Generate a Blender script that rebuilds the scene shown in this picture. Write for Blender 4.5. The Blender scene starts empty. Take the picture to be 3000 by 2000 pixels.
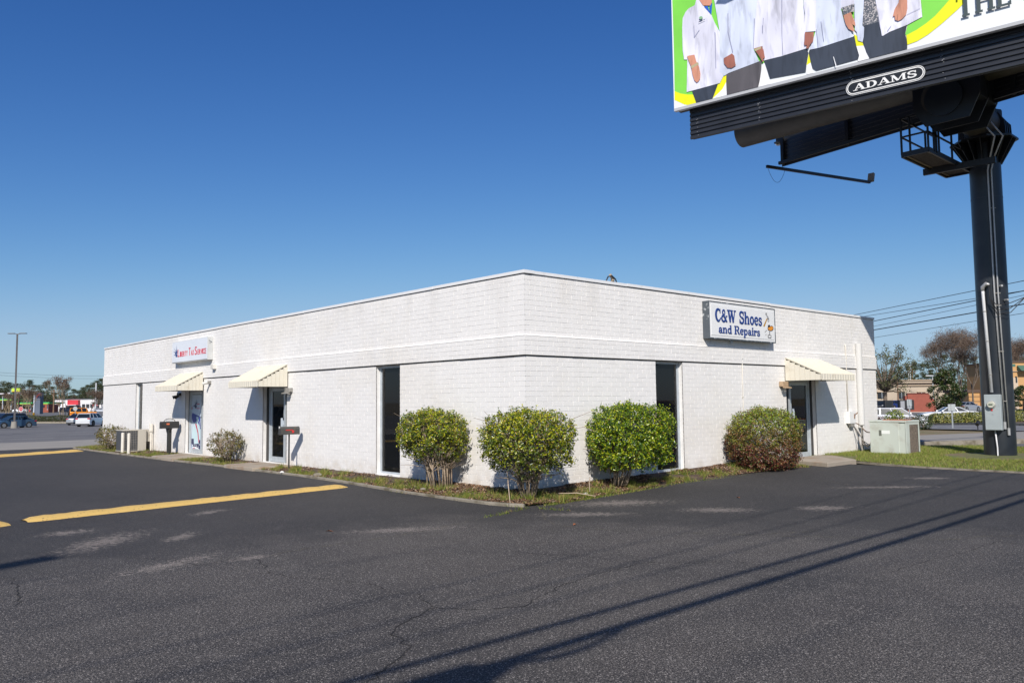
import bpy, bmesh, math, random
import numpy as np
from mathutils import Vector, Matrix
R = math.radians
rnd = random.Random(7)
SC = bpy.context.scene
COL = SC.collection

# ------------------------------------------------------------------ camera, sky, sun, exposure
cam_d = bpy.data.cameras.new('camera'); cam = bpy.data.objects.new('camera', cam_d); COL.objects.link(cam)
CP = Vector((-10.9629, -11.7568, 1.8375)); YAW, PIT, ROL, FPX = 0.8359, 0.0738, -0.0106, 2374.97
cf = Vector((math.cos(PIT)*math.cos(YAW), math.cos(PIT)*math.sin(YAW), math.sin(PIT)))
cr = Vector((math.sin(YAW), -math.cos(YAW), 0)); cu = cr.cross(cf)
cr2 = cr*math.cos(ROL) + cu*math.sin(ROL); cu2 = cu*math.cos(ROL) - cr*math.sin(ROL)
cam.matrix_world = Matrix(((cr2.x, cu2.x, -cf.x, CP.x), (cr2.y, cu2.y, -cf.y, CP.y), (cr2.z, cu2.z, -cf.z, CP.z), (0, 0, 0, 1)))
cam_d.sensor_width = 36.0; cam_d.lens = FPX/3000*36; cam_d.clip_start = 0.1; cam_d.clip_end = 6000
SC.camera = cam
SUN = Vector((1.0, 0.93, -1.06)).normalized()          # direction the light travels
SEL = math.asin(-SUN.z)
W = bpy.data.worlds.new('World'); SC.world = W; W.use_nodes = True
wn = W.node_tree; wn.nodes.clear()
sky = wn.nodes.new('ShaderNodeTexSky'); sky.sky_type = 'NISHITA'; sky.sun_disc = False
sky.sun_elevation = SEL; sky.sun_rotation = math.atan2(-SUN.x, -SUN.y)
sky.air_density = 0.9; sky.dust_density = 0.4; sky.ozone_density = 2.6; sky.altitude = 50
bg = wn.nodes.new('ShaderNodeBackground'); bg.inputs[1].default_value = 0.105
wo = wn.nodes.new('ShaderNodeOutputWorld')
# camera-like colour response of the clear sky: each channel raised to a power below full scale
sc_ = wn.nodes.new('ShaderNodeSeparateColor'); cc_ = wn.nodes.new('ShaderNodeCombineColor'); wn.links.new(sky.outputs[0], sc_.inputs[0])
def wmath(op, a, b):
    x = wn.nodes.new('ShaderNodeMath'); x.operation = op
    for i, v in enumerate((a, b)):
        if isinstance(v, float): x.inputs[i].default_value = v
        else: wn.links.new(v, x.inputs[i])
    return x.outputs[0]
for i, (pw_, k_) in enumerate(((1.66, 1.10), (1.26, .84), (.95, .90))):
    v = wmath('MULTIPLY', sc_.outputs[i], .105); q = wmath('POWER', v, pw_)
    q = wmath('MULTIPLY', wmath('MINIMUM', v, q) if pw_ > 1 else q, k_)
    lim = (.36, .545, .74)[i]                      # soft shoulder towards the horizon
    q = wmath('POWER', wmath('ADD', wmath('POWER', q, -5.), lim**-5), -.2)
    wn.links.new(wmath('MULTIPLY', q, 1/.105), cc_.inputs[i])
wn.links.new(cc_.outputs[0], bg.inputs[0]); wn.links.new(bg.outputs[0], wo.inputs[0])
sd = bpy.data.lights.new('sun', 'SUN'); sd.energy = 4.9; sd.angle = R(0.53); sd.color = (1.0, 0.94, 0.865)
so = bpy.data.objects.new('sun', sd); COL.objects.link(so)
so.rotation_euler = SUN.to_track_quat('-Z', 'Y').to_euler(); so.location = (-20, -20, 25)
SC.view_settings.view_transform = 'Standard'; SC.view_settings.look = 'None'
SC.view_settings.exposure = 0.16; SC.view_settings.gamma = 1.0
SC.view_settings.use_curve_mapping = False

# ------------------------------------------------------------------ materials
MATS = {}
def mat(name, col, rough=.6, metal=0., var=.0, scale=3., bump=0., bscale=40., spec=.5, isl=0., col2=None, c2s=1.5, c2lo=.5, c2hi=.65, obj=False):
    if name in MATS: return MATS[name]
    m = bpy.data.materials.new(name); m.use_nodes = True; MATS[name] = m
    t = m.node_tree; N = t.nodes; Lk = t.links
    b = N['Principled BSDF']; b.inputs['Roughness'].default_value = rough; b.inputs['Metallic'].default_value = metal
    b.inputs['Specular IOR Level'].default_value = spec
    b.inputs['Base Color'].default_value = (*col, 1)
    geo = N.new('ShaderNodeNewGeometry'); pos = geo.outputs['Position']
    if obj:
        tc = N.new('ShaderNodeTexCoord'); pos = tc.outputs['Object']
    cur = None
    def noise(s, d=4):
        n = N.new('ShaderNodeTexNoise'); n.inputs['Scale'].default_value = s; n.inputs['Detail'].default_value = d
        Lk.new(pos, n.inputs['Vector']); return n
    def mixc(fac, a, c, mode='MIX'):
        x = N.new('ShaderNodeMix'); x.data_type = 'RGBA'; x.blend_type = mode
        if isinstance(fac, float): x.inputs[0].default_value = fac
        else: Lk.new(fac, x.inputs[0])
        for i, v in ((6, a), (7, c)):
            if isinstance(v, tuple): x.inputs[i].default_value = (*v, 1)
            else: Lk.new(v, x.inputs[i])
        return x.outputs[2]
    def ramp(v, lo, hi):
        r = N.new('ShaderNodeMapRange'); r.inputs[1].default_value = lo; r.inputs[2].default_value = hi
        Lk.new(v, r.inputs[0]); return r.outputs[0]
    if col2 is not None:
        n = noise(c2s, 6); cur = mixc(ramp(n.outputs[0], c2lo, c2hi), col, col2)
    if var:
        n = noise(scale, 5)
        lo = tuple(max(0, c*(1-var)) for c in col); hi = tuple(min(1, c*(1+var)) for c in col)
        f = ramp(n.outputs[0], .3, .7)
        if cur is None: cur = mixc(f, lo, hi)
        else: cur = mixc(f, cur, mixc(.35, cur, lo))
    if isl:
        hs = N.new('ShaderNodeMapRange'); Lk.new(geo.outputs['Random Per Island'], hs.inputs[0])
        hs.inputs[3].default_value = 1-isl; hs.inputs[4].default_value = 1+isl
        vm = N.new('ShaderNodeVectorMath'); vm.operation = 'SCALE'
        if cur is None:
            vm.inputs[0].default_value = col
        else: Lk.new(cur, vm.inputs[0])
        Lk.new(hs.outputs[0], vm.inputs['Scale']); cur = vm.outputs[0]
    if cur is not None: Lk.new(cur, b.inputs['Base Color'])
    if bump:
        n = noise(bscale, 3); bp = N.new('ShaderNodeBump'); bp.inputs['Strength'].default_value = bump
        bp.inputs['Distance'].default_value = .02
        Lk.new(n.outputs[0], bp.inputs['Height']); Lk.new(bp.outputs[0], b.inputs['Normal'])
    return m

def leafmat(name, stops, rough=.38, trans=.18, hgt=None):
    """foliage: colour picked per leaf; hgt=(z0,z1,rgb) brings in another leaf colour low in the bush"""
    if name in MATS: return MATS[name]
    m = bpy.data.materials.new(name); m.use_nodes = True; MATS[name] = m
    t = m.node_tree; N = t.nodes; Lk = t.links; b = N['Principled BSDF']
    b.inputs['Roughness'].default_value = rough
    geo = N.new('ShaderNodeNewGeometry'); cr_ = N.new('ShaderNodeValToRGB'); cr_.color_ramp.interpolation = 'CONSTANT'
    e = cr_.color_ramp.elements
    while len(e) < len(stops): e.new(.5)
    for i, (p, c) in enumerate(stops): e[i].position = p; e[i].color = (*c, 1)
    Lk.new(geo.outputs['Random Per Island'], cr_.inputs[0]); out = cr_.outputs[0]
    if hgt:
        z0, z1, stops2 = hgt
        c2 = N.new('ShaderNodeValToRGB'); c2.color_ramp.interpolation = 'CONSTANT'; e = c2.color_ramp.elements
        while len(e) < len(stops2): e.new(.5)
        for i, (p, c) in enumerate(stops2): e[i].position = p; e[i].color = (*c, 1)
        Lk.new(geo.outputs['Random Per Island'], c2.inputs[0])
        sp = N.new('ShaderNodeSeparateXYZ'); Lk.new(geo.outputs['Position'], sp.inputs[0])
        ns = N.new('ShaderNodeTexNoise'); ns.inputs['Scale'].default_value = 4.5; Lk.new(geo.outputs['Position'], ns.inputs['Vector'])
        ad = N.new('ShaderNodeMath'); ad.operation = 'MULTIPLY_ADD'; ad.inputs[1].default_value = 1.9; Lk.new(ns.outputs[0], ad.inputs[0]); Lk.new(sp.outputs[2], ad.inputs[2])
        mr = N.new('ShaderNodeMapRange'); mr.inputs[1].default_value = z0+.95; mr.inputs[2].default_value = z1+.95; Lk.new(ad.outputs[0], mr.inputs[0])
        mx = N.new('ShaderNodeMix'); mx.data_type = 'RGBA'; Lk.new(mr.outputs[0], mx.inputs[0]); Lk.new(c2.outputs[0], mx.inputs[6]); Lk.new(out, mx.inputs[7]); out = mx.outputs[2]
    Lk.new(out, b.inputs['Base Color'])
    tr = N.new('ShaderNodeBsdfTranslucent'); Lk.new(out, tr.inputs[0])
    ms = N.new('ShaderNodeMixShader'); ms.inputs[0].default_value = trans
    Lk.new(b.outputs[0], ms.inputs[1]); Lk.new(tr.outputs[0], ms.inputs[2])
    Lk.new(ms.outputs[0], N['Material Output'].inputs[0])
    return m

def glassmat(name, tint=(.03, .035, .04), see=.80, rough=.02):
    if name in MATS: return MATS[name]
    m = bpy.data.materials.new(name); m.use_nodes = True; MATS[name] = m
    N = m.node_tree.nodes; Lk = m.node_tree.links
    b = N['Principled BSDF']; b.inputs['Base Color'].default_value = (*tint, 1); b.inputs['Roughness'].default_value = rough
    tp = N.new('ShaderNodeBsdfTransparent'); tp.inputs[0].default_value = (.80, .82, .82, 1)
    ms = N.new('ShaderNodeMixShader'); ms.inputs[0].default_value = see
    gl = N.new('ShaderNodeBsdfGlossy'); gl.inputs['Roughness'].default_value = rough
    fr = N.new('ShaderNodeFresnel'); fr.inputs[0].default_value = 1.5; m2 = N.new('ShaderNodeMixShader')
    df = N.new('ShaderNodeBsdfDiffuse'); df.inputs[0].default_value = (*tint, 1)
    Lk.new(df.outputs[0], ms.inputs[1]); Lk.new(tp.outputs[0], ms.inputs[2])
    Lk.new(fr.outputs[0], m2.inputs[0]); Lk.new(ms.outputs[0], m2.inputs[1]); Lk.new(gl.outputs[0], m2.inputs[2])
    Lk.new(m2.outputs[0], N['Material Output'].inputs[0])
    return m

# ------------------------------------------------------------------ mesh builder
class MB:
    def __init__(s): s.v = []; s.f = []; s.m = []; s.cur = 0
    def add(s, vs, fs):
        o = len(s.v); s.v += [tuple(v) for v in vs]; s.f += [tuple(i+o for i in f) for f in fs]; s.m += [s.cur]*len(fs); return s
    def box(s, x0, y0, z0, x1, y1, z1):
        x0, x1 = min(x0, x1), max(x0, x1); y0, y1 = min(y0, y1), max(y0, y1); z0, z1 = min(z0, z1), max(z0, z1)
        return s.add([(x0,y0,z0),(x1,y0,z0),(x1,y1,z0),(x0,y1,z0),(x0,y0,z1),(x1,y0,z1),(x1,y1,z1),(x0,y1,z1)],
                     [(0,3,2,1),(4,5,6,7),(0,1,5,4),(1,2,6,5),(2,3,7,6),(3,0,4,7)])
    def obox(s, c, ax, ay, az, hx, hy, hz):
        c, ax, ay, az = Vector(c), Vector(ax), Vector(ay), Vector(az)
        vs = [c + ax*(sx*hx) + ay*(sy*hy) + az*(sz*hz) for sz in (-1, 1) for sx, sy in ((-1,-1),(1,-1),(1,1),(-1,1))]
        return s.add(vs, [(0,3,2,1),(4,5,6,7),(0,1,5,4),(1,2,6,5),(2,3,7,6),(3,0,4,7)])
    def beam(s, p0, p1, w, h, up=(0,0,1)):
        p0, p1 = Vector(p0), Vector(p1); d = (p1-p0); L = d.length; d.normalize()
        up = Vector(up)
        if abs(d.dot(up)) > .98: up = Vector((1, 0, 0))
        sx = d.cross(up).normalized(); uy = sx.cross(d).normalized()
        return s.obox((p0+p1)/2, d, sx, uy, L/2, w/2, h/2)
    def cyl(s, p0, p1, r0, r1=None, n=16, caps=True):
        r1 = r0 if r1 is None else r1; p0, p1 = Vector(p0), Vector(p1); d = (p1-p0).normalized()
        a = Vector((0,0,1)) if abs(d.z) < .9 else Vector((1,0,0)); x = d.cross(a).normalized(); y = d.cross(x).normalized()
        vs = []
        for p, r in ((p0, r0), (p1, r1)):
            for i in range(n):
                t = 2*math.pi*i/n; vs.append(p + x*(r*math.cos(t)) + y*(r*math.sin(t)))
        fs = [(i, i+n, (i+1) % n + n, (i+1) % n) for i in range(n)]
        if caps: fs += [tuple(range(n)), tuple(range(2*n-1, n-1, -1))]
        return s.add(vs, fs)
    def tube(s, pts, r, n=8, caps=True):
        pts = [Vector(p) for p in pts]; rs = r if isinstance(r, (list, tuple)) else [r]*len(pts)
        o = len(s.v); px = None
        for i, p in enumerate(pts):
            d = (pts[min(i+1, len(pts)-1)] - pts[max(i-1, 0)]).normalized()
            if px is None:
                a = Vector((0,0,1)) if abs(d.z) < .9 else Vector((1,0,0)); x = d.cross(a).normalized()
            else:
                x = (px - d*px.dot(d)); x = x.normalized() if x.length > 1e-6 else d.orthogonal().normalized()
            px = x; y = d.cross(x)
            s.v += [tuple(p + x*(rs[i]*math.cos(2*math.pi*k/n)) + y*(rs[i]*math.sin(2*math.pi*k/n))) for k in range(n)]
        for i in range(len(pts)-1):
            a = o+i*n
            s.f += [(a+k, a+(k+1) % n, a+n+(k+1) % n, a+n+k) for k in range(n)]; s.m += [s.cur]*n
        if caps:
            s.f += [tuple(o+k for k in range(n-1, -1, -1)), tuple(o+(len(pts)-1)*n+k for k in range(n))]; s.m += [s.cur]*2
        return s
    def prism(s, poly, f0, f1):
        """poly 2-D points; f0, f1 map (u,v) to 3-D for the two faces"""
        n = len(poly); vs = [f0(*p) for p in poly] + [f1(*p) for p in poly]
        return s.add(vs, [tuple(range(n-1, -1, -1)), tuple(range(n, 2*n))] + [(i, (i+1) % n, (i+1) % n+n, i+n) for i in range(n)])
    def poly(s, vs): return s.add(vs, [tuple(range(len(vs)))])
    def lathe(s, c, prof, n=16):
        o = len(s.v)
        for r, z in prof: s.v += [(c[0]+r*math.cos(2*math.pi*k/n), c[1]+r*math.sin(2*math.pi*k/n), c[2]+z) for k in range(n)]
        for i in range(len(prof)-1):
            a = o+i*n; s.f += [(a+k, a+(k+1) % n, a+n+(k+1) % n, a+n+k) for k in range(n)]; s.m += [s.cur]*n
        s.f += [tuple(o+k for k in range(n-1, -1, -1)), tuple(o+(len(prof)-1)*n+k for k in range(n))]; s.m += [s.cur]*2
        return s
    def build(s, name, mats, parent=None, smooth=False, bevel=0, loc=None):
        me = bpy.data.meshes.new(name); me.from_pydata([tuple(v) for v in s.v], [], s.f)
        if not isinstance(mats, (list, tuple)): mats = [mats]
        for m in mats: me.materials.append(m)
        if any(s.m): me.polygons.foreach_set('material_index', s.m)
        if smooth:
            me.polygons.foreach_set('use_smooth', [True]*len(s.f))
        me.update(); o = bpy.data.objects.new(name, me); COL.objects.link(o)
        if smooth and smooth != 'all': me.set_sharp_from_angle(angle=R(40))
        if bevel:
            b = o.modifiers.new('bevel', 'BEVEL'); b.width = bevel; b.segments = 2; b.limit_method = 'ANGLE'
        if parent: attach(o, parent)
        if loc: o.location = loc
        return o
def wm(o):
    b = Matrix.Translation(o.location) @ o.rotation_euler.to_matrix().to_4x4()
    return wm(o.parent) @ o.matrix_parent_inverse @ b if o.parent else b
def attach(o, p):
    o.parent = p; o.matrix_parent_inverse = wm(p).inverted(); CHILD.setdefault(p.name, []).append(o)
CHILD = {}
def empty(name, loc=(0,0,0), rz=0):
    o = bpy.data.objects.new(name, None); o.location = loc; o.rotation_euler = (0,0,rz); o.empty_display_size = .2; COL.objects.link(o); return o
def tag(o, label=None, cat=None, group=None, kind=None):
    if label: o['label'] = label
    if cat: o['category'] = cat
    if group: o['group'] = group
    if kind: o['kind'] = kind
    return o
def thing(name, label, cat, loc=(0,0,0), rz=0, group=None): return tag(empty(name, loc, rz), label, cat, group)
def struct(o): o['kind'] = 'structure'; return o
def npmesh(name, V, F, m, parent=None, smooth=False, loc=None):
    """V (n,3) array, F (k,c) array of equal-size faces"""
    me = bpy.data.meshes.new(name); n, k, c = len(V), len(F), F.shape[1]
    me.vertices.add(n); me.vertices.foreach_set('co', np.asarray(V, np.float32).ravel())
    me.loops.add(k*c); me.loops.foreach_set('vertex_index', np.asarray(F, np.int32).ravel())
    me.polygons.add(k); me.polygons.foreach_set('loop_start', np.arange(0, k*c, c, dtype=np.int32)); me.polygons.foreach_set('loop_total', np.full(k, c, np.int32))
    me.update(calc_edges=True); me.validate()
    me.materials.append(m); o = bpy.data.objects.new(name, me); COL.objects.link(o)
    if parent: attach(o, parent)
    if loc: o.location = loc
    return o
def copy_tree(o, label=None, loc=None, rz=None, parent=None):
    c = o.copy(); COL.objects.link(c); c.parent = parent
    for ch in [x for x in CHILD.get(o.name, [])]: copy_tree(ch, parent=c)
    if label: c['label'] = label
    if loc is not None: c.location = loc
    if rz is not None: c.rotation_euler = (0, 0, rz)
    return c
def sm(t): t = min(1, max(0, t)); return t*t*(3-2*t)
def za(x, y):
    z = 0.08*sm((x-1)/7)
    if y > 30 and x < .45*y:
        pts = ((30,0),(95,-.82),(112,-.82),(132,-.62),(141,-.34),(152,-.22),(200,0),(9000,.0))
        w = sm((.45*y-x)/(.12*y))
        for (a0,b0),(a1,b1) in zip(pts, pts[1:]):
            if a0 <= y <= a1: z += w*(b0+(b1-b0)*(y-a0)/(a1-a0)); break
    z -= 0.42*sm((x-22)/55)
    z -= 0.33*math.exp(-((x-61)**2+(y-19)**2)/60)
    return z
def sheet(name, corners, dz, m, nu=12, nv=12):
    a, b, c, d = [np.array(p, float) for p in corners]; V = []
    for j in range(nv+1):
        for i in range(nu+1):
            u, v = i/nu, j/nv; p = (a*(1-u)+b*u)*(1-v)+(d*(1-u)+c*u)*v
            V.append((p[0], p[1], za(p[0], p[1])+dz))
    F = [(j*(nu+1)+i, j*(nu+1)+i+1, (j+1)*(nu+1)+i+1, (j+1)*(nu+1)+i) for j in range(nv) for i in range(nu)]
    return struct(npmesh(name, np.array(V), np.array(F), m))
# ------------------------------------------------------------------ ground materials
def asphalt_mat():
    m = bpy.data.materials.new('asphalt'); m.use_nodes = True; t = m.node_tree; N = t.nodes; L = t.links; b = N['Principled BSDF']
    geo = N.new('ShaderNodeNewGeometry'); P = geo.outputs['Position']
    def nz(s, d=5, dist=0.):
        n = N.new('ShaderNodeTexNoise'); n.inputs['Scale'].default_value = s; n.inputs['Detail'].default_value = d; n.inputs['Distortion'].default_value = dist; L.new(P, n.inputs['Vector']); return n.outputs[0]
    def mth(op, a, c=None, d=None):
        x = N.new('ShaderNodeMath'); x.operation = op
        for i, v in enumerate((a, c, d)):
            if v is None: continue
            if isinstance(v, (int, float)): x.inputs[i].default_value = v
            else: L.new(v, x.inputs[i])
        return x.outputs[0]
    def mr(v, a, c, lo=0., hi=1., sm_=True):
        x = N.new('ShaderNodeMapRange'); x.interpolation_type = 'SMOOTHSTEP' if sm_ else 'LINEAR'
        x.inputs[1].default_value = a; x.inputs[2].default_value = c; x.inputs[3].default_value = lo; x.inputs[4].default_value = hi; L.new(v, x.inputs[0]); return x.outputs[0]
    def mx(f, a, c):
        x = N.new('ShaderNodeMix'); x.data_type = 'RGBA'; L.new(f, x.inputs[0])
        for i, v in ((6, a), (7, c)):
            if isinstance(v, tuple): x.inputs[i].default_value = (*v, 1)
            else: L.new(v, x.inputs[i])
        return x.outputs[2]
    sp = N.new('ShaderNodeSeparateXYZ'); L.new(P, sp.inputs[0]); X, Y = sp.outputs[0], sp.outputs[1]
    f1 = mth('ADD', Y, 1.6); f2 = mth('MULTIPLY', mth('ADD', mth('ADD', X, 2.3), mth('MULTIPLY', mth('ADD', Y, 3.1), .667)), .8)
    f = mth('ADD', mth('MAXIMUM', f1, f2), mth('MULTIPLY', mth('SUBTRACT', nz(.9, 6), .5), 3.2))
    seal = mr(f, -.9, 1.3)
    big = nz(.35, 6, .4); mid = nz(2.2, 6)
    old = mx(mr(big, .35, .68), (.066, .0585, .0515), (.044, .0395, .0362))
    old = mx(mr(mid, .4, .75, 0, .6), old, (.080, .072, .064))
    new = mx(mr(big, .3, .7), (.0250, .0232, .0222), (.036, .0330, .0308))
    new = mx(mr(mid, .5, .8, 0, .5), new, (.050, .047, .045))
    c = mx(seal, old, new)
    # tyre-swept streaks, along the driving direction
    mp = N.new('ShaderNodeMapping'); mp.inputs['Rotation'].default_value = (0, 0, R(-8)); mp.inputs['Scale'].default_value = (.16, 1.5, 1); L.new(P, mp.inputs[0])
    st = N.new('ShaderNodeTexNoise'); st.inputs['Scale'].default_value = 1.3; st.inputs['Detail'].default_value = 6; L.new(mp.outputs[0], st.inputs['Vector'])
    c = mx(mr(st.outputs[0], .5, .72, 0, .42), c, (.024, .023, .024))
    # pale sandy wear marks
    d = None
    for (x, y, rx, ry, rot) in ((-7.75,1.5,.45,.3,0),(-7.6,.25,1.0,.38,.75),(-6.7,-.1,.5,.2,.8),(-7.5,-2.0,.8,.22,.4),(-4.2,-1.8,.9,.28,-.5),(-6.7,-2.3,.4,.15,0),(-5.4,2.2,.5,.2,.5),(.75,-3.9,.7,.35,-.8),(2.1,-5.05,.55,.35,-.7),(5.5,-4.6,1.1,.22,-.8),(7.7,-4.6,.5,.3,-.8),(.3,-2.1,1.1,.5,-.5),(-1.2,-2.6,.9,.3,-.7)):
        mp = N.new('ShaderNodeMapping'); mp.vector_type = 'TEXTURE'; mp.inputs['Location'].default_value = (x, y, 0); mp.inputs['Rotation'].default_value = (0, 0, rot); mp.inputs['Scale'].default_value = (rx, ry, 1e4); L.new(P, mp.inputs[0])
        ln = N.new('ShaderNodeVectorMath'); ln.operation = 'LENGTH'; L.new(mp.outputs[0], ln.inputs[0])
        d = ln.outputs['Value'] if d is None else mth('MINIMUM', d, ln.outputs['Value'])
    dn = mth('ADD', d, mth('MULTIPLY', mth('SUBTRACT', nz(5, 8, .6), .5), 3.0))
    c = mx(mr(dn, .9, -.1, 0, .40), c, (.17, .145, .125))
    dn2 = mth('ADD', mth('MULTIPLY', d, .6), mth('MULTIPLY', mth('SUBTRACT', nz(14, 8, .6), .5), 2.6))
    c = mx(mr(dn2, .55, .05, 0, .6), c, (.22, .19, .165))
    # aggregate grains
    g = nz(95, 2); g2 = nz(38, 3)
    amt = mr(seal, 0, 1, 1.0, .45)
    vm = N.new('ShaderNodeVectorMath'); vm.operation = 'SCALE'; L.new(c, vm.inputs[0])
    k = mth('MULTIPLY', mth('SUBTRACT', mth('MULTIPLY', mr(g, .3, .7, 0, 1), mr(g2, .25, .75, .5, 1.5)), .5), amt)
    L.new(mth('ADD', mth('MULTIPLY', k, 2.5), 1.), vm.inputs['Scale']); c = vm.outputs[0]
    vo = N.new('ShaderNodeTexVoronoi'); vo.inputs['Scale'].default_value = 76; L.new(P, vo.inputs['Vector'])
    rc = N.new('ShaderNodeSeparateColor'); L.new(vo.outputs['Color'], rc.inputs[0])
    stn = mth('MULTIPLY', mth('LESS_THAN', vo.outputs['Distance'], mr(rc.outputs[1], 0, 1, .18, .46)), mth('GREATER_THAN', rc.outputs[0], .70))
    c = mx(mth('MULTIPLY', mth('MULTIPLY', stn, amt), .85), c, (.34, .31, .28))
    L.new(c, b.inputs['Base Color']); b.inputs['Roughness'].default_value = .82
    bp = N.new('ShaderNodeBump'); bp.inputs['Strength'].default_value = .65; bp.inputs['Distance'].default_value = .008
    L.new(mth('ADD', g, mth('MULTIPLY', vo.outputs['Distance'], -.6)), bp.inputs['Height']); L.new(bp.outputs[0], b.inputs['Normal'])
    return m
M_ASPH = asphalt_mat()
M_LOT = mat('grey_asphalt', (.135,.131,.13), .9, var=.22, scale=.6, bump=.3, bscale=60, col2=(.085,.084,.088), c2s=.12)
M_ROAD = mat('road_asphalt', (.17,.168,.17), .9, var=.15, scale=.3, col2=(.13,.13,.135), c2s=.15)
M_CONC = mat('concrete_paving', (.27,.25,.22), .9, var=.16, scale=1.2, bump=.2, bscale=30, col2=(.24,.225,.2), c2s=.7)
M_KERB = mat('kerb_concrete', (.27,.24,.19), .9, var=.35, scale=7, bump=.6, bscale=50, col2=(.13,.11,.07), c2s=3)
M_DRY = mat('dry_grass', (.20,.15,.085), 1, var=.3, scale=4, bump=.6, bscale=30, col2=(.13,.135,.05), c2s=.5)
M_YARD = mat('yard_soil', (.12,.13,.04), 1, var=.35, scale=6, bump=.7, bscale=35, col2=(.17,.13,.07), c2s=1.2)
M_MULCH = mat('mulch', (.085,.055,.038), 1, var=.5, scale=22, bump=1., bscale=60, col2=(.15,.105,.07), c2s=3)
M_YELL = mat('yellow_paint', (.60,.40,.12), .75, var=.14, scale=6, bump=.5, bscale=90, col2=(.10,.085,.06), c2s=26, c2lo=.6, c2hi=.72)
M_WHITEL = mat('faded_white_paint', (.33,.33,.33), .9, var=.3, scale=3, col2=(.15,.15,.15), c2s=1.5)

# ------------------------------------------------------------------ the ground, far to near
gx = sorted(set([-3000,-1200,-500,-250,-120,-70] + list(range(-40, 180, 4)) + [200,240,300,400,600,900,1500,3500]))
gy = sorted(set([-3000,-1200,-500,-250,-120,-70] + list(range(-40, 180, 4)) + [30,95,112,132,150,200,240,300,400,600,900,1500,3500]))
V = np.array([(x, y, za(x, y)-.10) for y in gy for x in gx]); nx = len(gx)
F = np.array([(j*nx+i, j*nx+i+1, (j+1)*nx+i+1, (j+1)*nx+i) for j in range(len(gy)-1) for i in range(nx-1)])
struct(npmesh('ground', V, F, M_DRY))
sheet('parking_lot', [(-70,-70),(10.3,-70),(10.3,28.5),(-70,28.5)], 0, M_ASPH, 60, 60)
sheet('concrete_strip', [(-70,28.5),(40,28.5),(40,40),(-70,40)], -.002, M_CONC, 30, 6)
sheet('far_parking_lot', [(-80,40),(60,40),(56,124),(-80,124)], -.002, M_LOT, 60, 40)
sheet('far_road', [(-90,137),(150,137),(150,158),(-90,158)], 0, M_ROAD, 60, 8)
sheet('frontage_lot', [(-90,170),(240,170),(300,330),(-90,330)], 0, M_LOT, 40, 20)
def strip(name, a, b, c, d, dz, m, l=1.2, r=2.6, lc=None):
    A, B, C_, D = [np.array(p) for p in (a, b, c, d)]
    l2 = l if lc is None else lc
    return sheet(name, [A-(B-A)*l, B+(B-A)*r, D+(D-C_)*r, C_-(D-C_)*l2], dz, m, 40, 8)
YV = [(14.7,-1.73),(15.45,-4.02),(18.4,-.28),(19.47,-2.86), (18.3,-.33),(19.47,-2.86),(19.6,.18),(23.47,-1.70), (19.74,.22),(23.47,-1.70),(27.43,3.2),(34.29,1.44), (40.1,8.12),(39.04,2.82),(62.5,16.9),(53.08,6.89)]
# bands between the yard and the shops on the right
strip('yard_verge', YV[0],YV[1],YV[2],YV[3], .03, M_DRY, .6, 3)
strip('driveway', YV[4],YV[5],YV[6],YV[7], -.015, M_LOT, .5, 3)
strip('walkway', YV[8],YV[9],YV[10],YV[11], .06, M_CONC, .6, 2)
strip('street', YV[12],YV[13],YV[14],YV[15], -.02, M_ROAD, 1.2, 3)
strip('verge_bed', (63.2,17.0),(53.7,6.9),(74,20.5),(73,6.0), .06, M_MULCH, 1, 3)
strip('far_lot', (75,22),(74,6),(170,75),(185,5), -.01, M_LOT, 2.5, 3)
for n_, a_, b_, w_ in (('kerb', (19.7,.25),(23.5,-1.66), .2), ('kerb', (62.8,17.2),(53.3,7.1), .4)):
    a_, b_ = np.array(a_), np.array(b_); d_ = (b_-a_)/np.linalg.norm(b_-a_); mbx = MB()
    for k in range(-4, 16):
        p, q = a_+d_*k*3.0, a_+d_*(k*3.0+2.985)
        mbx.beam((p[0], p[1], za(*p)+.05), (q[0], q[1], za(*q)+.05), w_, .22)
    struct(mbx.build(n_, M_KERB))

# yard with the big pole
yard = [(10.95,-1.35),(10.62,-2.2),(10.3,-3.27),(10.24,-4.3),(10.22,-5.7),(10.0,-10),(9.8,-20),(34,-20),(23,-5.2),(19,-1.9),(17.2,.2),(17.6,6),(15.6,6),(15.6,.12),(11.35,.12),(11.35,-1.0)]
def zy(x, y): return za(x, y)+.03+.07*sm((x-10.2)/1.6)*sm((24-x)/6)
def tri_grid(name, poly, fz, m, step=.35):
    """grid cells whose centre is inside the polygon; edge vertices pulled onto it by being cut fine"""
    P = np.array(poly); x0, y0 = P.min(0); x1, y1 = P.max(0)
    bm = bmesh.new(); vs = [bm.verts.new((x, y, 0)) for x, y in poly]; bm.faces.new(vs)
    k = x0+step
    while k < x1: bmesh.ops.bisect_plane(bm, geom=bm.verts[:]+bm.edges[:]+bm.faces[:], plane_co=(k,0,0), plane_no=(1,0,0)); k += step
    k = y0+step
    while k < y1: bmesh.ops.bisect_plane(bm, geom=bm.verts[:]+bm.edges[:]+bm.faces[:], plane_co=(0,k,0), plane_no=(0,1,0)); k += step
    for v in bm.verts: v.co.z = fz(v.co.x, v.co.y)
    me = bpy.data.meshes.new(name); bm.to_mesh(me); bm.free()
    me.materials.append(m); o = bpy.data.objects.new(name, me); COL.objects.link(o); return o
struct(tri_grid('yard', yard, zy, M_YARD, .6))
kb = MB()
ed = [(11.6,-1.38),(10.93,-1.4),(10.60,-2.2),(10.27,-3.27),(10.2,-4.3),(10.18,-5.7),(9.97,-10),(9.77,-20)]
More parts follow.
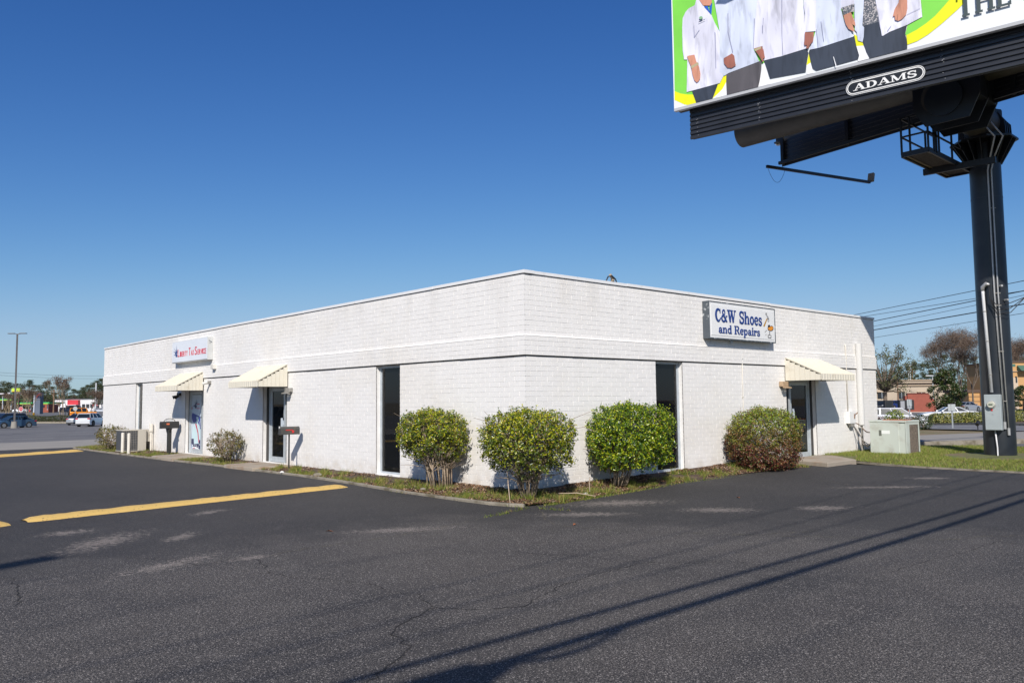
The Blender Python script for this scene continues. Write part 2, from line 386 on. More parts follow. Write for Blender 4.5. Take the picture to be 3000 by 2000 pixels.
for a_, b_ in zip(ed, ed[1:]): kb.beam((a_[0], a_[1], za(*a_)+.012), (b_[0], b_[1], za(*b_)+.012), .09, .05)
struct(kb.build('kerb_edging', M_KERB))

# planting bed round the building
INN = [(0,28.3),(0,24),(0,20),(0,16.5),(0,13),(0,10),(0,7),(0,4.5),(0,2.4),(0,1.0),(0,0),(.7,0),(2,0),(3.5,0),(5.5,0),(7.5,0),(9.3,0)]
OUT = [(-1.38,27.2),(-1.34,23.6),(-1.32,19.5),(-1.27,16.2),(-1.12,12.9),(-1.08,9.8),(-1.05,7),(-1.18,4.5),(-1.38,2.35),(-1.44,.3),(-1.22,-1.22),(-.37,-1.36),(.93,-1.13),(2.3,-.98),(3.5,-.90),(6.2,-1.02),(8.7,-1.35)]
def lerpl(Lp, t):
    i = min(int(t), len(Lp)-2); f = t-i; return (Lp[i][0]*(1-f)+Lp[i+1][0]*f, Lp[i][1]*(1-f)+Lp[i+1][1]*f)
def bedpt(t, v):
    a, b = lerpl(INN, t), lerpl(OUT, t); x, y = a[0]*(1-v)+b[0]*v, a[1]*(1-v)+b[1]*v
    rt = sm((t-9.5)/3.0)                                     # right-hand side: banked soil, no kerb
    z = za(x, y)+.035*(1-rt)+.004*rt + (.055+.075*rt)*(1-v)**1.1*1.0
    z += .018*math.sin(x*5.1+y*3.3)*math.sin(y*4.1-x*2.2)*(1-v)*v*4
    return (x, y, z)
n1, n2 = 220, 10
V = np.array([bedpt(i/n1*(len(INN)-1), j/n2) for i in range(n1+1) for j in range(n2+1)])
F = np.array([(i*(n2+1)+j, i*(n2+1)+j+1, (i+1)*(n2+1)+j+1, (i+1)*(n2+1)+j) for i in range(n1) for j in range(n2)])
struct(npmesh('planting_bed', V, F, M_MULCH))
kb = MB(); kp = OUT[:10]+[(-1.42,-.55),(-1.33,-1.0),(-1.20,-1.24)]
for a_, b_ in zip(kp, kp[1:]):
    a_, b_ = Vector((*a_, .02)), Vector((*b_, .02)); L_ = (b_-a_).length; n = max(1, round(L_/1.5)); d_ = (b_-a_)/n
    for k in range(n): kb.beam(a_+d_*k+d_*.006, a_+d_*(k+1)-d_*.006, .11+rnd.uniform(-.01,.01), .065+rnd.uniform(-.008,.008))
struct(kb.build('kerb', M_KERB, bevel=.012))

# raised yellow parking bumpers of asphalt
def berm(name, a, b, w, h, label):
    a, b = Vector(a), Vector(b); d = (b-a); L_ = d.length; d.normalize(); s = Vector((-d.y, d.x, 0)); V = []; n = 60; k = 11
    for i in range(n+1):
        t = i/n; p = a+d*(L_*t); e = min(1, min(t, 1-t)*L_/.35); e = math.sqrt(max(.0, 1-(1-e)**2))
        for j in range(k+1):
            u = j/k*2-1; hh = h*max(0, 1-abs(u)**2.6)*(.35+.65*e)*(1+.05*math.sin(i*.9)+.05*math.sin(i*2.3+i*i*.11)); ww = w/2*(.8+.2*e)*(1+.03*math.sin(i*.47+j*.3)+.02*math.sin(i*1.9))
            q = p+s*(u*ww); V.append((q.x, q.y, za(q.x, q.y)-.004+hh))
    F = [(i*(k+1)+j, (i+1)*(k+1)+j, (i+1)*(k+1)+j+1, i*(k+1)+j+1) for i in range(n) for j in range(k)]
    o = npmesh(name, np.array(V), np.array(F), M_YELL); o.data.polygons.foreach_set('use_smooth', [True]*len(F))
    return tag(o, label, 'parking bumper', 'yellow parking bumpers')
berm('parking_bumper', (-7.95,3.32,0), (-1.62,4.18,0), .42, .07, 'long yellow painted asphalt bumper ending at the kerb by the tall window')
berm('parking_bumper', (-14.8,2.35,0), (-8.22,3.16,0), .50, .085, 'yellow painted asphalt bumper cut off by the left photo edge, nearest the camera')
berm('parking_bumper', (-12.5,19.8,0), (-1.72,24.85,0), .50, .085, 'farthest yellow painted bumper, ending at the kerb tip by the condenser')

# cracks in the asphalt: thin recessed-looking dark seams of real width
M_CRACK = mat('crack_filler', (.016,.015,.015), .95); M_SEAM = mat('sandy_seam', (.13,.115,.085), 1, var=.4, scale=12, col2=(.03,.03,.03), c2s=14)
def crack(pts, w, m, name='pavement_crack', seed=1):
    r = random.Random(seed); P = [Vector((x, y, 0)) for x, y in pts]; Q = []
    for a, b in zip(P, P[1:]):
        n = max(2, int((b-a).length/.07)); nn = (b-a).orthogonal().normalized() if False else Vector((-(b-a).y, (b-a).x, 0)).normalized()
        for i in range(n): Q.append(a.lerp(b, i/n)+nn*r.gauss(0, .018))
    Q.append(P[-1]); mbx = MB(); vs = []
    for i, q in enumerate(Q):
        d = (Q[min(i+1, len(Q)-1)]-Q[max(i-1, 0)]).normalized(); s = Vector((-d.y, d.x, 0)); ww = w*.72*r.uniform(.12, 1.2)*(.3 if i in (0, len(Q)-1) else 1)
        for sg in (-1, 1): p = q+s*(sg*ww/2); vs.append((p.x, p.y, za(p.x, p.y)+.0035))
    mbx.add(vs, [(2*i, 2*i+2, 2*i+3, 2*i+1) for i in range(len(Q)-1)]); return struct(mbx.build(name, m))
crack([(-7.34,-2.31),(-6.89,-2.23),(-6.64,-2.43),(-6.91,-3.24),(-6.84,-3.66),(-6.62,-4.01),(-6.42,-4.46),(-6.40,-5.09),(-6.33,-5.22),(-6.51,-5.73),(-6.40,-5.95),(-6.17,-6.12),(-5.90,-6.29),(-5.09,-5.93),(-4.46,-5.83),(-3.78,-5.80),(-3.53,-5.85),(-3.43,-6.02)], .017, M_CRACK, seed=1)
crack([(-6.51,-5.73),(-6.85,-5.92),(-7.10,-6.05),(-7.26,-6.20),(-7.27,-6.40),(-7.37,-6.61),(-7.57,-6.74),(-7.79,-6.89),(-7.97,-7.01),(-8.3,-7.3)], .022, M_CRACK, seed=2)
crack([(-4.18,-4.21),(-4.06,-4.70),(-3.72,-5.23),(-3.75,-5.46),(-3.32,-6.06),(-2.51,-6.89),(-1.99,-7.24)], .014, M_CRACK, seed=3)
crack([(-2.18,-7.96),(-1.52,-7.96),(-0.92,-8.04),(-0.30,-8.08),(0.67,-8.12),(0.62,-8.40)], .014, M_CRACK, seed=4)
crack([(-9.00,-1.47),(-9.08,-2.11),(-9.14,-2.55),(-9.26,-3.03)], .02, M_CRACK, seed=5)
crack([(-7.3,-2.3),(-7.4,-1.8),(-7.9,-.9),(-8.3,-.6)], .012, M_CRACK, seed=15)
crack([(-1.35,-1.45),(-2.1,-1.6),(-2.82,-1.84),(-3.80,-2.08),(-4.61,-2.22),(-5.8,-2.2),(-6.6,-2.3)], .03, M_SEAM, 'pavement_seam', 6)
crack([(-1.2,-1.6),(-2.0,-2.6),(-2.34,-3.14),(-2.06,-4.15),(-1.58,-4.92),(-0.94,-5.71),(-0.16,-6.09)], .03, M_SEAM, 'pavement_seam', 7)
crack([(-1.33,-5.45),(-0.45,-6.54),(-0.25,-7.03),(0.31,-7.62),(0.87,-7.85),(1.5,-8.3)], .03, M_SEAM, 'pavement_seam', 8)
crack([(6.06,-2.77),(5.42,-3.95),(5.47,-4.97),(5.29,-5.61),(5.6,-6.6)], .03, M_SEAM, 'pavement_seam', 9)
# faded bay lines on the far lot
mbx = MB()
for x_, y_, dx, dy in ((-14,60,26,2.5),(-6,66,22,2.1),(-16,52,24,2.4),(-4,74,30,2.6),(2,82,26,2.5),(-10,46,18,1.4)):
    n = 12
    for k in range(n):
        p = (x_+dx*k/n, y_+dy*k/n); q = (x_+dx*(k+1)/n, y_+dy*(k+1)/n)
        mbx.poly([(p[0],p[1],za(*p)+.012),(q[0],q[1],za(*q)+.012),(q[0],q[1]+.22,za(*q)+.012),(p[0],p[1]+.22,za(*p)+.012)])
struct(mbx.build('bay_lines', M_WHITEL))
# ------------------------------------------------------------------ the white brick building
M_PAINT = mat('white_painted_brick', (.775,.757,.733), .62, var=.03, scale=1.3, bump=.22, bscale=70, isl=.02, col2=(.72,.68,.61), c2s=.33, c2lo=.55, c2hi=.80)
def weather(m, amt=1.):
    # soil splashed up the foot of the wall, faint runs from the coping, chalky patches
    t = m.node_tree; N = t.nodes; L = t.links; b = N['Principled BSDF']; src = b.inputs['Base Color'].links[0].from_socket
    g = N.new('ShaderNodeNewGeometry'); sp = N.new('ShaderNodeSeparateXYZ'); L.new(g.outputs['Position'], sp.inputs[0])
    def nz(scale, sc3=None, det=5):
        n = N.new('ShaderNodeTexNoise'); n.inputs['Scale'].default_value = scale; n.inputs['Detail'].default_value = det
        if sc3: mp = N.new('ShaderNodeMapping'); mp.inputs['Scale'].default_value = sc3; L.new(g.outputs['Position'], mp.inputs[0]); L.new(mp.outputs[0], n.inputs['Vector'])
        else: L.new(g.outputs['Position'], n.inputs['Vector'])
        return n.outputs[0]
    def mr(v, a, c, lo, hi):
        x = N.new('ShaderNodeMapRange'); x.inputs[1].default_value = a; x.inputs[2].default_value = c; x.inputs[3].default_value = lo; x.inputs[4].default_value = hi; L.new(v, x.inputs[0]); return x.outputs[0]
    def mul(a, c):
        x = N.new('ShaderNodeMath'); x.operation = 'MULTIPLY'; L.new(a, x.inputs[0])
        if isinstance(c, float): x.inputs[1].default_value = c
        else: L.new(c, x.inputs[1])
        return x.outputs[0]
    def mix(f, a, c):
        x = N.new('ShaderNodeMix'); x.data_type = 'RGBA'; L.new(f, x.inputs[0]); L.new(a, x.inputs[6]); x.inputs[7].default_value = (*c, 1); return x.outputs[2]
    z = sp.outputs[2]
    src = mix(mul(mr(z, .5, .02, 0, .75*amt), mr(nz(3.2), .35, .68, 0, 1)), src, (.50,.42,.32))
    src = mix(mul(mr(z, 3.6, 4.4, 0, .34*amt), mr(nz(1.6, (1, 1, .09), 6), .52, .72, 0, 1)), src, (.50,.48,.44))
    src = mix(mul(mr(z, 1.9, 2.75, 0, .20*amt), mr(nz(2.1, (1, 1, .12), 6), .54, .74, 0, 1)), src, (.52,.50,.47))
    src = mix(mr(nz(.55, None, 3), .56, .66, 0, .26*amt), src, (.70,.655,.58))
    L.new(src, b.inputs['Base Color'])
weather(M_PAINT)
M_MORT = mat('white_painted_mortar', (.745,.73,.71), .8, var=.08, scale=3, bump=.3, bscale=60)
M_COPE = mat('white_metal_coping', (.74,.74,.74), .45, var=.1, scale=2, col2=(.45,.43,.4), c2s=3.2, c2lo=.62, c2hi=.74)
M_DARKJ = mat('dark_shadow_gap', (.035,.028,.024), .8, var=.3, scale=6)  # shade lines under belt and coping, put in as dark colour
M_ROOF = mat('roof_membrane', (.5,.5,.5), .9)
M_ALU = mat('weathered_aluminium', (.50,.54,.57), .42, metal=.35, var=.1, scale=6)
M_BRONZE = mat('dark_bronze_frame', (.035,.033,.032), .4, metal=.4)
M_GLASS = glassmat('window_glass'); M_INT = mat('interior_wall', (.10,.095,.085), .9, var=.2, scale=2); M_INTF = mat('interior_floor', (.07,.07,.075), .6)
M_SILL = mat('white_sill', (.70,.69,.67), .7, var=.06, scale=5)
LL, LR, HT = 28.1, 15.72, 4.385
bld = thing('brick_building', 'long low white painted brick building with two storefront corners and a flat roof', 'building', (0, 0, 0))
CH = .1016
def wf(side):                                     # wall coordinates: u along, d outward, z up
    return (lambda u, d, z: (-d, u, z)) if side == 'L' else (lambda u, d, z: (u, -d, z))
def wbox(mbx, side, u0, u1, d0, d1, z0, z1):
    f = wf(side); a, b = f(u0, d0, z0), f(u1, d1, z1); return mbx.box(*a, *b)
OPEN = {'L': [(4.36,5.40,.12,2.735), (10.14,11.72,.11,2.735), (16.38,18.07,.12,2.735), (22.78,23.60,.12,2.735)],
        'R': [(4.15,5.19,.16,2.735), (10.0,11.68,.13,2.735)]}
def split(u0, u1, z0, z1, ops):
    zs = sorted({z0, z1, *[z for o in ops for z in (o[2], o[3]) if z0 < z < z1]}); out = []
    for a, b in zip(zs, zs[1:]):
        c = u0
        for o in sorted(ops):
            if o[2] < (a+b)/2 < o[3]:
                out.append((c, o[0], a, b)); c = o[1]
        out.append((c, u1, a, b))
    return out
BRK = {}
def brick_mesh(w, h=.0920):
    k = round(w, 3)
    if k not in BRK:
        m = MB(); m.box(-w/2, .0, -h/2, w/2, .02, h/2)
        me = bpy.data.meshes.new('brick'); me.from_pydata(m.v, [], m.f); me.materials.append(M_PAINT); BRK[k] = me
    return BRK[k]
cands = []
for side, LN in (('L', LL), ('R', LR)):
    mbx = MB()
    us = 0 if side == 'L' else .25
    for (a, b, c, d) in split(us, LN, -.35, HT, OPEN[side]): wbox(mbx, side, a, b, -.25, 0, c, d)
    wall = mbx.build('wall', M_MORT, bld)
    rest = MB(); rows = []
    for k in range(-1, 43):
        z0, z1 = k*CH+.005, (k+1)*CH-.0045
        if 27 <= k < 31: d0 = .035
        elif z1 > HT-.01: continue
        else: d0 = 0.
        if k == 27: z0 = 2.765
        off = (k % 2)*.1524+rnd.uniform(-.01, .01); u = -d0-.008 if side == 'L' else -d0+.0; e = LN+.02
        ops = [o for o in OPEN[side] if o[2]-.02 < (z0+z1)/2 < o[3]]
        segs = []; c = u
        for o in sorted(ops): segs.append((c, o[0])); c = o[1]
        segs.append((c, e))
        for a, b in segs:
            n0 = math.floor((a-off)/.3048); p = a
            while p < b-.004:
                q = min(b, off+(n0+1)*.3048)
                if q-p < .05 and q < b: n0 += 1; q = min(b, off+(n0+1)*.3048)
                g0 = 0 if p == a else .004; g1 = 0 if q == b else .004
                rows.append((p+g0, q-g1, z0, z1, d0, (k, side))); p = q; n0 += 1
    full = [r_ for r_ in rows if abs((r_[1]-r_[0])-.2968) < .001 and abs(r_[3]-r_[2]-.0921) < .001 and r_[2] > 1.75]
    f = wf(side)
    full.sort(key=lambda r_: (Vector(f((r_[0]+r_[1])/2, 0, r_[2]))-CP).length)
    pick = set(id(r_) for r_ in full[:148])
    for r_ in rows:
        u0, u1, z0, z1, d0, _ = r_; dd = d0+.0036+rnd.uniform(-.0014, .0014)
        if id(r_) in pick:
            o = bpy.data.objects.new('brick', brick_mesh(.2968)); COL.objects.link(o)
            c = f((u0+u1)/2, dd, (z0+z1)/2); o.location = c
            if side == 'L': o.rotation_euler = (0, 0, R(-90))
            o.rotation_euler.rotate_axis('X' if side == 'R' else 'X', rnd.uniform(-.004, .004))
            o.parent = wall
        else: wbox(rest, side, u0, u1, dd-.02, dd, z0, z1)
    tag(rest.build('brickwork', M_PAINT, wall), kind='stuff')
    # projecting belt course, its sloped ledge, a dark-coloured strip for the shadow line under it
    mbx = MB(); wbox(mbx, side, -.036 if side == 'L' else 0, LN+.03, 0, .034, 2.762, 3.148); mbx.build('belt_course', M_MORT, bld)
    mbx = MB(); f0 = lambda u, v: f(u, v, 0)
    n_ = 3.149
    lo = (-.045 if side == 'L' else -.045)
    A_ = [f(lo, .045, n_), f(lo, -.0, n_+.012), f(LN+.04, 0, n_+.012), f(LN+.04, .045, n_), f(lo, .045, n_-.004), f(LN+.04, .045, n_-.004)]
    A_[1] = f(0, -.004, 3.166); A_[2] = f(LN, -.004, 3.166)
    mbx.add(A_, [(0,1,2,3), (0,3,5,4)]); mbx.build('ledge', M_PAINT, bld)
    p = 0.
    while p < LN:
        q = min(LN, p+rnd.uniform(.9, 2.2)); mbx = MB(); wbox(mbx, side, p-(.03 if p == 0 and side == 'L' else 0)+.004, q, -.01, .018+rnd.uniform(-.006,.006), 2.738, 2.7615); mbx.build('shadow_line_strip', M_DARKJ, bld); p = q
    # coping in lengths, the shadow gap below it coloured in as a dark strip
    p = -.03 if side == 'L' else .12; i = 0
    while p < LN:
        q = min(LN+.03, p+3.05); mbx = MB(); j = rnd.uniform(-.004, .004)
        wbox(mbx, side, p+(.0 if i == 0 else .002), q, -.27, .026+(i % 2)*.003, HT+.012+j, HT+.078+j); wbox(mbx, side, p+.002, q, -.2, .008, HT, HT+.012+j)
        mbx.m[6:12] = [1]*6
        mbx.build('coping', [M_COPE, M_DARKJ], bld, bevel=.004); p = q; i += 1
mbx = MB(); mbx.box(-.028, -.028, HT+.0125, .119, -.0, HT+.0795); mbx.build('coping_corner', M_COPE, bld)
mbx = MB(); mbx.box(LR-.25, .25, -.3, LR, LL, HT); mbx.box(.25, LL-.25, -.3, LR-.25, LL, HT); mbx.build('rear_wall', M_MORT, bld)
mbx = MB(); mbx.box(.25, .25, HT-.35, LR-.25, LL-.25, HT-.25); mbx.build('roof', M_ROOF, bld)
mbx = MB(); mbx.box(.25, .25, -.02, LR-.25, LL-.25, .06); mbx.build('floor', M_INTF, bld)
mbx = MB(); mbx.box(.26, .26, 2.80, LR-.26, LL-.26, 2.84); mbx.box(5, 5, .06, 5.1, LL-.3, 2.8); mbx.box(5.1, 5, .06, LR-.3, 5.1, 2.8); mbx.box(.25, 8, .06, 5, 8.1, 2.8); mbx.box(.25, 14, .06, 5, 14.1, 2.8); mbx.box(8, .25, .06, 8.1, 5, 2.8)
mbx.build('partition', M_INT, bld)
# hidden-face lining so the wall backs are dark inside
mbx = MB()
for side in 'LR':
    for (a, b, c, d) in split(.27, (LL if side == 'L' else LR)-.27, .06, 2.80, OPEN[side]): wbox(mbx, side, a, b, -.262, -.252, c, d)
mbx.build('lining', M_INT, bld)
M_PART = mat('beige_panel', (.50,.47,.38), .8); M_BLIND = mat('window_blind', (.10,.085,.07), .6, var=.2, scale=8)
def window(side, u0, u1, z0, z1, far='hi', extras=True):
    w = empty('window', wf(side)((u0+u1)/2, 0, z0)); attach_e(w, bld)
    mbx = MB(); t = .05; d0, d1 = -.155, -.105
    wbox(mbx, side, u0, u0+t, d0, d1, z0, z1); wbox(mbx, side, u1-t, u1, d0, d1, z0, z1); wbox(mbx, side, u0+t, u1-t, d0, d1, z1-t, z1); wbox(mbx, side, u0+t, u1-t, d0, d1, z0, z0+t)
    wbox(mbx, side, u1-t-.025, u1-t, d0+.01, d1-.02, z0+t, z1-t)
    mbx.build('frame', M_ALU, w, bevel=.004)
    mbx = MB(); wbox(mbx, side, u0+t, u1-t-.025, -.133, -.127, z0+t, z1-t); mbx.build('pane', M_GLASS, w)
    mbx = MB(); f = wf(side)
    mbx.prism([(u0-.0, -.105), (u1+.0, -.105), (u1+.0, .03), (u0-.0, .03)], lambda u, d: f(u, d, z0-.10), lambda u, d: f(u, d, z0+.005-.03*(d > 0)))
    mbx.build('sill', M_SILL, w, bevel=.004)
    return w
def attach_e(o, p): attach(o, p)
w1 = window('L', 4.36, 5.40, .12, 2.735)
w2 = window('L', 22.78, 23.60, .12, 2.735)
w3 = window('R', 4.15, 5.19, .16, 2.735)
mbx = MB()
for k in range(52): wbox(mbx, 'L', 4.42, 5.30, -.22, -.20, .35+k*.033, .352+k*.033+.014)
tag(mbx.build('blind', M_BLIND, w1), kind='stuff')
mbx = MB(); wbox(mbx, 'L', 4.66, 5.02, -.150, -.146, 2.13, 2.36); mbx.build('notice', mat('paper_notice', (.42,.46,.52), .8), w1)
mbx = MB(); wbox(mbx, 'R', 4.98, 5.36, -.36, -.34, .1, 2.5); mbx.build('inside_panel', M_PART, w3)
mbx = MB(); wbox(mbx, 'L', 22.84, 23.5, -.20, -.18, .2, 2.7); mbx.build('curtain', mat('grey_curtain', (.30,.29,.29), .9, var=.2, scale=9), w2)

def door(side, u0, u1, z0, lu0, lu1, label=None):
    """recessed aluminium shop door: leaf between lu0 and lu1"""
    d = empty('door', wf(side)((lu0+lu1)/2, -.16, z0)); attach(d, bld); zt = 2.32
    mbx = MB(); wbox(mbx, side, u0, u1, -.25, -.14, z0-.12, z0); mbx.build('threshold', M_ALU, d)
    mbx = MB(); wbox(mbx, side, lu1+.055, u1, -.24, -.12, z0, 2.73); wbox(mbx, side, u0, u1, -.24, -.13, zt+.06, 2.73)
    wbox(mbx, side, u0, u0+.05, -.24, -.13, z0, zt+.06); mbx.build('bronze_panel', M_BRONZE, d)
    mbx = MB(); wbox(mbx, side, lu0-.05, lu0, -.21, -.125, z0, zt); wbox(mbx, side, lu1, lu1+.05, -.21, -.125, z0, zt); wbox(mbx, side, lu0-.05, lu1+.05, -.21, -.125, zt, zt+.06)
    mbx.build('frame', M_ALU, d, bevel=.003)
    mbx = MB(); a, b = lu0+.006, lu1-.006
    wbox(mbx, side, a, a+.085, -.195, -.15, z0+.01, zt-.008); wbox(mbx, side, b-.085, b, -.195, -.15, z0+.01, zt-.008)
    wbox(mbx, side, a+.085, b-.085, -.195, -.15, z0+.01, z0+.16); wbox(mbx, side, a+.085, b-.085, -.195, -.15, zt-.1, zt-.008)
    mbx.build('leaf', M_ALU, d, bevel=.003)
    mbx = MB(); wbox(mbx, side, a+.085, b-.085, -.176, -.170, z0+.16, zt-.1); mbx.build('pane', M_GLASS, d)
    if lu0-.05-u0 > .1:
        mbx = MB(); wbox(mbx, side, u0+.05, lu0-.05, -.176, -.170, z0, zt); mbx.build('sidelight', M_GLASS, d)
    mbx = MB(); f = wf(side); h = lu0+.09
    mbx.tube([f(h, -.15, 1.05), f(h, -.105, 1.05), f(h, -.105, 1.25), f(h, -.15, 1.25)], .009, 6); mbx.build('handle', M_ALU, d)
    mbx = MB(); wbox(mbx, side, h-.025, h+.025, -.15, -.137, 1.36, 1.43); mbx.build('lock', M_BRONZE, d)
    return d
dr1 = door('L', 16.38, 18.07, .12, 16.87, 17.97)
dr2 = door('L', 10.14, 11.72, .11, 10.56, 11.50)
dr3 = door('R', 10.0, 11.68, .13, 10.45, 11.50)
C3 = {}
def flat(name, side, art, d, parent, cols, step=.0007):
    f = wf(side); mbx = MB(); keys = list(cols)
    for i, (c, pts) in enumerate(art):
        mbx.cur = keys.index(c); ps = [f(u, d+i*step, z) for u, z in pts]
        mbx.add(ps, [tuple(range(len(ps)))])
    ms = [mat('print_'+k, v, .45) for k, v in cols.items()]
    return mbx.build(name, ms, parent)
POSTER=[
('film',[[18.014,2.204],[17.043,2.191],[17.006,0.226],[18.007,0.189]]),
('pblue',[[17.929,1.415],[17.821,1.553],[17.275,1.453],[17.096,1.42],[17.032,0.982],[17.21,1.013],[17.398,1.214],[17.759,1.209]]),
('pblue',[[17.975,1.414],[17.906,1.415],[17.846,0.195],[17.901,0.193]]),
('statue',[[17.62,1.16],[17.401,1.282],[17.474,1.401],[17.273,1.419],[17.223,1.284],[17.308,1.215],[17.17,1.098],[17.052,0.948],[17.057,0.56],[17.185,0.472],[17.631,0.441],[17.663,0.628],[17.822,0.633],[17.83,0.796],[17.752,1.055]]),
('pred',[[17.552,1.161],[17.44,1.171],[17.248,0.876],[17.142,0.507],[17.208,0.488],[17.313,0.841]]),
('navy',[[17.89,0.622],[17.663,0.628],[17.631,0.441],[17.812,0.419],[17.892,0.468]]),
('navy',[[17.146,0.592],[17.059,0.611],[17.042,0.241],[17.356,0.331],[17.717,0.353],[17.81,0.376],[17.676,0.431],[17.184,0.464]]),
('white',[[17.765,0.403],[17.697,0.405],[17.696,0.371],[17.764,0.369]]),
('white',[[17.562,0.413],[17.494,0.415],[17.493,0.386],[17.56,0.384]]),
('white',[[17.404,0.406],[17.337,0.408],[17.336,0.374],[17.403,0.372]]),
('white',[[17.162,0.456],[17.096,0.458],[17.094,0.416],[17.16,0.414]]),
('white',[[17.246,0.369],[17.189,0.371],[17.187,0.337],[17.245,0.335]]),
('white',[[17.739,0.335],[17.446,0.354],[17.177,0.304],[17.042,0.241],[17.041,0.225],[17.619,0.203]]),
('pred',[[17.738,0.301],[17.579,0.31],[17.239,0.221],[17.417,0.211]]),
('pred',[[17.713,0.268],[17.619,0.203],[17.687,0.201]]),
('navy',[[17.767,1.847],[17.54,1.837],[17.48,1.811]]),
('navy',[[17.682,1.967],[17.54,1.837],[17.48,1.811]]),
('navy',[[17.59,1.949],[17.54,1.837],[17.48,1.811]]),
('navy',[[17.429,2.068],[17.54,1.837],[17.48,1.811]]),
('navy',[[17.878,1.769],[17.54,1.837],[17.48,1.811]]),
('navy',[[17.3,1.981],[17.54,1.837],[17.48,1.811]]),
('navy',[[17.651,1.794],[17.472,1.828],[17.379,1.777],[17.511,1.7]]),
('pred',[[17.384,1.871],[17.139,1.878],[17.138,1.852],[17.383,1.845]]),
('pred',[[17.422,1.722],[17.119,1.722],[17.118,1.7],[17.421,1.7]]),
('pred',[[17.9,1.761],[17.822,1.76],[17.819,1.683],[17.897,1.683]]),
]

flat('printed_film', 'L', POSTER, -.1685, dr1, {'film': (.52,.60,.68), 'pblue': (.05,.07,.30), 'statue': (.55,.72,.76), 'pred': (.55,.03,.08), 'navy': (.02,.025,.09), 'white': (.75,.78,.8)})
mbx = MB(); wbox(mbx, 'L', 10.68, 10.86, -.168, -.166, 1.12, 1.42); mbx.build('sticker', mat('pale_sticker', (.5,.56,.62), .6), dr2)
mbx = MB(); wbox(mbx, 'R', 10.62, 10.73, -.168, -.166, 1.28, 1.55); mbx.build('sticker', mat('pale_sticker', (.5,.56,.62), .6), dr3)
mbx = MB(); mbx.cyl((14.37, -.09, .90), (14.37, -.09, 3.55), .10, n=20); mbx.build('wall_duct', mat('smooth_white_duct', (.58,.575,.56), .8), bld, smooth=True)
# steps / slabs at the doors
def slab(poly, zt, label, nm='door_slab'):
    mbx = MB(); mbx.prism(poly, lambda u, v: (u, v, -.1), lambda u, v: (u, v, zt)); o = mbx.build(nm, M_SLAB, bevel=.015); return struct(o)
M_SLAB = mat('worn_concrete_slab', (.34,.29,.23), .9, var=.2, scale=5, bump=.35, bscale=60, col2=(.28,.19,.12), c2s=2.2)
slab([(-1.33,15.5),(-.012,15.5),(-.012,17.95),(-1.33,17.5)], .105, '')
slab([(-1.20,9.75),(-.012,9.55),(-.012,11.75),(-1.22,11.65)], .095, '')
slab([(9.05,-1.62),(10.65,-1.62),(11.75,-.5),(11.75,-.012),(9.55,-.012)], .185, '')
# ------------------------------------------------------------------ awnings
M_AWN = mat('cream_awning_metal', (.66,.62,.52), .5, var=.08, scale=4, col2=(.55,.50,.40), c2s=3, c2lo=.6, c2hi=.75)
M_AWNU = mat('awning_underside', (.30,.28,.23), .7)
def awning(side, u0, u1, dep, label, near='lo'):
    f = wf(side); zt, zf, zb = 2.955, 2.485, 2.335; d0 = .04
    t = thing('metal_awning', label, 'awning', f((u0+u1)/2, 0, zb), group='cream slatted metal awnings over the doors')
    n = max(8, round((u1-u0)/.148)); w = (u1-u0)/n
    sl = (zt-zf)/(dep-d0)
    for i in range(n):
        a, b = u0+i*w, u0+(i+1)*w; mbx = MB(); r = .034; g = .014
        # a crimped pan: two little upstands and a flat, sloping from wall to front
        prof = [(a+.001, r), (a+g, r), (a+g*1.5, 0), (b-g*1.5, 0), (b-g, r), (b-.001, r), (b-.001, r-.006), (b-g, -.004), (a+g, -.004), (a+.001, r-.006)]
        mbx.prism(prof, lambda u, h: f(u, d0, zt+h), lambda u, h: f(u, dep, zf+h)); mbx.build('pan', M_AWN, t)
        mbx = MB(); dz = .012*(i % 2)
        pr = [(a+.001, .0), (a+g*1.6, .0), (a+g*2.2, -.010), (b-g*2.2, -.010), (b-g*1.6, 0), (b-.001, 0), (b-.001, -.014), (a+.001, -.014)]
        zc = zb+.006
        mbx.prism(pr, lambda u, d: f(u, dep+.018+d, zf+.018), lambda u, d: f(u, dep+.018+d, zc))
        for q in range(2): mbx.prism([(a+w*q/2, zc), (a+w*(q+1)/2, zc), (a+w*(q+.5)/2, zc-.02)], lambda u, z: f(u, dep+.016, z), lambda u, z: f(u, dep+.006, z))
        mbx.build('valance_strip', M_AWN, t)
    ns = 7; ws = (dep-d0)/ns
    for sgn, ue in ((1, u0), (-1, u1)):
        for i in range(ns):
            a, b = d0+i*ws, d0+(i+1)*ws; mbx = MB(); zz = zt-sl*(a-d0)-.012
            zz2 = zt-sl*(b-d0)-.012
            uo, ui = ue-sgn*.012, ue+sgn*.004
            mbx.prism([(a+.002, zb+.0), (b-.004, zb+.0), (b-.004, zz2+.012), (a+.002, zz2+.030)], lambda d, z: f(uo, d, z), lambda d, z: f(ui, d, z))
            mbx.prism([(b-.010, zb), (b+.001, zb), (b+.001, zz2-.0), (b-.010, zz2+.006)], lambda d, z: f(uo-sgn*.006, d, z), lambda d, z: f(uo, d, z))
            mbx.build('side_strip', M_AWN, t)
    mbx = MB(); wbox(mbx, side, u0+.02, u1-.02, .012, .05, zt-.05, zt+.022)
    mbx.build('wall_flashing', M_AWN, t)
    mbx = MB()
    for k in range(3): mbx.beam(f(u0+.05+(u1-u0-.1)*k/2, .05, zt-.08), f(u0+.05+(u1-u0-.1)*k/2, dep-.02, zf-.03), .03, .03)
    mbx.beam(f(u0+.03, dep-.03, zf-.03), f(u1-.03, dep-.03, zf-.03), .03, .03); mbx.build('frame', M_AWNU, t)
    return t
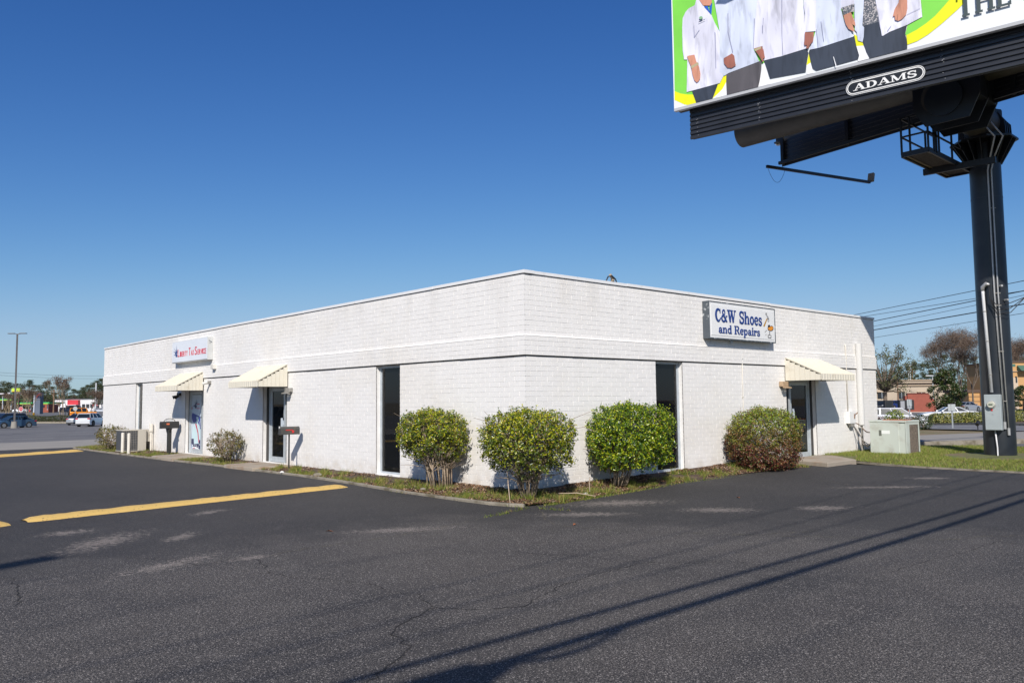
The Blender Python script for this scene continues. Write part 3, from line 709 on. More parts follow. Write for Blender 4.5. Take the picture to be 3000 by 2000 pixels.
awning('L', 16.37, 18.50, .92, 'cream slatted metal awning over the poster door, below the red lettered sign')
awning('L', 10.06, 12.08, .92, 'cream slatted metal awning over the glass door behind the grey mailbox on a thin post')
awning('R', 9.93, 11.90, 1.08, 'cream slatted metal awning over the right-hand door beside the reddish round bush')

# ------------------------------------------------------------------ lettering
def arc(cx, cy, rx, ry, a0, a1, n=12): return [(cx+rx*math.cos(R(a0+(a1-a0)*i/n)), cy+ry*math.sin(R(a0+(a1-a0)*i/n))) for i in range(n+1)]
def ribbon(pts, w, w1=None, mid=None):
    out = []; n = len(pts)
    for i, (x, y) in enumerate(pts):
        a, b = pts[max(0, i-1)], pts[min(n-1, i+1)]; dx, dy = b[0]-a[0], b[1]-a[1]; L_ = math.hypot(dx, dy) or 1
        t = i/(n-1); ww = w if mid is None else w+(mid-w)*math.sin(math.pi*t)
        out.append(((x-dy/L_*ww/2, y+dx/L_*ww/2), (x+dy/L_*ww/2, y-dx/L_*ww/2)))
    return [[out[i][0], out[i+1][0], out[i+1][1], out[i][1]] for i in range(n-1)]
def rect(x0, y0, x1, y1): return [[(x0,y0),(x1,y0),(x1,y1),(x0,y1)]]
S_, H_, F_ = .19, .08, .09          # stem, hairline, slab height
def stem(x, y0, y1, lo=1, hi=1, w=S_, o=.09):
    q = rect(x, y0, x+w, y1)
    if lo: q += rect(x-o, y0, x+w+o, y0+F_)
    if hi == 1: q += rect(x-o, y1-F_, x+w+o, y1)
    if hi == 2: q += rect(x-o, y1-F_, x+w, y1)
    return q
def glyphs():
    G = {}
    G['T'] = (.84, stem(.32, 0, 1, 1, 0)+rect(.02, .9, .82, 1)+rect(.02, .74, .10, 1)+rect(.74, .74, .82, 1))
    G['H'] = (.98, stem(.1, 0, 1)+stem(.68, 0, 1)+rect(.25, .46, .7, .54))
    G['E'] = (.80, stem(.1, 0, 1, 0, 0)+rect(.01, 0, .72, F_)+rect(.01, .91, .70, 1)+rect(.25, .46, .55, .54)+rect(.64, 0, .72, .27)+rect(.62, .73, .70, 1)+rect(.5, .38, .56, .62))
    G['A'] = (.98, ribbon([(.16,.05),(.47,1)], .08)+ribbon([(.80,.05),(.47,1)], .2)+rect(.0, 0, .34, F_)+rect(.58, 0, .98, F_)+rect(.26, .3, .7, .38))
    G['D'] = (.90, stem(.1, 0, 1, 0, 0)+rect(.01, 0, .42, F_)+rect(.01, .91, .42, 1)+ribbon(arc(.40, .5, .34, .45, -90, 90, 14), .09, mid=.21))
    G['M'] = (1.2, stem(.1, 0, 1, 1, 0, .09)+stem(.88, 0, 1, 1, 0)+ribbon([(.16,.98),(.54,.08)], .2)+ribbon([(.54,.08),(.93,.98)], .09)+rect(.01, .91, .22, 1)+rect(.9, .91, 1.16, 1))
    s_up = arc(.36, .735, .24, .215, 15, 270, 14); s_dn = arc(.36, .265, .27, .22, 90, -165, 14)
    G['S'] = (.74, ribbon(s_up, .09, mid=.17)+ribbon(s_dn, .17, mid=.16)+rect(.58, .66, .66, .98)+rect(.06, .02, .14, .36))
    G['C'] = (.80, ribbon(arc(.42, .5, .31, .455, 42, 318, 22), .09, mid=.22)+rect(.63, .66, .71, .98)+ribbon([(.64,.17),(.73,.30)], .08))
    G['W'] = (1.24, ribbon([(.17,.97),(.40,.03)], .19)+ribbon([(.40,.03),(.60,.97)], .08)+ribbon([(.58,.97),(.82,.03)], .19)+ribbon([(.82,.03),(1.06,.97)], .08)+rect(.0, .91, .38, 1)+rect(.42, .91, .78, 1)+rect(.92, .91, 1.22, 1))
    G['R'] = (.94, stem(.1, 0, 1, 1, 0)+rect(.01, .91, .5, 1)+rect(.28, .46, .5, .54)+ribbon(arc(.48, .73, .24, .225, -90, 90, 12), .08, mid=.19)+ribbon([(.50,.5),(.76,.05)], .18)+rect(.68, 0, .93, F_))
    G['&'] = (.84, ribbon(arc(.36, .74, .15, .2, -60, 300, 16), .08, mid=.12)+ribbon(arc(.33, .27, .25, .23, 110, 350, 14), .15)+ribbon([(.25,.62),(.72,.05)], .16)+ribbon([(.55,.2),(.74,.48)], .08)+rect(.62, .44, .84, .51)+rect(.66, 0, .82, .08))
    x = .66
    G['h'] = (.78, stem(.08, 0, 1, 1, 2, .18, .06)+stem(.50, 0, .5, 1, 0, .18, .06)+ribbon(arc(.42, .44, .17, .19, 0, 180, 10), .12))
    G['n'] = (.78, stem(.08, 0, x, 1, 2, .18, .06)+stem(.50, 0, .45, 1, 0, .18, .06)+ribbon(arc(.42, .44, .17, .19, 0, 180, 10), .12))
    G['o'] = (.66, ribbon(arc(.33, .335, .22, .29, 0, 360, 22), .15))
    G['e'] = (.64, ribbon(arc(.33, .335, .22, .29, 5, 320, 20), .15)+rect(.2, .31, .56, .39))
    G['s'] = (.58, ribbon(arc(.28, .48, .16, .14, 20, 270, 10), .10, mid=.14)+ribbon(arc(.28, .18, .18, .15, 90, -160, 10), .14)+rect(.42, .44, .48, .64)+rect(.04, .03, .10, .24))
    G['a'] = (.68, ribbon(arc(.27, .18, .17, .14, 60, 300, 12), .13)+stem(.40, .03, .45, 0, 0, .16)+rect(.40, 0, .66, .07)+ribbon(arc(.31, .44, .17, .18, 0, 160, 10), .12)+rect(.1, .40, .22, .52))
    G['d'] = (.76, stem(.48, 0, 1, 0, 2, .18, .06)+rect(.48, 0, .74, F_)+ribbon(arc(.34, .33, .22, .28, 50, 310, 16), .14))
    G['p'] = (.76, stem(.10, -.32, x, 1, 2, .18, .07)+ribbon(arc(.40, .33, .22, .28, -130, 130, 16), .14))
    G['i'] = (.38, stem(.10, 0, x, 1, 2, .18, .06)+ribbon(arc(.19, .87, .055, .055, 0, 360, 8), .12))
    G['r'] = (.58, stem(.08, 0, x, 1, 2, .18, .06)+ribbon(arc(.42, .40, .16, .2, 60, 170, 8), .13)+rect(.42, .42, .54, .6))
    G[' '] = (.42, [])
    return G
GL = glyphs()
def write(m, parent, text, fpos, x0, x1, y0, h, dep=.012):
    """slab-serif text fitted between x0 and x1; fpos(u, z, d)"""
    tot = sum(GL[c][0] for c in text); sx = (x1-x0)/tot; cx = x0; k = 0
    for c in text:
        adv, polys = GL[c]; mbx = MB()
        for q in polys:
            pts = [(cx+p[0]*sx, y0+p[1]*h) for p in q]; k += 1; e = (k % 7)*.0003
            mbx.prism(pts, lambda u, z: fpos(u, z, 0), lambda u, z: fpos(u, z, dep+e))
        cx += adv*sx
        if polys: mbx.build('letter', m, parent)
# the box sign of the shoe shop
M_SGREY = mat('peeling_grey_paint', (.075,.09,.105), .5, var=.2, scale=5, col2=(.5,.52,.53), c2s=9, c2lo=.60, c2hi=.68)
M_FACE = mat('sign_face', (.74,.745,.74), .35, var=.02, scale=1.5)
M_BLUE = mat('blue_sign_letters', (.018,.05,.21), .4)
M_LIGHTB = mat('pale_sign_face', (.70,.73,.78), .35, var=.03, scale=1.2)
sg = thing('shop_sign', 'grey framed box sign reading C&W Shoes and Repairs high on the right-hand wall', 'sign', (7.64, 0, 3.35))
mbx = MB(); wbox(mbx, 'R', 6.075, 9.20, .004, .182, 3.345, 4.285); mbx.build('cabinet', M_SGREY, sg, bevel=.008)
mbx = MB(); wbox(mbx, 'R', 6.075, 9.20, .182, .2, 4.262, 4.285); wbox(mbx, 'R', 6.075, 9.20, .182, .2, 3.345, 3.372); wbox(mbx, 'R', 6.075, 6.10, .182, .2, 3.372, 4.262); wbox(mbx, 'R', 9.175, 9.20, .182, .2, 3.372, 4.262); mbx.build('frame', M_SGREY, sg)
mbx = MB(); wbox(mbx, 'R', 6.10, 9.175, .183, .192, 3.372, 4.262); wbox(mbx, 'R', 6.16, 9.11, .191, .200, 3.43, 4.20); mbx.build('face', M_FACE, sg, bevel=.006)
ff = lambda u, z, d: (u, -.2005-d, z)
write(M_BLUE, sg, 'C&W Shoes', ff, 6.33, 8.52, 3.785, .325)
write(M_BLUE, sg, 'and Repairs', ff, 6.46, 8.40, 3.50, .215)
LOGO=[
('pgrey',[[8.7,4.135],[8.749,4.158],[8.796,4.13],[8.774,4.098],[8.848,4.052],[8.874,4.002],[8.806,3.993],[8.753,4.066],[8.707,4.094]]),
('ochre',[[8.768,4.006],[8.806,3.998],[8.639,3.763],[8.573,3.78]]),
('pblack',[[8.787,3.997],[8.884,4.002],[8.883,3.987],[8.796,3.982]]),
('pblack',[[8.804,3.967],[8.863,3.975],[8.889,3.931],[8.839,3.907],[8.806,3.926]]),
('pwhite',[[8.823,3.96],[8.852,3.965],[8.869,3.932],[8.84,3.92],[8.821,3.932]]),
('pblack',[[8.804,3.813],[8.892,3.838],[8.929,3.799],[8.878,3.766],[8.811,3.772]]),
('pblack',[[8.791,3.761],[8.908,3.788],[8.998,3.819],[9.083,3.787],[9.089,3.725],[9.037,3.681],[8.939,3.661],[8.844,3.677],[8.796,3.69]]),
('orange',[[8.81,3.752],[8.907,3.773],[8.997,3.805],[9.059,3.781],[9.064,3.729],[9.019,3.699],[8.94,3.679],[8.854,3.695],[8.816,3.703]]),
('pgrey',[[8.863,3.683],[8.911,3.68],[8.904,3.562],[8.855,3.56]]),
('pblack',[[8.788,3.556],[8.961,3.554],[8.956,3.472],[8.792,3.475]]),
('pwhite',[[8.81,3.542],[8.935,3.541],[8.932,3.486],[8.812,3.488]]),
('pblack',[[8.7,3.685],[8.725,3.676],[8.717,3.645],[8.693,3.654]]),
('pblack',[[8.647,3.652],[8.669,3.648],[8.664,3.617],[8.641,3.621]]),
('pblack',[[8.68,3.572],[8.703,3.568],[8.697,3.537],[8.674,3.541]]),
]

flat('printed_emblem', 'R', LOGO, .2015, sg, {'pgrey': (.30,.30,.31), 'ochre': (.42,.22,.02), 'pblack': (.015,.015,.015), 'pwhite': (.7,.7,.7), 'orange': (.70,.26,.02)}, .0006)
mbx = MB(); wbox(mbx, 'R', 7.18, 7.26, .05, .1, 3.28, 3.345); mbx.build('conduit_stub', M_ALU, sg)
# the tax office sign
M_CAB = mat('white_sign_cabinet', (.50,.51,.50), .5, var=.08, scale=3); M_RED = mat('red_sign_letters', (.58,.02,.045), .4)
sg = thing('shop_sign', 'white box sign reading Liberty Tax Service in red, high on the long left wall', 'sign', (0, 17.28, 3.37))
mbx = MB(); wbox(mbx, 'L', 15.615, 18.96, .004, .19, 3.37, 4.15); mbx.build('cabinet', M_CAB, sg, bevel=.008)
mbx = MB(); wbox(mbx, 'L', 15.64, 18.935, .1905, .203, 3.395, 4.128); mbx.build('face', M_LIGHTB, sg, bevel=.006)
def ftext(txt, size, loc, rot, m, ext=.004, sx=1.0, off=.0):
    cu_ = bpy.data.curves.new('t', 'FONT'); cu_.body = txt; cu_.size = size; cu_.extrude = ext; cu_.offset = off
    ob = bpy.data.objects.new('t', cu_); COL.objects.link(ob); dg = bpy.context.evaluated_depsgraph_get(); dg.update()
    me = bpy.data.meshes.new_from_object(ob.evaluated_get(dg)); bpy.data.objects.remove(ob); bpy.data.curves.remove(cu_)
    return me
def place_text(mbx, txt, x0, x1, y0, h, fpos, cap=None, off=.0):
    me = ftext(txt, 1.0, None, None, None, ext=.02, off=off); co = np.array([v.co[:] for v in me.vertices]); mn, mxx = co.min(0), co.max(0)
    hy = .73 if cap is None else cap
    vs = [fpos(x0+(c[0]-mn[0])/(mxx[0]-mn[0])*(x1-x0), y0+c[1]/hy*h, (c[2]+.02)*.2) for c in co]
    mbx.add(vs, [tuple(p.vertices) for p in me.polygons]); bpy.data.meshes.remove(me)
fl = lambda u, z, d: (-.2035-d, -u, z)             # u runs to the right as read, towards the camera
for txt, a, b, h in (('L', 18.36, 18.17, .285), ('IBERTY', 18.14, 17.385, .19), ('T', 17.30, 17.10, .295), ('AX', 17.07, 16.80, .19), ('S', 16.73, 16.50, .30), ('ERVICE', 16.47, 15.69, .19)):
    wd = [{'I': .42}.get(c, 1.) for c in txt]; tt = sum(wd); u = -a
    for c, w_ in zip(txt, wd):
        st = (a-b)*w_/tt; mbx = MB(); place_text(mbx, c, u+st*.04, u+st*.86, 3.585, h, fl); mbx.build('letter', M_RED, sg); u += st
mbx = MB(); P_ = lambda u, z, e: (-.2036-e, u, z)
c_ = (18.50, 3.70)
for i, (u, z) in enumerate(((18.83,3.82),(18.72,3.93),(18.50,4.05),(18.79,3.655),(18.62,3.585),(18.43,3.90))):
    dx, dz = u-c_[0], z-c_[1]; L_ = math.hypot(dx, dz); px, pz = -dz/L_*.035, dx/L_*.035
    mbx.poly([P_(u, z, i*.0004), P_(c_[0]-px, c_[1]-pz, i*.0004), P_(c_[0]+px, c_[1]+pz, i*.0004)])
mbx.poly([P_(18.56, 3.60, .003), P_(18.41, 3.575, .003), P_(18.40, 3.66, .003), P_(18.47, 3.70, .003)]); mbx.poly([P_(18.48, 3.82, .0034), P_(18.40, 3.84, .0034), P_(18.395, 3.72, .0034), P_(18.43, 3.70, .0034)])
mbx.build('crown_emblem', M_BLUE, sg)
mbx = MB(); mbx.beam((-.15, 15.612, 4.03), (-.06, 15.612, 3.97), .03, .02); mbx.box(-.13, 15.60, 3.93, -.11, 15.614, 3.95); mbx.build('cable_clip', M_SGREY, sg)

# ------------------------------------------------------------------ fittings on the walls
M_BOX = mat('painted_metal_box', (.62,.60,.55), .6, var=.1, scale=8); M_BLK = mat('black_plastic', (.015,.015,.016), .5); M_GREYP = mat('grey_weathered_metal', (.25,.24,.22), .7, var=.3, scale=14)
def fixture(name, label, cat, side, u, z, m, w=.14, h=.12, d=.12, head=None, m2=None):
    f = wf(side); t = thing(name, label, cat, f(u, 0, z))
    mbx = MB(); wbox(mbx, side, u-w/2, u+w/2, .004, d, z-h/2, z+h/2); mbx.build('housing', m, t, bevel=.01)
    if head == 'lamps':
        for s_ in (-1, 1):
            mbx = MB(); mbx.cyl(f(u+s_*.08, d, z-.06), f(u+s_*.13, d+.14, z-.12), .035, .065, 12); mbx.build('lamp_head', m, t)
    elif head == 'cam':
        mbx = MB(); mbx.cyl(f(u, d, z), f(u+.05, d+.16, z-.05), .045, .05, 12); mbx.build('lens_tube', m2 or m, t)
    elif head == 'shade':
        mbx = MB(); mbx.prism([(d, z-h/2), (d+.09, z-h/2-.02), (d+.09, z-h/2-.05), (d, z-h/2-.03)], lambda a, b: f(u-w/2, a, b), lambda a, b: f(u+w/2, a, b)); mbx.build('visor', m, t)
        mbx = MB(); wbox(mbx, side, u-.03, u+.03, .02, .07, z-h/2-.07, z-h/2); mbx.build('sensor', m2 or m, t)
    return t
fixture('sensor_box', 'small square beige box on the left wall, just right of the red lettered sign', 'wall box', 'L', 15.33, 3.12, M_BOX, .22, .17, .16)
fixture('security_camera', 'small grey camera on the left wall, under the belt course by the poster door awning', 'camera', 'L', 15.80, 2.60, M_GREYP, .16, .10, .10, 'cam', M_BOX)
fixture('floodlight', 'black floodlight under the far left end of the awning over the poster door', 'floodlight', 'L', 18.62, 2.23, M_BLK, .26, .10, .08, 'lamps')
fixture('wall_lamp', 'weathered grey wall lamp just right of the awning behind the thin-post mailbox', 'wall lamp', 'L', 9.93, 2.235, M_GREYP, .30, .12, .12, 'shade', M_BOX)
fixture('wall_lamp', 'weathered tan wall lamp just left of the right-hand door', 'wall lamp', 'R', 9.78, 2.24, mat('rusty_tan', (.38,.27,.17), .7, var=.2, scale=10), .32, .14, .12, 'shade', M_GREYP)
def pipe(name, label, cat, pts, r, m, fit=(), parts=True, clips=()):
    t = thing(name, label, cat, pts[-1]); mbx = MB(); mbx.tube(pts, r, 8); mbx.build('pipe', m, t, smooth='all')
    for (a, b, c) in clips:
        mbx = MB(); mbx.box(a-.02, b-.02, c-.012, a+.02, b+.02, c+.012); mbx.build('clip', M_BOX, t)
    return t
M_PIPEW = mat('white_pipe', (.66,.62,.55), .6, var=.08, scale=9)
pipe('conduit', 'thin white conduit running up the wall under the blue lettered sign', 'pipe', [(7.77,-.03,3.00),(7.76,-.03,.2)], .010, M_PIPEW, clips=((7.77,-.03,2.9),(7.765,-.03,1.9)))
t = pipe('conduit', 'white conduit dropping to a white switch box at the right end of the wall', 'pipe', [(13.62,-.02,3.5),(13.62,-.035,3.44),(13.61,-.035,1.42)], .018, M_PIPEW, clips=((13.62,-.035,3.0),(13.62,-.035,2.3)))
mbx = MB(); mbx.box(13.50,-.13,1.05,13.94,-.004,1.42); mbx.build('switch_box', mat('white_enamel', (.74,.74,.72), .45), t, bevel=.01)
mbx = MB(); mbx.box(13.80,-.15,1.20,13.83,-.13,1.34); mbx.beam((13.87,-.15,1.33),(13.96,-.17,1.38),.025,.02); mbx.build('switch_lever', mat('brown_lever', (.20,.10,.05), .6), t)
mbx = MB(); mbx.prism([(13.56,1.05),(13.84,1.05),(13.80,.95),(13.62,.95)], lambda u, z: (u,-.12,z), lambda u, z: (u,-.02,z)); mbx.build('cable_gland', M_GREYP, t)
M_HOSE = mat('grey_armoured_cable', (.28,.25,.22), .6); M_RUSTC = mat('brown_cable', (.17,.10,.07), .6)
def sag(a, b, s, n=12): return [(a[0]+(b[0]-a[0])*i/n, a[1]+(b[1]-a[1])*i/n, a[2]+(b[2]-a[2])*i/n-s*4*(i/n)*(1-i/n)) for i in range(n+1)]
t = thing('cable_bundle', 'loose brown and grey cables looping from the wall to the metal air unit', 'cables', (14.3,-.35,.12))
for a, b, s_, m, r in (((13.85,-.08,1.06),(14.06,-.22,.95),-.03,M_RUSTC,.016), ((14.06,-.22,.95),(13.62,-.80,.86),.12,M_RUSTC,.017), ((13.80,-.06,1.04),(14.02,-.24,.6),-.02,M_HOSE,.014), ((14.02,-.24,.62),(13.64,-.80,.80),.34,M_HOSE,.019), ((14.0,-.26,.55),(13.66,-.82,.42),.07,M_HOSE,.014), ((14.0,-.24,.48),(13.62,-.80,.36),.1,M_HOSE,.012), ((13.88,-.05,1.05),(14.02,-.24,.2),-.02,M_HOSE,.012)):
    mbx = MB(); mbx.tube(sag(a, b, s_), r, 6); mbx.build('cable', m, t, smooth='all')
mbx = MB(); mbx.box(14.0,-.28,.1,14.05,-.23,.98); mbx.box(13.96,-.31,.98,14.09,-.20,1.0); mbx.build('stand_post', M_GREYP, t)
t = thing('gas_riser', 'thin white pipes and valve rising from the grass behind the condenser unit', 'pipe', (-.12,21.3,.07))
mbx = MB(); mbx.tube([(-.12,21.3,.05),(-.12,21.3,.85)], .032, 8); mbx.tube([(-.05,21.32,.05),(-.05,21.32,1.08)], .02, 8); mbx.build('pipe', M_PIPEW, t)
mbx = MB(); mbx.cyl((-.12,21.3,.83),(-.12,21.3,1.12),.075,n=12); mbx.build('meter', M_PIPEW, t)

# rooftop bits seen over the coping
t = thing('roof_cable_riser', 'small curled black cables and tan pipe poking above the roof edge', 'roof pipe', (4.0, 1.1, HT-.25))
mbx = MB(); mbx.tube([(3.62,1.0,4.15),(3.62,1.0,4.68),(3.70,1.0,4.80),(3.84,1.0,4.83),(3.97,1.0,4.76),(4.04,1.0,4.6),(4.06,1.0,4.15)], .016, 6); mbx.build('cable', M_BLK, t, smooth='all')
mbx = MB(); mbx.tube([(3.80,1.02,4.15),(3.82,1.02,4.66),(3.90,1.02,4.72),(3.98,1.02,4.62),(4.0,1.02,4.15)], .012, 6); mbx.build('cable', M_BLK, t, smooth='all')
mbx = MB(); mbx.cyl((3.93,1.06,4.15),(3.93,1.06,4.80),.045,n=10); mbx.cyl((3.93,1.06,4.78),(3.82,1.04,4.86),.035,n=8); mbx.build('pipe', mat('tan_pipe', (.33,.26,.18), .7), t)

# ------------------------------------------------------------------ condensing unit, bollards, mailboxes
M_CREAM = mat('cream_enamel', (.46,.43,.37), .5, var=.12, scale=5, col2=(.30,.25,.18), c2s=5, c2lo=.62, c2hi=.8)
M_FIN = mat('dark_coil_fins', (.065,.068,.075), .6, var=.3, scale=20)
t = thing('condenser_unit', 'beige air conditioning condenser with dark coil grille on the grass behind two white bollards', 'air conditioner', (-.65,21.95,.05))
mbx = MB(); mbx.box(-1.08,21.55,.10,-.25,22.35,.86); mbx.build('coil', M_FIN, t)
mbx = MB(); mbx.box(-1.10,21.53,.86,-.23,22.37,.90); mbx.build('top_panel', M_CREAM, t, bevel=.01)
mbx = MB(); mbx.box(-.53,21.52,.08,-.22,21.60,.86); mbx.box(-.24,21.60,.08,-.22,22.37,.86); mbx.build('corner_panel', M_CREAM, t, bevel=.008)
mbx = MB(); mbx.box(-.22,21.62,.42,-.02,22.0,.90); mbx.build('service_box', M_CREAM, t, bevel=.008)
mbx = MB(); mbx.box(-1.10,21.53,.07,-.23,22.37,.10); mbx.build('base_pan', M_CREAM, t)
for k in range(9): mbx = MB(); mbx.box(-1.085+k*.066,21.528,.10,-1.079+k*.066,21.545,.86); mbx.build('grille_bar', M_GREYP, t)
mbx = MB()
for k in range(8): mbx.box(-1.08,21.525,.15+k*.09,-.54,21.53,.156+k*.09)
tag(mbx.build('grille_wires', M_GREYP, t), kind='stuff')
mbx = MB(); mbx.box(-.20,22.1,.12,-.03,22.5,.6); mbx.build('pad_box', M_FIN, t)
for i, (x, y) in enumerate(((-1.17,21.25),(-1.19,20.45))):
    t = thing('bollard', ('white pipe bollard, the left and farther of two guarding the condenser', 'white pipe bollard, the right and nearer of two guarding the condenser')[i], 'bollard', (x, y, .03), group='white bollards by the condenser')
    mbx = MB(); mbx.cyl((x,y,-.05),(x,y,.79),.055,n=16); mbx.build('post', M_PIPEW, t, smooth=True)
    mbx = MB(); mbx.lathe((x,y,.785), [(.056,0),(.05,.012),(.03,.022),(.005,.026)], 16); mbx.build('cap', M_PIPEW, t, smooth='all')
M_MBP = mat('black_plastic_mailbox', (.028,.028,.027), .55, var=.2, scale=12); M_FLAG = mat('red_flag', (.50,.03,.03), .5); M_LBL = mat('orange_label', (.62,.16,.07), .6)
x, y = -.42, 18.45
t = thing('mailbox', 'black plastic mailbox on a thick black post beside the poster door', 'mailbox', (x, y, .06))
mbx = MB(); mbx.box(x-.065,y-.065,-.02,x+.065,y+.065,1.0); mbx.build('post', M_MBP, t, bevel=.01)
mbx = MB(); mbx.prism([(y+.30,1.0),(y+.06,1.0),(y+.06,.72),(y+.13,.76)], lambda u, z: (x-.03,u,z), lambda u, z: (x+.03,u,z)); mbx.prism([(y-.22,1.0),(y-.06,1.0),(y-.06,.86)], lambda u, z: (x-.03,u,z), lambda u, z: (x+.03,u,z)); mbx.build('bracket', M_MBP, t)
def mbox(t, cx, cy, z0, L_, w, h, m, dx=(0,1), arch=True):
    # box with a rounded top, long axis along dx
    d = Vector((*dx, 0)).normalized(); s = Vector((d.y, -d.x, 0)); c = Vector((cx, cy, z0)); pr = [(-w/2,0),(w/2,0)]
    pr += [(w/2*math.cos(R(a)), h-w/2*.75+w/2*.75*math.sin(R(a))) for a in range(0, 181, 20)]
    mbx = MB(); mbx.prism(pr, lambda u, v: c+s*u+d*(-L_/2)+Vector((0,0,v)), lambda u, v: c+s*u+d*(L_/2)+Vector((0,0,v))); mbx.build('box', m, t, bevel=.006)
    for sg_ in (-1, 1):
        mbx = MB(); mbx.prism([(u*1.04, v*1.02-.003) for u, v in pr], lambda u, v: c+s*u+d*(sg_*(L_/2-.012))+Vector((0,0,v)), lambda u, v: c+s*u+d*(sg_*(L_/2+.014))+Vector((0,0,v))); mbx.build('door' if sg_ < 0 else 'end_cap', m, t, bevel=.004)
    return d, s, c
d_, s_, c_ = mbox(t, x+.0, y, 1.0, .60, .22, .25, M_MBP, (1,-.08))
mbx = MB(); mbx.obox(c_+Vector((0,0,.16))+s_*.12*(1 if s_.y < 0 else -1)-d_*.08, d_, s_, (0,0,1), .05, .008, .028); mbx.build('flag', M_LBL, t)
mbx = MB(); mbx.tube([c_+d_*(.19*math.cos(R(a)))+Vector((0,0,.25+.10*math.sin(R(a)))) for a in range(0, 181, 20)], .012, 6); mbx.build('top_scroll', M_MBP, t)
mbx = MB(); mbx.obox(c_+Vector((0,0,.285)), d_, s_, (0,0,1), .12, .03, .028); mbx.build('newspaper_roll', mat('silver_wrap', (.5,.52,.54), .3), t)
x, y = -.46, 9.08
M_MBG = mat('dented_dark_metal', (.075,.075,.072), .5, metal=.3, var=.3, scale=10, col2=(.14,.11,.08), c2s=7)
t = thing('mailbox', 'dark metal mailbox with a red flag on a thin post beside the glass door', 'mailbox', (x, y, .06))
mbx = MB(); mbx.cyl((x,y,-.02),(x,y,1.0),.022,n=10); mbx.build('post', M_MBP, t)
d_, s_, c_ = mbox(t, x, y, .995, .52, .17, .22, M_MBG, (1,-.06))
mbx = MB(); q_ = -s_ if (-s_).dot(CP-Vector(c_)) > 0 else s_
mbx.obox(c_+q_*.095+d_*(-.04)+Vector((0,0,.125)), d_, q_, (0,0,1), .10, .004, .012); mbx.obox(c_+q_*.096+d_*(.07)+Vector((0,0,.08)), d_, q_, (0,0,1), .03, .004, .035); mbx.build('flag', M_FLAG, t)
mbx = MB(); mbx.obox(c_-d_*.28+Vector((0,0,.20)), d_, s_, (0,0,1), .012, .02, .03); mbx.build('latch', mat('bright_latch', (.6,.6,.6), .3), t)

# rooftop style package unit on the lawn
M_PALE = mat('pale_green_grey_enamel', (.50,.54,.49), .5, var=.06, scale=2, col2=(.42,.43,.38), c2s=3)
M_LOUV = mat('dusty_brown_coil', (.17,.135,.105), .85, var=.4, scale=25, bump=.8, bscale=90)
t = thing('package_air_unit', 'large pale green-grey metal air unit with a brown coil side on the lawn', 'air conditioner', (14.0,-1.2,.1))
X0, X1, Y0, Y1 = 13.52, 14.46, -1.78, -.72
mbx = MB(); mbx.box(X0+.01, Y0+.01, .14, X1-.01, Y1-.01, 1.10); mbx.build('side_panel', M_PALE, t, bevel=.008)
mbx = MB(); mbx.box(X0-.02, Y0-.02, 1.10, X1+.02, Y1+.02, 1.16); mbx.build('top_panel', M_PALE, t, bevel=.01)
mbx = MB(); mbx.box(X0+.22, Y0+.1, 1.16, X1-.25, Y1-.3, 1.175); mbx.build('rusty_lid', mat('orange_rust', (.36,.10,.03), .9, var=.2, scale=6), t)
mbx = MB(); mbx.box(X0+.24, Y0-.004, .16, X1-.10, Y0+.02, 1.03); mbx.build('coil', M_LOUV, t)
mbx = MB(); mbx.box(X1-.10, Y0-.006, .16, X1-.075, Y0+.02, 1.03); mbx.build('gap', M_BLK, t)
mbx = MB(); mbx.box(X0-.008, Y0-.012, .12, X0+.24, Y0+.01, 1.10); mbx.build('corner_post', M_PALE, t, bevel=.006)
mbx = MB(); mbx.box(X1-.075, Y0-.014, .12, X1+.01, Y0+.01, 1.10); mbx.box(X0+.24, Y0-.010, 1.03, X1-.075, Y0+.01, 1.10); mbx.build('frame_rail', M_PALE, t, bevel=.004)
mbx = MB(); mbx.box(X0-.012, Y0+.20, .14, X0+.01, Y1-.01, 1.09); mbx.build('access_panel', M_PALE, t, bevel=.008)
mbx = MB(); mbx.box(X0-.016, Y0+.46, .76, X0-.011, Y0+.70, .86); mbx.build('torn_label', mat('white_label', (.75,.77,.75), .5), t)
mbx = MB(); mbx.box(X0-.015, Y0+.70, .70, X0-.0115, Y0+.78, .87); mbx.build('label_stain', mat('dark_stain', (.12,.13,.11), .7), t)
mbx = MB(); mbx.box(X0+.04, Y0+.04, .05, X1-.05, Y1-.05, .14); mbx.build('base', M_BLK, t)
# ------------------------------------------------------------------ billboard
M_BBLK = mat('black_painted_steel', (.012,.0135,.017), .42, var=.25, scale=1.6, spec=.5)
M_BBAP = mat('black_corrugated_steel', (.022,.0235,.029), .36, var=.12, scale=2.5)
M_POLE = mat('dark_blue_steel', (.016,.020,.026), .38, var=.3, scale=1.3, col2=(.035,.038,.042), c2s=1.6, c2lo=.5, c2hi=.75)
M_TUBE = mat('dusty_black_steel', (.045,.038,.030), .6, var=.2, scale=3)
M_GALV = mat('galvanised_conduit', (.42,.42,.42), .45, metal=.4, var=.1, scale=12)
M_PVC = mat('white_pvc', (.62,.62,.63), .5, var=.05, scale=8)
M_VINYL = mat('print_white', (.80,.80,.82), .5)
bb = thing('billboard', 'huge double sided billboard on one thick black column at the right', 'billboard', (14.93,-3.8,.1))
CX, CY = 14.93, -3.8
mbx = MB(); mbx.lathe((CX,CY,0), [(.41,.02),(.41,4.6),(.408,9.15)], 48); mbx.build('column', M_POLE, bb, smooth=True)
mbx = MB(); mbx.lathe((CX,CY,0), [(.413,7.55),(.413,7.58)], 48); mbx.lathe((CX,CY,0), [(.413,4.5),(.413,4.52)], 48); mbx.build('weld_ring', M_BBAP, bb, smooth=True)
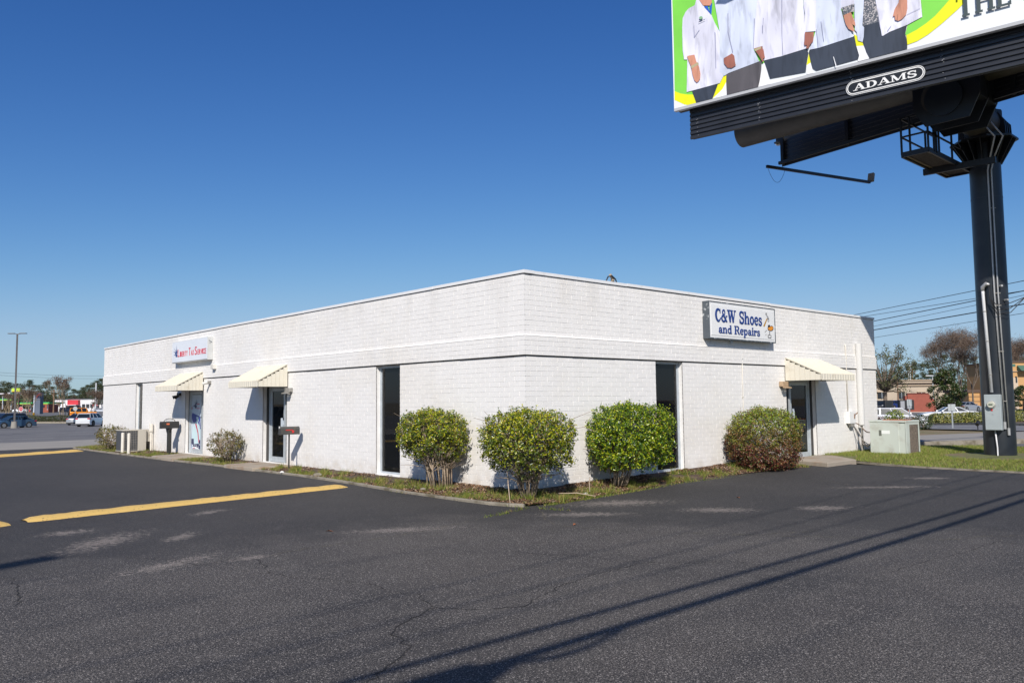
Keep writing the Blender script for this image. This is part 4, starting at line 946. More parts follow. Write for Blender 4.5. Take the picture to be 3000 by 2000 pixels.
# flared gusset collar
def octa(r, z, c=(CX, CY), a0=22.5): return [(c[0]+r*math.cos(R(a0+45*k)), c[1]+r*math.sin(R(a0+45*k)), z) for k in range(8)]
mbx = MB(); o1, o2, o3 = octa(.88, 9.20), octa(.88, 9.25), octa(.88, 9.2)
mbx.add(o1+o2, [tuple(range(7,-1,-1)), tuple(range(8,16))]+[(i,(i+1)%8,(i+1)%8+8,i+8) for i in range(8)]); mbx.build('flange_plate', M_BBLK, bb)
for k in range(16):
    a = R(22.5*k+11); c, s = math.cos(a), math.sin(a)
    mbx = MB(); n_ = (-s*.012, c*.012)
    pr = [(.40, 8.55), (.45, 8.55), (.82, 9.2), (.40, 9.2)]
    mbx.prism(pr, lambda r, z: (CX+c*r-n_[0], CY+s*r-n_[1], z), lambda r, z: (CX+c*r+n_[0], CY+s*r+n_[1], z)); mbx.build('gusset', M_BBLK, bb)
mbx = MB(); mbx.lathe((CX,CY,0), [(.52,9.25),(.52,10.05),(.50,10.1)], 8); mbx.build('head_box', M_BBLK, bb)
for k, (dx, h) in enumerate(((-.16,10.42),(.0,10.36),(.18,10.28),(.36,10.20))):
    mbx = MB(); mbx.prism([(-.64,9.25),(.64,9.25),(.62,9.7),(.30,h-.08),(-.30,h-.08),(-.62,9.7)], lambda y, z: (CX+dx,CY+y,z), lambda y, z: (CX+dx+.04,CY+y,z)); mbx.build('stiffener', M_BBLK, bb)
AZ = 9.72; XT, TZ, TR = 11.95, 10.42, .43
mbx = MB(); mbx.cyl((CX+.2,CY-.05,AZ),(11.3,CY-.12,AZ-.02),.45,n=40); mbx.build('cross_arm', M_TUBE, bb, smooth=True)
YP = CY-.28
for x_ in (11.33, 11.95, 12.60):
    mbx = MB(); w = .82; mbx.prism([(-w,9.55),(-w+.28,8.98),(w-.28,8.98),(w,9.45),(w,10.75),(-w,10.75)], lambda y, z: (x_-.02,YP+y,z), lambda y, z: (x_+.02,YP+y,z)); mbx.build('saddle_plate', M_BBLK, bb)
mbx = MB(); mbx.cyl((11.26,YP+.05,9.62),(11.31,YP+.05,9.62),.47,n=40); mbx.build('arm_cap', M_POLE, bb, smooth=True)
mbx = MB(); mbx.box(11.35,YP-.80,9.5,12.58,YP+.80,10.7); mbx.build('saddle_core', M_BBLK, bb)
mbx = MB(); mbx.cyl((XT,2.35,TZ),(XT,-8.9,TZ),TR,n=40); mbx.build('torsion_tube', M_TUBE, bb, smooth=True)
# the two faces, spread like a V
E1 = Vector((.1675,-.986,0)).normalized(); N1 = Vector((-.986,-.1675,0)).normalized()
def face_frame(P0, E, N, L_, label, art=False, zb=9.52):
    f = lambda s, z, d: P0+E*s+N*d+Vector((0,0,z))
    ap = empty('apron', f(L_/2, zb, 0)); attach(ap, bb)
    nr = 7; h = (10.44-zb)/nr
    for k in range(nr):                          # corrugated skirt: each rib its own sheet edge
        mbx = MB(); z = zb+k*h
        mbx.prism([(0,z+.002),(.035,z+.018),(.035,z+h*.62),(.0,z+h*.80),(0,z+h-.002),(-.012,z+h-.002),(-.012,z+.002)], lambda d, zz: f(0, zz, d), lambda d, zz: f(L_, zz, d)); mbx.build('apron_rib', M_BBAP, ap)
    mbx = MB(); r2 = random.Random(3)
    for k in range(60):
        s_, z = (rnd.choice([.25, 2.1, 4.6, 6.75, 9.0])+r2.gauss(0,.02)), zb+.05+.87*r2.random()
        mbx.box(0,0,0,0,0,0) if False else mbx.cyl(f(s_,z,.036), f(s_,z,.043), .009, n=6)
    tag(mbx.build('screws', M_GALV, ap), kind='stuff')
    fr = MB()
    for s_ in [.1+k*2.4 for k in range(int(L_/2.4)+1)]: fr.beam(f(s_, zb+.05, -.08), f(s_, 14.6, -.08), .10, .12)
    fr.beam(f(-.3,10.42,.10), f(L_+.3,10.42,.10), .20, .05); fr.beam(f(0,zb+.1,-.16), f(L_,zb+.1,-.16), .08, .1)
    fr.build('frame', M_BBLK, bb)
    pn = MB(); a, b = f(-.37,0,.2), f(L_+.1,0,.2); D = N*.095
    for (z0, z1) in ((10.47,14.75),): pn.prism([(0,z0),(1,z0),(1,z1),(0,z1)], lambda t_, z: a.lerp(b, t_)+Vector((0,0,z)), lambda t_, z: a.lerp(b, t_)+D+Vector((0,0,z)))
    pn.build('panel', M_VINYL, bb)
    bk = MB(); bk.prism([(0,10.40),(1,10.40),(1,14.77),(0,14.77)], lambda t_, z: a.lerp(b, t_)-N*.012+Vector((0,0,z)), lambda t_, z: a.lerp(b, t_)-N*.002+Vector((0,0,z))); bk.build('back_sheet', M_BBLK, bb)
    tr = MB(); tr.prism([(.30,10.385),(.30,10.468),(.17,10.468),(.17,10.385)], lambda d, z: f(-.37,z,d), lambda d, z: f(L_+.1,z,d)); tr.build('bottom_wrap', mat('shaded_vinyl_wrap', (.42,.43,.45), .6), bb)  # grey paints in the shade on the vinyl's downward-facing wrap
    return f
P1 = Vector((8.82,2.12,0)); f1 = face_frame(P1, E1, N1, 10.55, '', True)
E2 = Vector((-.1545,-.988,0)).normalized(); N2 = Vector((.988,-.1545,0)).normalized()
P2 = Vector((13.53,1.83,0)); f2 = face_frame(P2, E2, N2, 10.4, '')
ART=[
('green',[[0.024,14.118],[-0.324,14.235],[-0.337,13.748],[-0.329,12.653],[-0.33,11.695],[-0.34,11.029],[-0.342,10.944],[-0.145,10.853],[0.181,10.758],[0.947,10.637],[2.73,11.225],[5.05,11.684],[5.08,12.418]]),
('yellow',[[-0.341,10.997],[-0.144,10.87],[0.078,10.786],[0.255,10.743],[0.349,10.462],[0.357,10.39],[0.186,10.424],[-0.034,10.512],[-0.226,10.643],[-0.348,10.722]]),
('yellow',[[1.115,11.035],[1.256,11.045],[1.266,11.138],[1.3,11.116],[1.285,10.861],[1.16,10.675],[1.016,10.574],[0.856,10.477]]),
('white',[[1.285,10.861],[1.284,10.406],[0.854,10.408],[0.863,10.482],[1.016,10.574],[1.16,10.675]]),
('white',[[2.399,11.095],[2.438,11.091],[2.537,10.537],[2.578,10.428],[2.197,10.426],[2.214,10.528],[2.296,10.785]]),
('yellow',[[3.622,11.052],[3.666,10.772],[3.548,10.727]]),
('white',[[3.666,10.772],[3.703,10.596],[3.727,10.437],[3.533,10.488],[3.548,10.727]]),
('green',[[6.371,11.983],[7.207,11.702],[7.056,11.473],[6.887,11.306],[6.675,11.116],[6.484,10.998],[6.25,10.892],[6.014,10.826],[5.994,10.861],[6.056,11.076],[6.398,11.178]]),
('yellow',[[7.207,11.702],[7.594,11.572],[7.437,11.349],[7.181,11.132],[6.82,10.884],[6.502,10.699],[6.258,10.605],[6.03,10.576],[6.021,10.758],[6.014,10.826],[6.25,10.892],[6.484,10.998],[6.675,11.116],[6.887,11.306],[7.056,11.473]]),
('green',[[4.754,11.503],[4.83,11.393],[4.815,11.298],[4.783,11.345]]),
('yellow',[[4.789,11.219],[4.866,11.134],[4.878,11.013],[4.984,10.945],[5.008,10.84],[4.822,10.887]]),
('white',[[4.822,10.887],[5.008,10.846],[5.063,10.659],[5.139,10.46],[4.862,10.457],[4.848,10.534]]),
('trouser',[[0.174,11.008],[1.115,11.035],[0.856,10.477],[0.847,10.41],[0.369,10.401],[0.349,10.462],[0.323,10.552],[0.255,10.763]]),
('trouser2',[[1.3,11.116],[1.509,11.141],[2.069,11.165],[2.336,11.198],[2.314,10.939],[2.265,10.66],[2.197,10.426],[1.291,10.404],[1.285,10.861]]),
('trouser',[[2.397,11.172],[2.878,11.157],[3.565,11.184],[3.615,11.042],[3.548,10.727],[3.523,10.542],[2.549,10.617],[2.456,10.958]]),
('trouser',[[3.643,11.123],[3.886,11.105],[4.765,11.158],[4.792,11.181],[4.832,10.884],[4.89,10.621],[4.863,10.53],[3.803,10.506],[3.703,10.596],[3.666,10.772],[3.622,11.052]]),
('trouser',[[5.001,11.378],[5.407,11.401],[5.455,10.973],[6.046,11.079],[5.993,10.849],[6.02,10.722],[6.028,10.541],[6.025,10.465],[5.144,10.452],[5.063,10.659],[5.024,10.829],[4.99,10.962],[5.028,11.197]]),
('printshirt',[[5.1,12.411],[5.334,12.332],[5.341,11.961],[5.405,11.353],[5.001,11.372],[5.047,11.809]]),
('coat1',[[0.457,13.604],[0.392,13.399],[0.197,13.362],[0.09,13.282],[-0.005,13.126],[-0.028,12.848],[-0.033,12.139],[0.004,11.859],[0.108,11.831],[0.058,10.859],[1.095,10.866],[1.317,11.21],[1.142,12.357],[0.982,12.71],[0.903,12.943],[0.681,13.264],[0.515,13.557]]),
('coat2',[[0.926,13.815],[2.273,13.362],[2.272,12.958],[2.201,12.443],[2.139,11.791],[2.119,11.583],[2.265,11.182],[1.365,11.089],[1.237,11.041],[1.102,11.2],[1.138,12.358],[0.998,13.372]]),
('coat1',[[2.286,13.357],[3.537,12.937],[3.537,12.288],[3.551,11.638],[3.565,11.184],[2.878,11.157],[2.397,11.172],[2.372,11.591],[2.119,11.583],[2.133,11.793],[2.201,12.443],[2.272,12.958]]),
('coat2',[[3.89,12.818],[4.505,12.611],[4.493,11.997],[4.541,11.718],[4.658,11.432],[4.765,11.164],[4.764,11.152],[3.886,11.105],[3.643,11.123],[3.736,11.327],[3.838,11.616]]),
('coat1',[[3.537,12.937],[3.89,12.818],[3.838,11.616],[3.831,11.58],[3.545,11.64],[3.55,12.284]]),
('coat1',[[4.506,12.61],[4.863,12.49],[4.838,12.006],[4.494,11.997]]),
('coat2',[[4.851,12.494],[5.1,12.411],[5.047,11.809],[5.001,11.378],[5.044,11.316],[5.023,11.076],[4.989,10.944],[4.878,11.013],[4.866,11.134],[4.859,11.248],[4.816,11.31],[4.822,11.756],[4.832,12.002]]),
('coat1',[[5.356,12.325],[6.371,11.983],[6.355,11.631],[6.398,11.178],[6.056,11.076],[5.633,11.017],[5.477,10.96],[5.455,10.973],[5.407,11.413],[5.341,11.961]]),
('skin',[[0.515,13.557],[0.932,13.421],[0.929,13.311],[0.883,13.228],[0.653,13.301]]),
('blue',[[0.681,13.264],[0.797,13.241],[0.863,13.025],[0.854,13.209],[0.943,13.292],[0.903,12.943]]),
('fold',[[0.344,12.792],[0.362,12.787],[0.363,12.42],[0.341,12.427]]),
('fold',[[0.364,12.462],[0.516,12.614],[0.527,12.603],[0.371,12.429]]),
('fold',[[0.987,12.403],[1.014,12.367],[1.003,11.322],[0.985,11.327]]),
('fold',[[1.397,12.83],[1.417,12.823],[1.407,12.278],[1.526,11.643],[1.505,11.649],[1.382,12.285]]),
('fold',[[2.172,12.452],[2.191,12.419],[2.123,11.595],[2.11,11.599]]),
('fold',[[2.423,12.374],[2.436,12.37],[2.402,11.954],[2.391,11.957]]),
('fold',[[2.967,13.128],[2.986,13.122],[2.935,11.691],[2.943,11.179],[2.927,11.183],[2.925,11.825]]),
('fold',[[3.845,11.627],[3.857,11.623],[3.886,11.105],[3.874,11.106]]),
('fold',[[3.535,12.379],[3.552,12.335],[3.574,12.108],[3.557,12.152]]),
('fold',[[3.973,11.805],[3.985,11.808],[4.036,11.24],[4.024,11.237]]),
('fold',[[2.392,12.17],[2.408,12.166],[2.4,11.955],[2.387,11.959]]),
('fold',[[6.057,11.333],[6.366,11.402],[6.368,11.393],[6.058,11.324]]),
('fold',[[5.591,11.054],[5.683,11.159],[5.689,11.151],[5.601,11.041]]),
('fold',[[5.347,11.713],[5.44,11.147],[5.43,11.151]]),
('skin',[[0.111,11.929],[0.348,11.905],[0.4,11.694],[0.483,11.504],[0.52,11.285],[0.509,11.149],[0.455,11.079],[0.396,11.053],[0.325,11.141],[0.272,11.323],[0.235,11.571],[0.166,11.759]]),
('bracelet',[[0.22,11.589],[0.458,11.65],[0.478,11.575],[0.248,11.511]]),
('skin2',[[1.244,11.545],[1.497,11.617],[1.563,11.524],[1.584,11.301],[1.602,11.242],[1.47,11.197],[1.346,11.244],[1.253,11.392]]),
('skin2',[[2.136,11.578],[2.362,11.58],[2.411,11.447],[2.442,11.213],[2.39,11.234],[2.4,11.145],[2.373,11.126],[2.287,11.309],[2.186,11.484]]),
('bracelet',[[2.149,11.561],[2.336,11.574],[2.347,11.518],[2.173,11.487]]),
('skin2',[[3.55,11.619],[3.787,11.555],[3.776,11.417],[3.76,11.32],[3.672,11.243],[3.631,11.152],[3.57,11.17],[3.586,11.268],[3.537,11.256],[3.52,11.312],[3.538,11.449]]),
('printshirt',[[4.506,11.993],[4.832,12.002],[4.823,11.793],[4.743,11.805],[4.556,11.783],[4.538,11.908]]),
('skin',[[4.556,11.776],[4.743,11.805],[4.784,11.668],[4.835,11.503],[4.842,11.402],[4.765,11.475],[4.805,11.326],[4.808,11.257],[4.668,11.379],[4.604,11.524],[4.575,11.658]]),
('skin',[[5.907,11.849],[6.086,11.767],[6.079,11.481],[6.046,11.336],[5.946,11.247],[5.859,11.226],[5.785,11.273],[5.779,11.383],[5.735,11.373],[5.786,11.55],[5.89,11.698]]),
('fold2',[[5.85,11.397],[5.861,11.394],[5.849,11.253],[5.839,11.256]]),
('white',[[4.256,10.748],[4.273,10.743],[4.339,10.45],[4.315,10.45]]),
('badge',[[0.526,12.962],[0.571,12.99],[0.629,12.972],[0.649,12.924],[0.583,12.888]]),
('navy',[[0.533,12.932],[0.583,12.888],[0.649,12.917],[0.641,12.891],[0.589,12.869],[0.539,12.902]]),
('navy',[[0.508,12.838],[0.728,12.865],[0.727,12.851],[0.515,12.821]]),
]

COLS = {'green': (.20,.62,.07), 'yellow': (.76,.76,.005), 'white': (.80,.80,.82), 'trouser': (.030,.038,.055), 'trouser2': (.085,.078,.085), 'coat1': (.55,.55,.64), 'coat2': (.48,.52,.63), 'printshirt': (.09,.10,.12), 'skin': (.44,.20,.13), 'skin2': (.27,.10,.07), 'blue': (.02,.10,.50), 'fold': (.30,.31,.44), 'fold2': (.25,.11,.07), 'bracelet': (.42,.36,.22), 'badge': (.25,.45,.25), 'navy': (.02,.03,.08)}
mbx = MB(); keys = list(COLS); DW = .2972
from mathutils.geometry import tessellate_polygon
def clip(poly, z):                                # keep the part above the bottom edge
    out = []
    for i, p in enumerate(poly):
        q = poly[(i+1) % len(poly)]
        if p[1] >= z: out.append(p)
        if (p[1] >= z) != (q[1] >= z): t_ = (z-p[1])/(q[1]-p[1]); out.append([p[0]+(q[0]-p[0])*t_, z])
    return out
for i, (c, pts) in enumerate(ART):
    pts = clip([[max(-.36, p[0]), min(14.72, p[1])] for p in pts], 10.472)
    if len(pts) < 3: continue
    mbx.cur = keys.index(c); vs = [f1(p[0], p[1], DW+i*.0011) for p in pts]
    tris = tessellate_polygon([[Vector((p[0], p[1], 0)) for p in pts]])
    mbx.add(vs, [tuple(reversed(t_)) for t_ in tris])
def pmat(k, v):
    if k in ('coat1', 'coat2', 'skin', 'skin2', 'trouser', 'trouser2'):
        m = mat('print_'+k, v, .5); t = m.node_tree; N = t.nodes; L = t.links; g = N.new('ShaderNodeNewGeometry'); src = None
        for sc, rot, lo, hi, kk in (((.9,.9,.30), 0., .35, .72, .78), ((2.6,2.6,.5), .35, .50, .66, .88), ((5,5,1.0), -.5, .54, .70, .93)):
            mp = N.new('ShaderNodeMapping'); mp.inputs['Scale'].default_value = sc; mp.inputs['Rotation'].default_value = (rot, 0, 0); L.new(g.outputs['Position'], mp.inputs[0])
            n = N.new('ShaderNodeTexNoise'); n.inputs['Scale'].default_value = 1.6; n.inputs['Detail'].default_value = 3; n.inputs['Distortion'].default_value = .6; L.new(mp.outputs[0], n.inputs['Vector'])
            r = N.new('ShaderNodeMapRange'); r.interpolation_type = 'SMOOTHSTEP'; r.inputs[1].default_value = lo; r.inputs[2].default_value = hi; r.inputs[3].default_value = 1.12; r.inputs[4].default_value = kk; L.new(n.outputs[0], r.inputs[0])
            s = N.new('ShaderNodeVectorMath'); s.operation = 'SCALE'
            if src is None: s.inputs[0].default_value = v
            else: L.new(src, s.inputs[0])
            L.new(r.outputs[0], s.inputs['Scale']); src = s.outputs[0]
        L.new(src, N['Principled BSDF'].inputs['Base Color']); return m
    if k == 'printshirt': return mat('print_'+k, v, .5, col2=(.45,.42,.42), c2s=26, c2lo=.52, c2hi=.56)
    if k == 'green': return mat('print_green', v, .5, var=.07, scale=1.2)
    return mat('print_bb_'+k, v, .5, var=.05, scale=3)
pp = mbx.build('printed_picture', [pmat(k, v) for k, v in COLS.items()], bb)
fz = lambda u, z, d: f1(u, z, .30+.05+d)
write(mat('print_slate', (.045,.065,.07), .5), bb, 'THE T', fz, 7.16, 8.86, 10.885, .62, .003)
# maker's plate on the apron
pl_ = empty('name_plate', f1(5.4, 9.9, .04)); attach(pl_, bb)
def pill(a, b, cz, h, d0, d1, m, name):
    q = [(a+h/2+h/2*math.cos(R(t_)), cz+h/2*math.sin(R(t_))) for t_ in range(90, 271, 12)]+[(b-h/2+h/2*math.cos(R(t_)), cz+h/2*math.sin(R(t_))) for t_ in range(-90, 91, 12)]
    x = MB(); x.prism(q, lambda s, z: f1(s, z, d0), lambda s, z: f1(s, z, d1)); x.build(name, m, pl_)
M_PLW = mat('plate_white', (.75,.75,.74), .5)
za_ = 9.90
pill(4.44, 6.37, za_, .42, .034, .046, M_BBLK, 'plate'); pill(4.46, 6.35, za_, .385, .046, .0475, M_PLW, 'outer_line'); pill(4.475, 6.335, za_, .355, .0475, .049, M_BBLK, 'inner_ground')
pill(4.49, 6.32, za_, .325, .049, .0505, M_PLW, 'inner_line'); pill(4.515, 6.295, za_, .275, .0505, .052, M_BBLK, 'ground')
write(M_PLW, pl_, 'ADAMS', lambda u, z, d: f1(u, z, .052+d), 4.64, 6.17, za_-.085, .17, .004)
# light arms: one over the second face is in view, its head out on a boom
def light_arm(base, tip, label=''):
    t = empty('light_arm', base); attach(t, bb); mbx = MB(); mbx.beam(base, tip, .07, .09); mbx.build('boom', M_BBLK, t)
    tip = Vector(tip); mbx = MB(); mbx.cyl(tip, tip+Vector((.12,.02,.06)), .03, n=8); mbx.obox(tip+Vector((.16,.02,.20)), (.3,0,.95), (0,1,0), (.95,0,-.3), .16, .10, .05); mbx.build('lamp_head', mat('tan_lamp_head', (.20,.16,.11), .6), t)
    return t
light_arm((12.75,1.95,9.42), (17.35,.62,9.42))
mbx = MB(); mbx.tube(sag((12.8,1.94,9.38),(13.5,1.72,9.38),.45), .006, 4); mbx.build('loose_wire', M_BLK, bb)
light_arm((13.9,-7.0,9.42), (18.2,-7.7,9.42))
# top light arm out of the frame, whose head shades the print
t = empty('light_arm', f1(1.9, 14.8, 0)); attach(t, bb); sp_ = f1(1.62, 13.42, .3); k_ = 2.2/(-SUN).dot(N1); hd = sp_-SUN*k_
mbx = MB(); mbx.beam(f1(2.35,14.75,.2), hd, .07, .09); mbx.build('boom', M_BBLK, t)
mbx = MB(); mbx.prism([(-.55,-.14),(-.25,-.24),(.5,-.12),(.58,.20),(-.05,.16)], lambda u, v: hd+E1*u+N1*.0+Vector((0,0,v))-N1*.08, lambda u, v: hd+E1*u+Vector((0,0,v))+N1*.08); mbx.build('lamp_head', M_BBLK, t)
# catwalk by the column
cw = empty('catwalk', (13.2,-3.0,8.55)); attach(cw, bb)
M_GRATE = mat('walkway_grating', (.07,.055,.042), .8, var=.3, scale=20); M_TANRAIL = mat('tan_channel', (.17,.13,.08), .7)
ZP = 8.5; x0, x1, y0, y1 = 11.80, 15.0, -3.42, -2.72
mbx = MB()
for k in range(30): mbx.box(x0+.02+k*(x1-x0)/30, y0+.04, ZP, x0+.07+k*(x1-x0)/30, y1-.04, ZP+.03)
tag(mbx.build('grating_bars', M_GRATE, cw), kind='stuff')
for a, b in (((x0,y0),(x1,y0)),((x0,y1),(x1,y1)),((x0,y0),(x0,y1)),((x1,y0),(x1,y1))):
    mbx = MB(); mbx.beam((*a,ZP),(*b,ZP),.05,.14); mbx.build('edge_beam', M_BBLK, cw)
mbx = MB(); mbx.box(x0+.025,y0+.025,ZP-.02,x1-.025,y0+.10,ZP-.005); mbx.box(x0+.025,y1-.10,ZP-.02,x1-.025,y1-.025,ZP-.005); mbx.box(x0+.025,y0+.10,ZP-.02,x0+.10,y1-.10,ZP-.005); mbx.build('underside_trim', M_TANRAIL, cw)
mbx = MB(); mbx.beam((13.7,-2.55,ZP-.10),(13.9,-4.4,ZP-.10),.10,.18); mbx.build('cross_beam', M_BBLK, cw)
for (x, y) in ((x0,y1),(x0,(y0+y1)/2+.12),(x0,y0),(12.55,y0),(13.5,y0),(13.5,y1),(12.6,y1)):
    if (x, y) == (12.6, y1): continue
    mbx = MB(); mbx.beam((x,y,ZP),(x,y,ZP+1.05),.045,.045); mbx.build('rail_post', M_BBLK, cw)
for z in (.5, 1.03):
    for a, b in (((x0,y1),(x0,y0)),((x0,y0),(14.3,y0)),((x0,y1),(14.3,y1))):
        mbx = MB(); mbx.beam((*a,ZP+z),(*b,ZP+z),.03,.045); mbx.build('handrail', M_BBLK, cw)
for (x, y) in ((x0+.35,y0-.02),(x0+.5,y0-.02)):
    mbx = MB(); mbx.beam((x,y,ZP),(x,y,10.2),.05,.05); mbx.build('hanger', M_BBLK, cw)
# services on the column
def polec(a, r=.41): return (CX+r*math.cos(R(a)), CY+r*math.sin(R(a)))
A0 = math.degrees(math.atan2(CP.y-CY, CP.x-CX))     # bearing of the lot side of the column
def onp(off, r=.43): x, y = polec(A0+off, r-.065); return x, y
# u in metres to the right across the front
def fr(u, r=.50): return onp(math.degrees(math.asin(max(-1, min(1, u/.43)))), r)
mbx = MB(); x, y = fr(-.105, .52); p2 = fr(-.075, .52)
px_, py_ = fr(-.20,.535); qx, qy = fr(-.12,.535)
mbx.tube([(qx,qy,1.95),(px_,py_,4.75),(px_,py_,4.86)], .042, 12); mbx.build('service_riser', M_PVC, bb, smooth='all')
wx, wy = fr(-.12, .56)
mbx = MB(); mbx.tube([(px_,py_,4.84),(px_-.0,py_,4.95),(wx,wy-.02,5.03),(fr(-.04,.60)[0],fr(-.04,.60)[1],5.0)], [.05,.06,.06,.03], 12); mbx.build('weather_head', M_GALV, bb, smooth='all')
for z in (2.45,3.4,4.25): mbx = MB(); qq = fr(-.20+(4.75-z)*.028,.535); mbx.lathe((qq[0],qq[1],z), [(.05,-.012),(.05,.012)], 12); mbx.build('strap', M_GREYP, bb)
for k, (u0, u1, zb_) in enumerate(((.135,.06,1.02),(.22,.145,.85))):
    a, b = fr(u0,.515), fr(u1,.515); top = fr(u1+.0,.515)
    mbx = MB(); mbx.tube([(a[0],a[1],zb_),(b[0],b[1],4.8),(top[0],top[1],8.3),(fr(u1+.06,.60)[0],fr(u1+.06,.60)[1],8.7),(fr(u1+.06,1.06)[0],fr(u1+.06,1.06)[1],9.12),(fr(u1-.05,1.06)[0],fr(u1-.05,1.06)[1],9.5),(fr(u1-.2,.9)[0]-.0,fr(u1-.2,.9)[1],10.3)], .022, 10); mbx.build('conduit', M_GALV, bb, smooth='all')
    mbx = MB(); mbx.lathe((a[0],a[1],zb_), [(.038,-.10),(.038,.10)], 10); mbx.build('fitting', M_GALV, bb)
for z in (1.7,3.1,4.4,4.75,7.2):
    a, b = fr(.04+(.075 if z < 2 else .03),.52), fr(.20,.52); mbx = MB(); mbx.beam((a[0],a[1],z),(b[0],b[1],z),.03,.02); mbx.build('strap', M_GREYP, bb)
# meter cabinet
c0, c1 = Vector((*fr(-.27,.53),0)), Vector((*fr(.10,.53),0)); e_ = (c1-c0).normalized(); nn_ = Vector((e_.y,-e_.x,0)); 
if nn_.dot(CP-c0) < 0: nn_ = -nn_
cc = (c0+c1)/2+Vector((0,0,1.39)); M_CABG = mat('grey_enamel_cabinet', (.33,.37,.38), .45, var=.06, scale=4)
mt = empty('meter_cabinet', cc); attach(mt, bb)
mbx = MB(); mbx.obox(cc+nn_*.09, e_, nn_, (0,0,1), .205, .09, .50); mbx.build('cabinet', M_CABG, mt, bevel=.012)
mbx = MB(); mbx.obox(cc+nn_*.182+Vector((0,0,-.185)), e_, nn_, (0,0,1), .197, .006, .30); mbx.build('door', M_CABG, mt, bevel=.006)
mbx = MB(); q0 = cc+nn_*.18+Vector((0,0,.22))-e_*.02; mbx.cyl(q0, q0+nn_*.03, .115, n=24); mbx.build('meter_ring', M_GALV, mt, smooth=True)
mbx = MB(); mbx.cyl(q0+nn_*.03, q0+nn_*.11, .095, .085, n=24); mbx.build('meter_glass', mat('meter_glass', (.50,.50,.42), .2), mt, smooth=True)
mbx = MB(); mbx.obox(q0+nn_*.112, e_, nn_, (0,0,1), .05, .003, .02); mbx.build('meter_display', mat('meter_display', (.10,.13,.09), .3), mt)
mbx = MB(); mbx.obox(cc+nn_*.19+Vector((0,0,.07))-e_*.02, e_, nn_, (0,0,1), .022, .008, .03); mbx.build('seal_tag', M_FLAG, mt)
mbx = MB(); mbx.obox(cc+nn_*.19+Vector((0,0,-.05)), e_, nn_, (0,0,1), .018, .008, .012); mbx.build('hasp', M_GALV, mt)
mbx = MB(); a, b = fr(-.09,.53), fr(-.06,.53); mbx.tube([(a[0],a[1],.88),(b[0],b[1],.4),(b[0],b[1],.16),(b[0]+nn_.x*.25-e_.x*.12,b[1]+nn_.y*.25-e_.y*.12,.06)], .02, 8); mbx.build('ground_conduit', M_PVC, bb, smooth='all')
# drop wires and insulators
mbx = MB(); M_WIREB = mat('black_wire', (.012,.012,.014), .6)
hx, hy = fr(-.04,.60)
for s__ in (.55,.70,.82): mbx.tube([(hx,hy,4.96),(hx-.02,hy,4.6),(fr(.08,.62)[0],fr(.08,.62)[1],4.96-s__),(fr(.3,.68)[0],fr(.3,.68)[1],5.0-s__),(fr(.42,.9)[0],fr(.42,.9)[1],4.62),(17.0,-7.2,5.6),(22,-13,6.8)], .012, 5)
mbx.build('service_drop', M_WIREB, bb, smooth='all')
for z, u in ((4.95,.2),(4.55,.3)):
    a, b = fr(u,.50), fr(u,.62); mbx = MB(); mbx.cyl((a[0],a[1],z),(b[0],b[1],z),.03,n=10); mbx.build('insulator', M_GALV, bb)
mbx = MB(); P_ = [(12.55,-4.1),(13.2,-4.95),(14.6,-5.3),(15.9,-4.6),(16.0,-3.2),(14.9,-2.6),(13.6,-3.0)]
mbx.prism(P_, lambda u, v: (u, v, -.05), lambda u, v: (u, v, .17)); struct(mbx.build('column_footing', M_CONC, bevel=.02))
# driftwood-like log at the lawn edge
mbx = MB(); lp = [Vector((12.15,-5.62,.24)),Vector((12.55,-5.75,.27)),Vector((13.2,-6.1,.26)),Vector((14.0,-6.5,.24)),Vector((15.0,-7.0,.23))]
mbx.tube(lp, [.15,.19,.20,.19,.17], 14); lg = mbx.build('weathered_log', mat('weathered_grey_wood', (.20,.175,.15), .9, var=.4, scale=9, bump=.9, bscale=30, col2=(.10,.085,.07), c2s=6), smooth='all')
tag(lg, 'weathered grey log lying on the lawn edge right of the billboard column', 'log')
# ------------------------------------------------------------------ planting close by
def leaves(P, Nrm, L_, W_, rng, jit=.9, bend=.25):
    """folded leaf (4 verts, 2 triangles) at each point, its face turned about the given normal"""
    n = len(P); N_ = Nrm+rng.normal(0, jit, (n, 3)); N_ /= np.linalg.norm(N_, axis=1)[:, None]+1e-9
    T = rng.normal(0, 1, (n, 3)); T -= N_*(T*N_).sum(1)[:, None]; T /= np.linalg.norm(T, axis=1)[:, None]+1e-9
    B = np.cross(N_, T); s = rng.uniform(.65, 1.3, (n, 1)); l, w = L_*s, W_*s
    V = np.stack([P-T*l/2, P+B*w/2+N_*w*bend, P+T*l/2, P-B*w/2+N_*w*bend], 1).reshape(-1, 3)
    i = np.arange(n)*4; F = np.stack([np.stack([i, i+1, i+2], 1), np.stack([i, i+2, i+3], 1)], 1).reshape(-1, 3)
    return V, F
def outside(P, m=.03): return ~((P[:, 0] > -m) & (P[:, 1] > -m))
